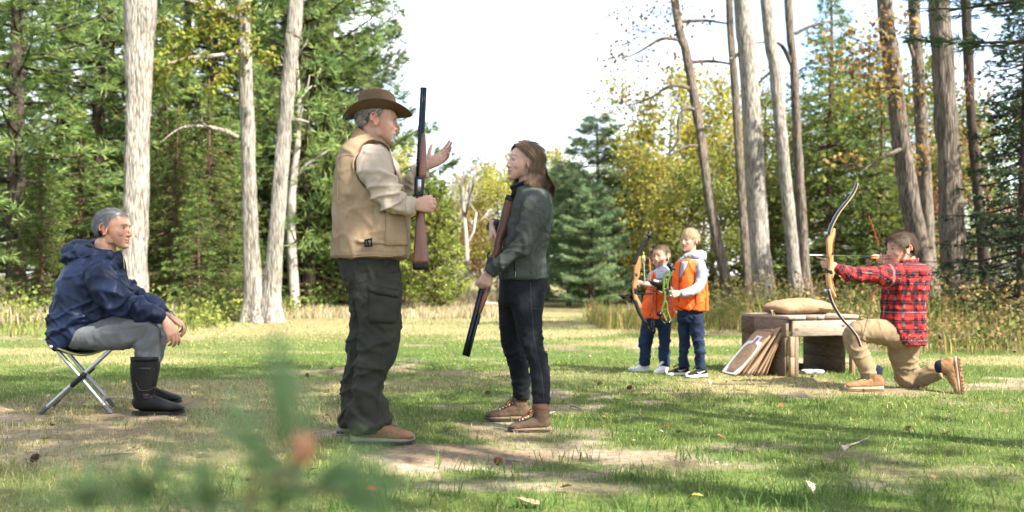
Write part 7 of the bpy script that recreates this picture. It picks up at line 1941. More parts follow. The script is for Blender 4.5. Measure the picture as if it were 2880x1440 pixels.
def gen_conifer(seed, H, Rm, base=0.12, whorl=0.42, nb=6, droop=0.0, tip_up=0.25, tuft=0.17, K=9, wid=0.016, dens=1.0, cols=None, shape=1.0, flat=0.6, trunk_r=0.013, spread=0.75):
    rng = np.random.default_rng(seed)
    mb = MB()
    bx, by = rng.normal() * 0.02 * H, rng.normal() * 0.02 * H
    v, f = trunk_shape([[0, 0, -0.1, H * trunk_r * 1.25], [bx * 0.3, by * 0.3, H * 0.3, H * trunk_r], [bx * 0.7, by * 0.7, H * 0.7, H * trunk_r * 0.6], [bx, by, H * 0.99, 0.012]], n=10, sub=4, seed=seed); mb.add(v, f)
    cs, ds, tone = [], [], []
    z = H * base
    while z < H * 0.985:
        k = (z / H - base) / (1 - base)
        prof = (1 - k) ** shape * (0.55 + 0.45 * min(1, k * 5 + 0.35)) + 0.035
        a0 = rng.uniform(0, 6.28)
        for i in range(nb):
            if rng.random() < 0.10: continue
            a = a0 + 2 * math.pi * i / nb + rng.normal() * 0.22
            L = Rm * prof * rng.uniform(0.55, 1.15)
            if L < 0.12: continue
            d = np.array([math.cos(a), math.sin(a), 0]); l = np.array([-d[1], d[0], 0])
            o = np.array([bx * z / H, by * z / H, z + rng.normal() * 0.08])
            def pt(t): return o + d * L * t + np.array([0, 0, L * (-droop * t + tip_up * t * t)])
            if L > 0.5:
                r0 = 0.010 + 0.012 * L
                p3 = np.array([pt(0), pt(0.35), pt(0.7), pt(1.0)])
                tl = loft([[*p, q, q] for p, q in zip(p3, np.linspace(r0, 0.006, 4))], ref=(0, 0, 1), n=4, sub=1, cap=0); mb.add(tl['v'], tl['f'])
            nt = max(3, int(L * 15 * dens))
            for t in np.concatenate([rng.uniform(0.18, 1.0, nt), [1.0]]):
                p = pt(t); sw = (1.05 - t) * 0.42 * L + 0.06
                s = rng.uniform(-1, 1) * sw
                q = p + l * s + d * abs(s) * 0.55 + np.array([0, 0, rng.normal() * 0.05 + 0.10 * abs(s) * tip_up * 2 - abs(s) * droop * 0.6])
                dd = d * 0.8 + l * np.sign(s) * min(1, abs(s) / 0.3) * 0.5 + np.array([0, 0, 0.35 * tip_up * 2 - droop * 0.7])
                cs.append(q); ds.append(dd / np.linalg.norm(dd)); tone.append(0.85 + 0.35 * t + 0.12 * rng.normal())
        z += whorl * (0.7 + 0.5 * rng.random()) * (0.6 + 0.4 * (1 - k))
    cs.append(np.array([bx, by, H])); ds.append(np.array([0, 0, 1.0])); tone.append(1.1)
    cs, ds, tone = np.array(cs), np.array(ds), np.array(tone)
    V, Q = spikes(cs, ds, K, tuft, wid, spread, rng, flat)
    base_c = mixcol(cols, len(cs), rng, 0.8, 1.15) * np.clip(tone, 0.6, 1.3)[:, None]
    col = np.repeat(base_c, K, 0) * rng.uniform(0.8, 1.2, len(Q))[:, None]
    return mb.mesh('trunk'), crown_mesh('crown', [(V, Q, col)])

def gen_broadleaf(seed, H, spread, n_leaf, size, cols, fork=0.35, trunk_r=0.014, depth=4, lean=(0, 0), up=0.55, low=0.25, clump=0.35, nb0=9):
    rng = np.random.default_rng(seed); mb = MB(); tips = []
    top = np.array([lean[0] * H, lean[1] * H, H])
    path = [np.array([0, 0, -0.1]), np.array([lean[0] * H * 0.3 + rng.normal() * 0.1, lean[1] * H * 0.3, H * 0.35]), np.array([lean[0] * H * 0.7 + rng.normal() * 0.15, lean[1] * H * 0.7 + rng.normal() * 0.15, H * 0.7]), top]
    rr = [H * trunk_r * 1.2, H * trunk_r, H * trunk_r * 0.55, 0.015]
    v, f = trunk_shape([[*p, r] for p, r in zip(path, rr)], n=10, sub=4, seed=seed); mb.add(v, f)
    pp = cr(np.array([[*p, r] for p, r in zip(path, rr)]), 8)
    def grow(p, d, L, r, dep):
        d = d / np.linalg.norm(d)
        m = p + d * L * 0.5 + rng.normal(size=3) * L * 0.07; e = p + d * L + rng.normal(size=3) * L * 0.10 + np.array([0, 0, 0.06 * L])
        l = loft([[*p, r, r], [*m, r * 0.8, r * 0.8], [*e, r * 0.55, r * 0.55]], ref=(0.3, 0.5, 0.8), n=4 if dep < 3 else 5, sub=1, cap=0); mb.add(l['v'], l['f'])
        if dep <= 1: tips.extend([p * 0.4 + m * 0.6, m, e, (m + e) / 2]); 
        if dep <= 0: return
        for k in range(rng.integers(2, 4)):
            dd = d * 0.9 + rng.normal(size=3) * 0.62 + np.array([0, 0, 0.12])
            grow(m * (1 - k * 0.35) + e * k * 0.35 if k < 2 else e, dd, L * rng.uniform(0.55, 0.75), r * 0.55, dep - 1)
    for i in range(nb0):
        t = fork + (1 - fork) * (i + rng.random() * 0.6) / nb0
        q = pp[min(len(pp) - 1, int(t * (len(pp) - 1)))]
        a = i * 2.4 + rng.normal() * 0.3
        grow(q[:3], np.array([math.cos(a), math.sin(a), up + 0.5 * t]), spread * (1.05 - 0.55 * t) * rng.uniform(0.75, 1.1) * 0.5, q[3] * 0.6 + 0.006, depth - 2)
    tm = mb.mesh('trunk')
    if n_leaf == 0: return tm, None
    T = np.array(tips); idx = rng.integers(0, len(T), n_leaf)
    c = T[idx] + rng.normal(size=(n_leaf, 3)) * clump
    V, Q = leaves(c, size, rng)
    tone = 0.8 + 0.4 * rng.random(len(T))
    col = mixcol(cols, n_leaf, rng) * tone[idx][:, None]
    return tm, crown_mesh('crown', [(V, Q, col)])

def plant_tree(name, label, cat, group, pair, loc, rz, s, bm, cm, sz=None):
    t = thing(name, label, cat, loc, group); t.rotation_euler = (0, 0, rz); t.scale = (s, s, sz or s)
    for nm, me, m in (('trunk', pair[0], bm), ('crown', pair[1], cm)):
        if me is None: continue
        if len(me.materials) == 0: me.materials.append(m)
        o = bpy.data.objects.new(nm, me); COL.objects.link(o); o.parent = t
    return t

def px_trunk(rows, Y, n=32, sub=8, ridge=0.010, seed=0, flare=0.45):
    """a trunk drawn through photo pixels at distance Y: px py width_px, top row first allowed above the frame"""
    pts = []
    for px, py, w in rows: p = P(px, py, Y); pts.append([*p, w * 0.85 / 2 * Y / F])
    return trunk_shape(pts, n, sub, ridge, seed, flare)

def build_trees():
    rng = np.random.default_rng(3)
    B1 = bark('pale_grey_bark', (0.325, 0.295, 0.258), (0.082, 0.072, 0.06), 9, 1.0)
    B2 = bark('grey_brown_bark', (0.19, 0.155, 0.125), (0.045, 0.036, 0.03), 8, 1.0)
    B3 = bark('dark_bark', (0.075, 0.055, 0.045), (0.030, 0.023, 0.019), 9, 0.6)
    B4 = bark('brown_pine_bark', (0.13, 0.08, 0.055), (0.05, 0.033, 0.025), 9, 0.6)
    B5 = bark('bleached_wood', (0.36, 0.32, 0.285), (0.22, 0.19, 0.165), 8, 0.3)
    OAK = [(0.15, 0.22, 0.03), (0.24, 0.30, 0.045), (0.32, 0.34, 0.06), (0.13, 0.20, 0.03), (0.36, 0.26, 0.05)]
    AUT = [(0.30, 0.17, 0.05), (0.34, 0.22, 0.06), (0.20, 0.20, 0.05), (0.36, 0.14, 0.04)]
    def big_tree(name, label, stems, Y, bk, limbs=(), leaf=None, group=None, crown_z=None, seed=0, ridge=0.010):
        """a tall trunk seen in the frame, with limbs and a high crown above it"""
        b = P(stems[0][0][0], 900, Y); b[2] = 0
        t = thing(name, label, 'tree', tuple(b), group)
        r2 = np.random.default_rng(seed)
        mb = MB(); tops = []
        for st in stems:
            rows = [list(r) for r in st]
            # continue the stem above the frame
            (x0, y0, w0), (x1, y1, w1) = rows[-2], rows[-1]
            ztop = CH - (y1 - YH) / F * Y
            k = (7.0 / (ztop + 0.1)) if ztop < 6.5 else 1.0
            sl = (x1 - x0) / min(-1, (y1 - y0))
            for extra in (900, 1500): rows.append([x1 + sl * -extra * 0.6, y1 - extra, w1 * (0.75 if extra == 900 else 0.4)])
            v, f = px_trunk(rows, Y, seed=seed, ridge=ridge); mb.add(v, f)
            tops.append(P(rows[-1][0], rows[-1][1], Y)); tops.append(P(rows[-2][0], rows[-2][1], Y))
        for lm in limbs:
            w = np.array([[*P(px, py, Y + dy), r] for px, py, dy, r in lm])
            v, f = trunk_shape(w, 8, 4, 0, seed); mb.add(v, f)
        tips = []
        def grow(p, d, L, r, dep):
            d = d / np.linalg.norm(d); e = p + d * L + r2.normal(size=3) * L * 0.12; m = (p + e) / 2 + r2.normal(size=3) * L * 0.08
            l = loft([[*p, r, r], [*m, r * 0.8, r * 0.8], [*e, r * 0.5, r * 0.5]], ref=(0.3, 0.5, 0.8), n=5, sub=1, cap=0); mb.add(l['v'], l['f'])
            if dep == 0: tips.extend([m, e]); return
            for k in range(3): grow(m if k == 0 else e, d * 0.9 + r2.normal(size=3) * 0.6 + np.array([0, 0, 0.1]), L * r2.uniform(0.55, 0.8), r * 0.55, dep - 1)
        for tp in tops:
            for i in range(3): a = r2.uniform(0, 6.28); grow(tp, np.array([math.cos(a), math.sin(a), 0.5]), 1.9, 0.07, 2)
        me = mb.mesh('trunk'); link('trunk', me, bk, t)
        T = np.array(tips); nl = 2600
        idx = r2.integers(0, len(T), nl); c = T[idx] + r2.normal(size=(nl, 3)) * 0.4
        V, Q = leaves(c, 0.15, r2); parts = [(V, Q, mixcol(OAK if leaf is None else leaf, nl, r2))]
        return t, parts
    def low_leaves(t, parts, clusters, Y, cols, size, seed):
        r2 = np.random.default_rng(seed)
        tw = MB()
        for px, py, dy, n, sx, sy in clusters:
            c0 = P(px, py, Y + dy)
            if n > 50:
                for _ in range(max(3, n // 9)):
                    e = c0 + r2.normal(size=3) * np.array([sx, 0.35, sy]) * Y / F * 1.2; st = c0 + np.array([r2.uniform(0.4, 1.2), 0, -r2.uniform(0.1, 0.5)]) * sx * Y / F
                    m_ = (e + st) / 2 + r2.normal(size=3) * 0.06
                    l = loft([[*st, 0.009, 0.009], [*m_, 0.006, 0.006], [*e, 0.002, 0.002]], ref=(0.3, 0.5, 0.8), n=4, sub=2, cap=0); tw.add(l['v'], l['f'])
            c = c0 + r2.normal(size=(n, 3)) * np.array([sx, 0.35, sy]) * Y / F
            V, Q = leaves(c, size, r2, 0.7); parts.append((V, Q, mixcol(cols, n, r2)))
        if tw.n: tag(tw.build('twigs', B2, t), kind='stuff')
    def done(t, parts): link('crown', crown_mesh('crown', parts), LEAF, t)
    # ---- left trunks
    t, p = big_tree('oak_tree', 'thick pale trunk directly behind the seated man', [[(382, 925, 96), (377, 860, 80), (378, 727, 76), (384, 520, 76), (389, 335, 74), (392, 150, 86), (394, 0, 98), (398, -120, 92)]], 16.0, B1, seed=1, ridge=0.012)
    low_leaves(t, p, [], 16, OAK, 0.12, 1); done(t, p)
    t, p = big_tree('oak_tree', 'pale twin-stemmed tree with a leafy low limb beside the seated man', [[(722, 915, 78), (716, 860, 62), (706, 660, 50), (696, 335, 46), (690, 130, 42), (687, -20, 38)], [(760, 912, 70), (763, 840, 56), (786, 560, 48), (806, 300, 46), (822, 120, 46), (834, -10, 46)]], 18.0, B1,
                    limbs=[[(668, 385, 0, 0.05), (620, 365, -0.2, 0.04), (560, 355, -0.4, 0.03), (505, 362, -0.5, 0.018), (445, 405, -0.6, 0.008)], [(600, 362, -0.3, 0.02), (570, 345, -0.5, 0.012), (568, 310, -0.6, 0.006)], [(688, 140, 0, 0.05), (620, 155, -0.4, 0.04), (540, 162, -0.6, 0.03), (470, 180, -0.8, 0.018)], [(832, 20, 0, 0.045), (850, 4, 0, 0.035), (870, -8, 0, 0.03)], [(812, 342, 0, 0.035), (840, 338, -0.1, 0.032), (868, 344, -0.1, 0.02)], [(690, 70, 0, 0.05), (600, 20, -0.5, 0.035), (520, 0, -0.8, 0.02)]], seed=2)
    lc = []
    rl = np.random.default_rng(77)
    for (x0, y0, x1, y1, m_) in ((690, 90, 440, 60, 16), (690, 150, 450, 200, 16), (650, 40, 480, 130, 14), (700, 10, 560, 0, 8), (680, 180, 560, 260, 8), (700, 40, 740, 180, 9), (520, 120, 430, 240, 7)):
        for q in range(m_):
            u_ = rl.random(); lc.append((x0 + (x1 - x0) * u_ + rl.normal() * 16, y0 + (y1 - y0) * u_ + rl.normal() * 12, -0.3 - 0.5 * u_, int(rl.integers(8, 26)), rl.uniform(8, 20), rl.uniform(5, 11)))
    low_leaves(t, p, lc, 18, OAK, 0.105, 2); done(t, p)
    # ---- right trunks
    G = 'tall grey trunks on the right'
    t, p = big_tree('oak_tree', 'thickest pale grey trunk behind the left end of the bench', [[(2152, 892, 84), (2148, 850, 70), (2130, 600, 66), (2113, 320, 60), (2098, 130, 58), (2086, -10, 54)]], 20.5, B1, seed=4, leaf=AUT, limbs=[[(2080, 150, 0, 0.05), (2050, 170, 0, 0.03)]]); done(t, p)
    t, p = big_tree('oak_tree', 'slender grey trunk second to the right behind the sandbag', [[(2244, 870, 52), (2238, 800, 44), (2205, 470, 42), (2180, 210, 40), (2153, -10, 38)]], 22.5, B1, seed=5, leaf=AUT, limbs=[[(2170, 200, 0, 0.04), (2130, 235, 0.2, 0.02)]]); done(t, p)
    t, p = big_tree('oak_tree', 'thin grey trunk just left of the upright recurve bow', [[(2270, 850, 44), (2262, 740, 38), (2244, 420, 32), (2232, 180, 28), (2216, -10, 26)]], 24.0, B2, seed=6, leaf=AUT, limbs=[[(2226, 180, 0, 0.06), (2200, 130, -0.2, 0.05), (2170, 118, -0.4, 0.03), (2120, 122, -0.4, 0.015)], [(2236, 95, 0, 0.05), (2290, 70, 0, 0.035), (2360, 55, 0.2, 0.015)]]); done(t, p)
    t, p = big_tree('oak_tree', 'dark leaning trunk behind the taller boy', [[(2052, 855, 42), (2040, 790, 34), (1995, 560, 32), (1962, 330, 30), (1930, 150, 28), (1896, -10, 26)]], 25.0, B2, seed=7, leaf=AUT, limbs=[[(1960, 310, 0, 0.05), (1925, 305, -0.3, 0.045), (1908, 340, -0.4, 0.035), (1905, 400, -0.4, 0.025), (1860, 455, -0.5, 0.012)], [(1945, 250, 0, 0.05), (1890, 240, -0.3, 0.04), (1830, 275, -0.6, 0.025), (1760, 300, -0.8, 0.012)], [(1912, 112, 0, 0.05), (1860, 110, -0.3, 0.04), (1790, 150, -0.6, 0.02), (1740, 165, -0.8, 0.01)], [(1935, 175, 0, 0.05), (2000, 172, 0, 0.04), (2060, 180, 0, 0.025)], [(1915, 60, 0, 0.05), (1990, 58, 0, 0.035), (2055, 68, 0, 0.02)], [(1972, 410, 0, 0.04), (1930, 412, -0.2, 0.03), (1880, 440, -0.4, 0.012)]])
    low_leaves(t, p, [(1780, 80, -0.6, 90, 60, 34), (1740, 270, -0.7, 90, 50, 30), (1850, 30, -0.4, 90, 60, 30), (1800, 285, -0.6, 80, 50, 30), (1830, 180, -0.6, 70, 60, 40), (1950, 60, 0, 70, 60, 30), (1760, 150, -0.8, 60, 40, 20)], 25, AUT, 0.11, 7); done(t, p)
    t, p = big_tree('oak_tree', 'thin trunk hidden half behind the thickest grey trunk', [[(2112, 872, 36), (2104, 800, 28), (2084, 520, 26), (2068, 260, 24), (2050, -10, 22)]], 23.5, B2, seed=8, leaf=AUT); done(t, p)
    t, p = big_tree('oak_tree', 'leaning grey trunk rising behind the head of the archer', [[(2612, 890, 76), (2596, 760, 64), (2560, 560, 58), (2530, 360, 54), (2506, 150, 52), (2488, -10, 46)]], 19.5, B2, seed=9, leaf=AUT, limbs=[[(2545, 415, 0, 0.05), (2490, 440, -0.4, 0.035), (2440, 470, -0.6, 0.02), (2415, 490, -0.7, 0.012)], [(2505, 130, 0, 0.06), (2480, 90, -0.2, 0.05), (2460, 80, -0.2, 0.03)]])
    low_leaves(t, p, [(2390, 450, -0.5, 60, 40, 16), (2460, 240, -0.3, 200, 50, 40), (2430, 130, -0.3, 150, 50, 40), (2400, 170, -0.3, 130, 50, 30), (2520, 60, -0.2, 60, 50, 30)], 19.5, AUT, 0.12, 9); done(t, p)
    t, p = big_tree('oak_tree', 'brown trunk between the leaning trunk and the widest trunk', [[(2622, 860, 52), (2612, 740, 46), (2596, 420, 42), (2582, 180, 40), (2570, -10, 36)]], 22.0, B2, seed=10, leaf=AUT, limbs=[[(2582, 200, 0, 0.05), (2560, 130, -0.1, 0.045), (2548, 105, -0.2, 0.03)]])
    low_leaves(t, p, [(2600, 230, -0.2, 60, 30, 40), (2600, 420, -0.3, 70, 30, 40), (2680, 250, 0, 60, 50, 30)], 22, AUT, 0.12, 10); done(t, p)
    t, p = big_tree('oak_tree', 'widest furrowed trunk at the right behind the archer', [[(2700, 925, 118), (2692, 870, 92), (2676, 640, 80), (2664, 380, 74), (2650, 150, 70), (2640, -10, 64)]], 17.5, bark('furrowed_bark', (0.165, 0.135, 0.11), (0.045, 0.036, 0.03), 7, 1.0), seed=11, leaf=AUT, ridge=0.022); done(t, p)
    t, p = big_tree('oak_tree', 'crooked dark trunk at the right edge beside the spruce', [[(2782, 870, 44), (2772, 780, 38), (2752, 560, 34), (2730, 300, 32), (2722, 110, 34), (2716, -10, 30)]], 23.0, B3, seed=12, leaf=AUT)
    low_leaves(t, p, [(2700, 330, 0, 70, 50, 60), (2780, 300, 0, 60, 40, 60), (2740, 450, 0, 60, 40, 60)], 23, AUT, 0.12, 12); done(t, p)

    # ---- tree kinds shared by the background
    PW = [(0.095, 0.16, 0.05), (0.155, 0.23, 0.07), (0.24, 0.29, 0.08), (0.115, 0.19, 0.075)]
    PB = [(0.13, 0.205, 0.105), (0.18, 0.265, 0.13), (0.25, 0.32, 0.14)]
    HEM = [(0.055, 0.10, 0.026), (0.11, 0.165, 0.04), (0.20, 0.245, 0.055)]
    SPR = [(0.018, 0.036, 0.018), (0.03, 0.055, 0.026), (0.045, 0.075, 0.03)]
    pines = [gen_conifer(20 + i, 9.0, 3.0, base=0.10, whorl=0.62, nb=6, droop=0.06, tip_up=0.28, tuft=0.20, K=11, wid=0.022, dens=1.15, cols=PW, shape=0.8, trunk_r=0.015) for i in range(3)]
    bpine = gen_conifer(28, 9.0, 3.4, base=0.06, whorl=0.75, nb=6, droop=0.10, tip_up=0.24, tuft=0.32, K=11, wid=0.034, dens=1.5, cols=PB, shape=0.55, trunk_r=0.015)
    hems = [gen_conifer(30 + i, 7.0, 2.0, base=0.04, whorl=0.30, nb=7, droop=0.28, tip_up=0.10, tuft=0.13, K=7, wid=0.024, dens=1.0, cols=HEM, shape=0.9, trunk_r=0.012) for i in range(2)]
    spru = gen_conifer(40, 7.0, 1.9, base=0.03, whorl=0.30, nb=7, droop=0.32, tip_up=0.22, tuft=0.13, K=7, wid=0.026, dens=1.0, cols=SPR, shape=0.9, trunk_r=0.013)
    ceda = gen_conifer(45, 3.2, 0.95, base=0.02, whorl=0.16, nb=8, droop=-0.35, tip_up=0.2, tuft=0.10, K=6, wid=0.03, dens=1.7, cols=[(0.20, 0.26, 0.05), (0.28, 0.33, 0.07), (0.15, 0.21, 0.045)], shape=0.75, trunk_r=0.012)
    YEL = [(0.30, 0.30, 0.05), (0.40, 0.34, 0.06), (0.22, 0.26, 0.05), (0.42, 0.28, 0.06)]
    GRN = [(0.10, 0.16, 0.035), (0.17, 0.21, 0.045), (0.24, 0.25, 0.05)]
    RED = [(0.30, 0.11, 0.06), (0.36, 0.18, 0.09), (0.30, 0.22, 0.09)]
    yel = [gen_broadleaf(50 + i, 7.0, 5.2, 6500, 0.15, YEL, fork=0.12, up=0.35, clump=0.32, nb0=12) for i in range(2)]
    grn = [gen_broadleaf(55 + i, 6.0, 5.0, 6500, 0.15, GRN, fork=0.08, up=0.3, clump=0.32, nb0=12) for i in range(2)]
    red = [gen_broadleaf(60, 5.0, 4.2, 3800, 0.14, RED, fork=0.15, up=0.35, clump=0.34)]
    bare = [gen_broadleaf(70 + i, 7.5, 4.2, 0, 0.1, RED, fork=0.30, up=1.3, depth=5, trunk_r=0.017, nb0=8) for i in range(1)]
    shade = gen_broadleaf(80, 12.0, 8.0, 2700, 0.26, GRN, fork=0.5, up=0.35, clump=0.42, nb0=10, trunk_r=0.016)
    def put(kind, px, Y, s, rz, label, group, name, bm, cm, sz=None):
        x = (px - CX) / F * Y
        return plant_tree(name, label, 'tree', group, kind, (x, Y, 0), rz, s, bm, cm, sz)
    ORD = ['leftmost', 'second', 'third', 'fourth', 'fifth', 'sixth', 'seventh', 'eighth', 'ninth', 'tenth', 'eleventh', 'twelfth', 'thirteenth', 'fourteenth']
    def nth(i, pxs):
        return ORD[sorted(range(len(pxs)), key=lambda k: pxs[k]).index(i)]
    # left wood: white pines
    gp = 'white pines of the left wood'; lp = 'tall green white pine in the wood behind the seated man'
    LST = ((45, 19.5, 1.15, 0), (-120, 22, 1.3, 1), (255, 23, 1.25, 2), (170, 27, 1.4, 0), (500, 27, 1.3, 1), (620, 24, 1.3, 2), (330, 31, 1.4, 1), (720, 33, 1.4, 2), (-220, 27, 1.4, 0))
    for i, (px, Y, s, k) in enumerate(LST):
        put(pines[k], px, Y, s, i * 1.3, 'tall white pine in the left wood, %s from the left' % nth(i, [q[0] for q in LST]), gp, 'pine_tree', B4 if i % 2 else B3, NEEDLE)
    put(pines[0], 890, 25.0, 1.2, 4.9, 'tall white pine with boughs reaching over the open sky, behind the man in the hat', None, 'pine_tree', B3, NEEDLE, 1.55)
    put(pines[2], 870, 24.0, 1.15, 5.2, 'pine with dense boughs left of the man in the hat', None, 'pine_tree', B3, NEEDLE, 1.5)
    put(pines[1], 930, 26.5, 1.1, 3.4, 'second tall pine behind the man in the hat, right of the first', None, 'pine_tree', B3, NEEDLE, 1.45)
    put(pines[2], 800, 28.0, 1.55, 4.0, 'pine standing just behind the twin-stemmed tree', None, 'pine_tree', B3, NEEDLE)
    gh = 'young hemlocks below the left pines'; lh = 'young feathery hemlock below the pines on the left'
    LST = ((480, 19.5, 0.62, 0), (590, 20.5, 0.72, 1), (560, 18.5, 0.42, 0), (650, 22, 0.66, 1), (470, 22, 0.8, 1), (120, 18.5, 0.50, 0), (230, 20, 0.6, 1), (880, 24, 0.62, 0), (960, 26, 0.75, 1), (840, 28, 0.8, 0), (1030, 30, 0.9, 1))
    for i, (px, Y, s, k) in enumerate(LST):
        put(hems[k], px, Y, s, i * 2.1, 'young feathery hemlock below the left pines, %s from the left' % nth(i, [q[0] for q in LST]), gh, 'hemlock_tree', B4, NEEDLE)
    t = put(gen_broadleaf(75, 6.0, 1.8, 0, 0.1, RED, fork=0.45, up=0.8, depth=3, trunk_r=0.017, nb0=6), 832, 22.5, 1.05, 0.0, 'pale dead birch trunk right of the twin-stemmed tree', None, 'birch_tree', B5, LEAF)
    put(ceda, 1225, 23.0, 0.98, 0.3, 'bright yellow-green conical cedar between the man and the woman', None, 'cedar_tree', B4, NEEDLE)
    put(ceda, 1140, 25.0, 0.95, 1.7, 'smaller yellow-green cedar behind the hip of the man in the hat', None, 'cedar_tree', B4, NEEDLE)
    for px, Y, s_, k, lb in ((300, 26, 0.62, 0, 'added leafy fill tree between the thick trunk and the twin stems'), (110, 24, 0.58, 1, 'added leafy fill tree near the left edge behind the pines'), (600, 26, 0.6, 0, 'added leafy fill tree just left of the twin-stemmed tree'), (470, 30, 0.8, 1, 'added leafy fill tree deep in the left wood')):
        put(grn[k], px, Y, s_, px * 0.01, lb, 'added fill trees in the left wood', 'fill_tree', B2, LEAF)  # light-green foliage added to brighten the dark gaps between the left trunks
    # middle distance
    put(bare[0], 1312, 35, 0.72, 0.4, 'bleached leafless tree in the middle distance, taller of two', None, 'dead_tree', B5, LEAF)
    put(bare[0], 1278, 37, 0.58, 2.6, 'bleached leafless tree in the middle distance, smaller of two', None, 'dead_tree', B5, LEAF)
    gm_ = 'autumn trees in the middle distance'
    for i, (kd, px, Y, s, lb) in enumerate(((red[0], 1270, 40, 0.62, 'reddish autumn tree behind the bleached leafless trees'), (red[0], 1350, 42, 0.66, 'reddish autumn tree right of the bleached leafless trees'), (red[0], 1215, 45, 0.7, 'reddish autumn tree left of the bleached leafless trees'), (yel[0], 1400, 38, 0.62, 'yellowing tree in the middle distance left of the woman'), (grn[0], 1380, 46, 0.85, 'green tree on the far edge of the clearing, just left of the young woman'), (grn[1], 1240, 52, 0.85, 'green tree on the far edge of the clearing, behind the cedar'), (yel[1], 1310, 55, 0.9, 'yellow-green tree far behind the bleached leafless trees'), (grn[0], 1470, 52, 1.0, 'green tree on the far edge of the clearing, behind the young woman'), (grn[1], 1150, 56, 1.0, 'green tree on the far edge of the clearing, behind the shotgun of the man'), (yel[1], 1090, 48, 0.95, 'yellow-green tree far behind the man in the hat'), (yel[0], 1540, 40, 0.72, 'golden tree just right of the hair of the young woman'))):
        put(kd, px, Y, s, i * 1.9, lb, gm_, 'autumn_tree', B2, LEAF)
    # right of the middle: blue-green pines, maples
    gr = 'blue-green pines right of the young woman'
    for i, (px, Y, s, k, lb) in enumerate(((1690, 31, 0.60, 1, 'blue-green pine rising above the smaller boy, taller one'), (1600, 27, 0.40, 0, 'low spreading pine right behind the young woman'), (1780, 30, 0.50, 2, 'blue-green pine directly behind the two boys'), (1540, 33, 0.45, 2, 'small pine behind the back of the young woman'), (1660, 25.5, 0.34, 1, 'lowest young pine at the lawn edge left of the boys'))):
        put(bpine, px, Y, s * 1.12, i * 2.3 + 0.4, lb, gr, 'pine_tree', B3, NEEDLE)
    gy = 'yellow maples on the right'; ly = 'yellow-green maple behind the leaning trunk on the right'
    LST = ((yel[0], 1890, 32, 0.92), (yel[1], 1850, 28, 0.6), (yel[1], 2000, 30, 0.78), (grn[0], 1960, 26.5, 0.55), (grn[1], 2090, 33, 0.75), (yel[0], 2120, 36, 0.95), (grn[0], 1810, 37, 0.8))
    for i, (kd, px, Y, s) in enumerate(LST):
        put(kd, px, Y, s, i * 1.7, 'yellow-green maple behind the leaning trunk, %s from the left' % nth(i, [q[1] for q in LST]), gy, 'maple_tree', B2, LEAF)
    gd = 'dark hemlocks behind the bench'; ld = 'dark green hemlock behind the archer and the bench'
    LST = ((2230, 28, 0.95, 0), (2330, 26, 1.05, 1), (2420, 29, 1.15, 0), (2480, 25.5, 0.85, 1), (2150, 30, 0.95, 1), (2345, 33, 1.55, 1), (2560, 30, 0.9, 0), (2650, 29, 0.95, 1))
    for i, (px, Y, s, k) in enumerate(LST):
        put(hems[k], px, Y, s, i * 2.7, 'dark green hemlock behind the bench and archer, %s from the left' % nth(i, [q[0] for q in LST]), gd, 'hemlock_tree', B3, NEEDLE)
    ga = 'thin autumn trees on the right'; la = 'sparse orange-leaved tree between the trunks on the right'
    for i, (px, Y, s) in enumerate(((2440, 27, 0.95), (2700, 28, 0.85), (2790, 30, 0.9))):
        put(red[0] if i % 2 else grn[1], px, Y, s, i * 1.1, 'thin autumn tree between the right trunks, %s from the left' % ORD[i], ga, 'autumn_tree', B2, LEAF)
    put(spru, 2870, 15.0, 0.80, 0.9, 'dark spruce at the right edge of the picture', None, 'spruce_tree', B3, NEEDLE)
    put(spru, 2960, 17.0, 0.95, 2.9, 'dark spruce half out of the picture at the right', None, 'spruce_tree', B3, NEEDLE)
    # a pine bough hanging in from the right at the top
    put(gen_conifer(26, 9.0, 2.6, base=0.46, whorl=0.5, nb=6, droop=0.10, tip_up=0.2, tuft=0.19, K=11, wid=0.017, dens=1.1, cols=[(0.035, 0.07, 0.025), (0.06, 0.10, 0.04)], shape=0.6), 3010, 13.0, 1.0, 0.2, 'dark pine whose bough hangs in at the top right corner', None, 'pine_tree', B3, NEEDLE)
    # far woods closing the view
    gf = 'far trees closing the view'
    for i, px in enumerate(range(-150, 1100, 220)):
        put([pines[i % 3], grn[i % 2], yel[i % 2]][i % 3], px, 50 + 6 * math.sin(i * 2.3), 1.0, i * 1.2, 'far tree closing the left wood, %s from the left' % ORD[i], gf + ' on the left', 'far_tree', B3, NEEDLE if i % 3 == 0 else LEAF)
    for i, px in enumerate(range(1600, 3100, 190)):
        put([grn[i % 2], hems[i % 2], yel[i % 2]][i % 3], px, 46 + 5 * math.sin(i * 1.9), 0.85, i * 1.5, 'far tree closing the right wood, %s from the left' % ORD[i], gf + ' on the right', 'far_tree', B3, NEEDLE if i % 3 == 1 else LEAF)
    # trees beside and behind the photographer whose shade falls over the lawn
    for i, (x, y, s) in enumerate(((5.5, 0.3, 0.86), (10.2, -2.6, 0.55), (5.2, -3.4, 0.75), (3.2, 4.6, 0.5))):
        plant_tree('shade_tree', 'broad tree beside the lawn whose shade dapples the grass', 'tree', 'shade trees beside the lawn', shade, (x, y, 0), i * 1.3, s, B2, LEAF)
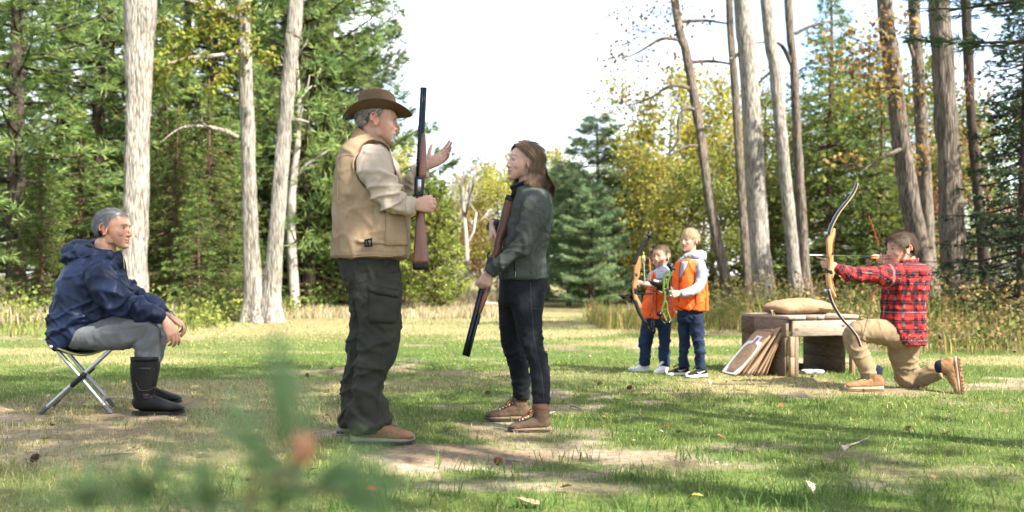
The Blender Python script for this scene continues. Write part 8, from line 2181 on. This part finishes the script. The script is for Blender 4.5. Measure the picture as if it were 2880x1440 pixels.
    # fallen log at the far edge and at the right
    for a, b, Y, r, lb in (((1330, 862), (1420, 858), 26.0, 0.07, 'pale fallen log at the far edge of the lawn'), ((2640, 952), (2880, 962), 12.5, 0.06, 'dark rotting log in the weeds at the right edge')):
        w = [P(*a, Y), P(*b, Y)]; w[0][2] = w[1][2] = r * 0.8
        v, f = trunk_shape([[*w[0], r], [*((w[0] + w[1]) / 2 + [0, 0.1, 0.02]), r * 0.9], [*w[1], r * 0.7]], 12, 5, 0.01, 3); mb = MB(); mb.add(v, f)
        o = mb.build('fallen_log', B5 if Y > 20 else B3); tag(o, lb, 'log')

def build_sapling():
    """a young pine close to the camera, far out of focus"""
    rng = np.random.default_rng(23)
    sp = thing('pine_sapling', 'blurred green pine sprig with an orange bud close to the camera', 'plant', (-0.21, 0.72, 0))
    ST = mat('sapling_stem', (0.13, 0.12, 0.06), rough=0.9); ND = mat('sapling_needle', (0.19, 0.31, 0.13), rough=0.55, var=0.3, trans=0.3)
    Y = 0.72
    bud = P(850, 1262, Y)
    root = np.array([-0.23, 0.74, 0.0]); knee = P(690, 1440, Y)
    one('stem', tube([root, root * 0.5 + knee * 0.5 + [-0.01, 0.01, 0], knee, knee * 0.5 + bud * 0.5 + [0, 0, -0.004], bud], 0.0042, n=8, r2=0.003), ST, sp)
    one('bud', loft([[*(bud + [0, 0, -0.009]), 0.006, 0.006], [*(bud + [0.001, 0, 0.0]), 0.0092, 0.0092], [*(bud + [0.001, 0, 0.007]), 0.0078, 0.0078], [*(bud + [0, 0, 0.0115]), 0.003, 0.003]], ref=(0, 1, 0), n=14), mat('orange_bud', (0.34, 0.165, 0.09), rough=0.6, var=0.2, vscale=60), sp)
    br = [(P(520, 1440, 0.74), P(380, 1350, 0.74)), (P(690, 1440, Y), P(960, 1390, 0.70)), (P(330, 1440, 0.76), P(240, 1400, 0.76))]
    for a, b in br: one('side_twig', tube([root * 0.35 + a * 0.65 - [0, 0, 0.05], a, b], 0.0024, n=6, r2=0.0014), ST, sp)
    mb = MB()
    def fan(c, d, n, ln, sprd):
        for _ in range(n):
            v = np.array(d, float) + rng.normal(size=3) * sprd; v /= np.linalg.norm(v)
            L = ln * rng.uniform(0.7, 1.15); e = c + v * L; m = (c + e) / 2 + rng.normal(size=3) * 0.002
            l = loft([[*c, 0.0009, 0.0009], [*m, 0.0012, 0.0012], [*e, 0.0004, 0.0004]], ref=(0.3, 0.8, 0.5), n=4, sub=1, cap=0); mb.add(l['v'], l['f'])
    fan(P(800, 1270, Y), (-0.02, 0, 1), 26, 0.082, 0.10)
    fan(P(770, 1330, Y), (-0.65, 0, 0.75), 24, 0.075, 0.22)
    fan(P(850, 1290, Y), (0.15, 0, 0.9), 8, 0.07, 0.16)
    fan(P(890, 1360, 0.71), (0.9, 0, 0.15), 30, 0.065, 0.30)
    fan(P(960, 1400, 0.70), (0.95, 0, 0.0), 24, 0.05, 0.30)
    fan(P(420, 1390, 0.74), (-0.2, 0, 0.6), 30, 0.05, 0.55)
    fan(P(600, 1430, 0.73), (-0.2, 0, 0.6), 34, 0.055, 0.5)
    fan(P(250, 1420, 0.76), (-0.3, 0, 0.4), 24, 0.05, 0.5)
    fan(P(780, 1430, 0.72), (0.3, 0, 0.5), 30, 0.055, 0.5)
    mb.build('needles', ND, sp)

build_ground()
build_trees()
build_man(); build_woman(); build_sitter(); build_stool(); build_boys(); build_archer()
build_guns(); build_bows(); build_bench()
build_grass()
build_litter()
build_sapling()
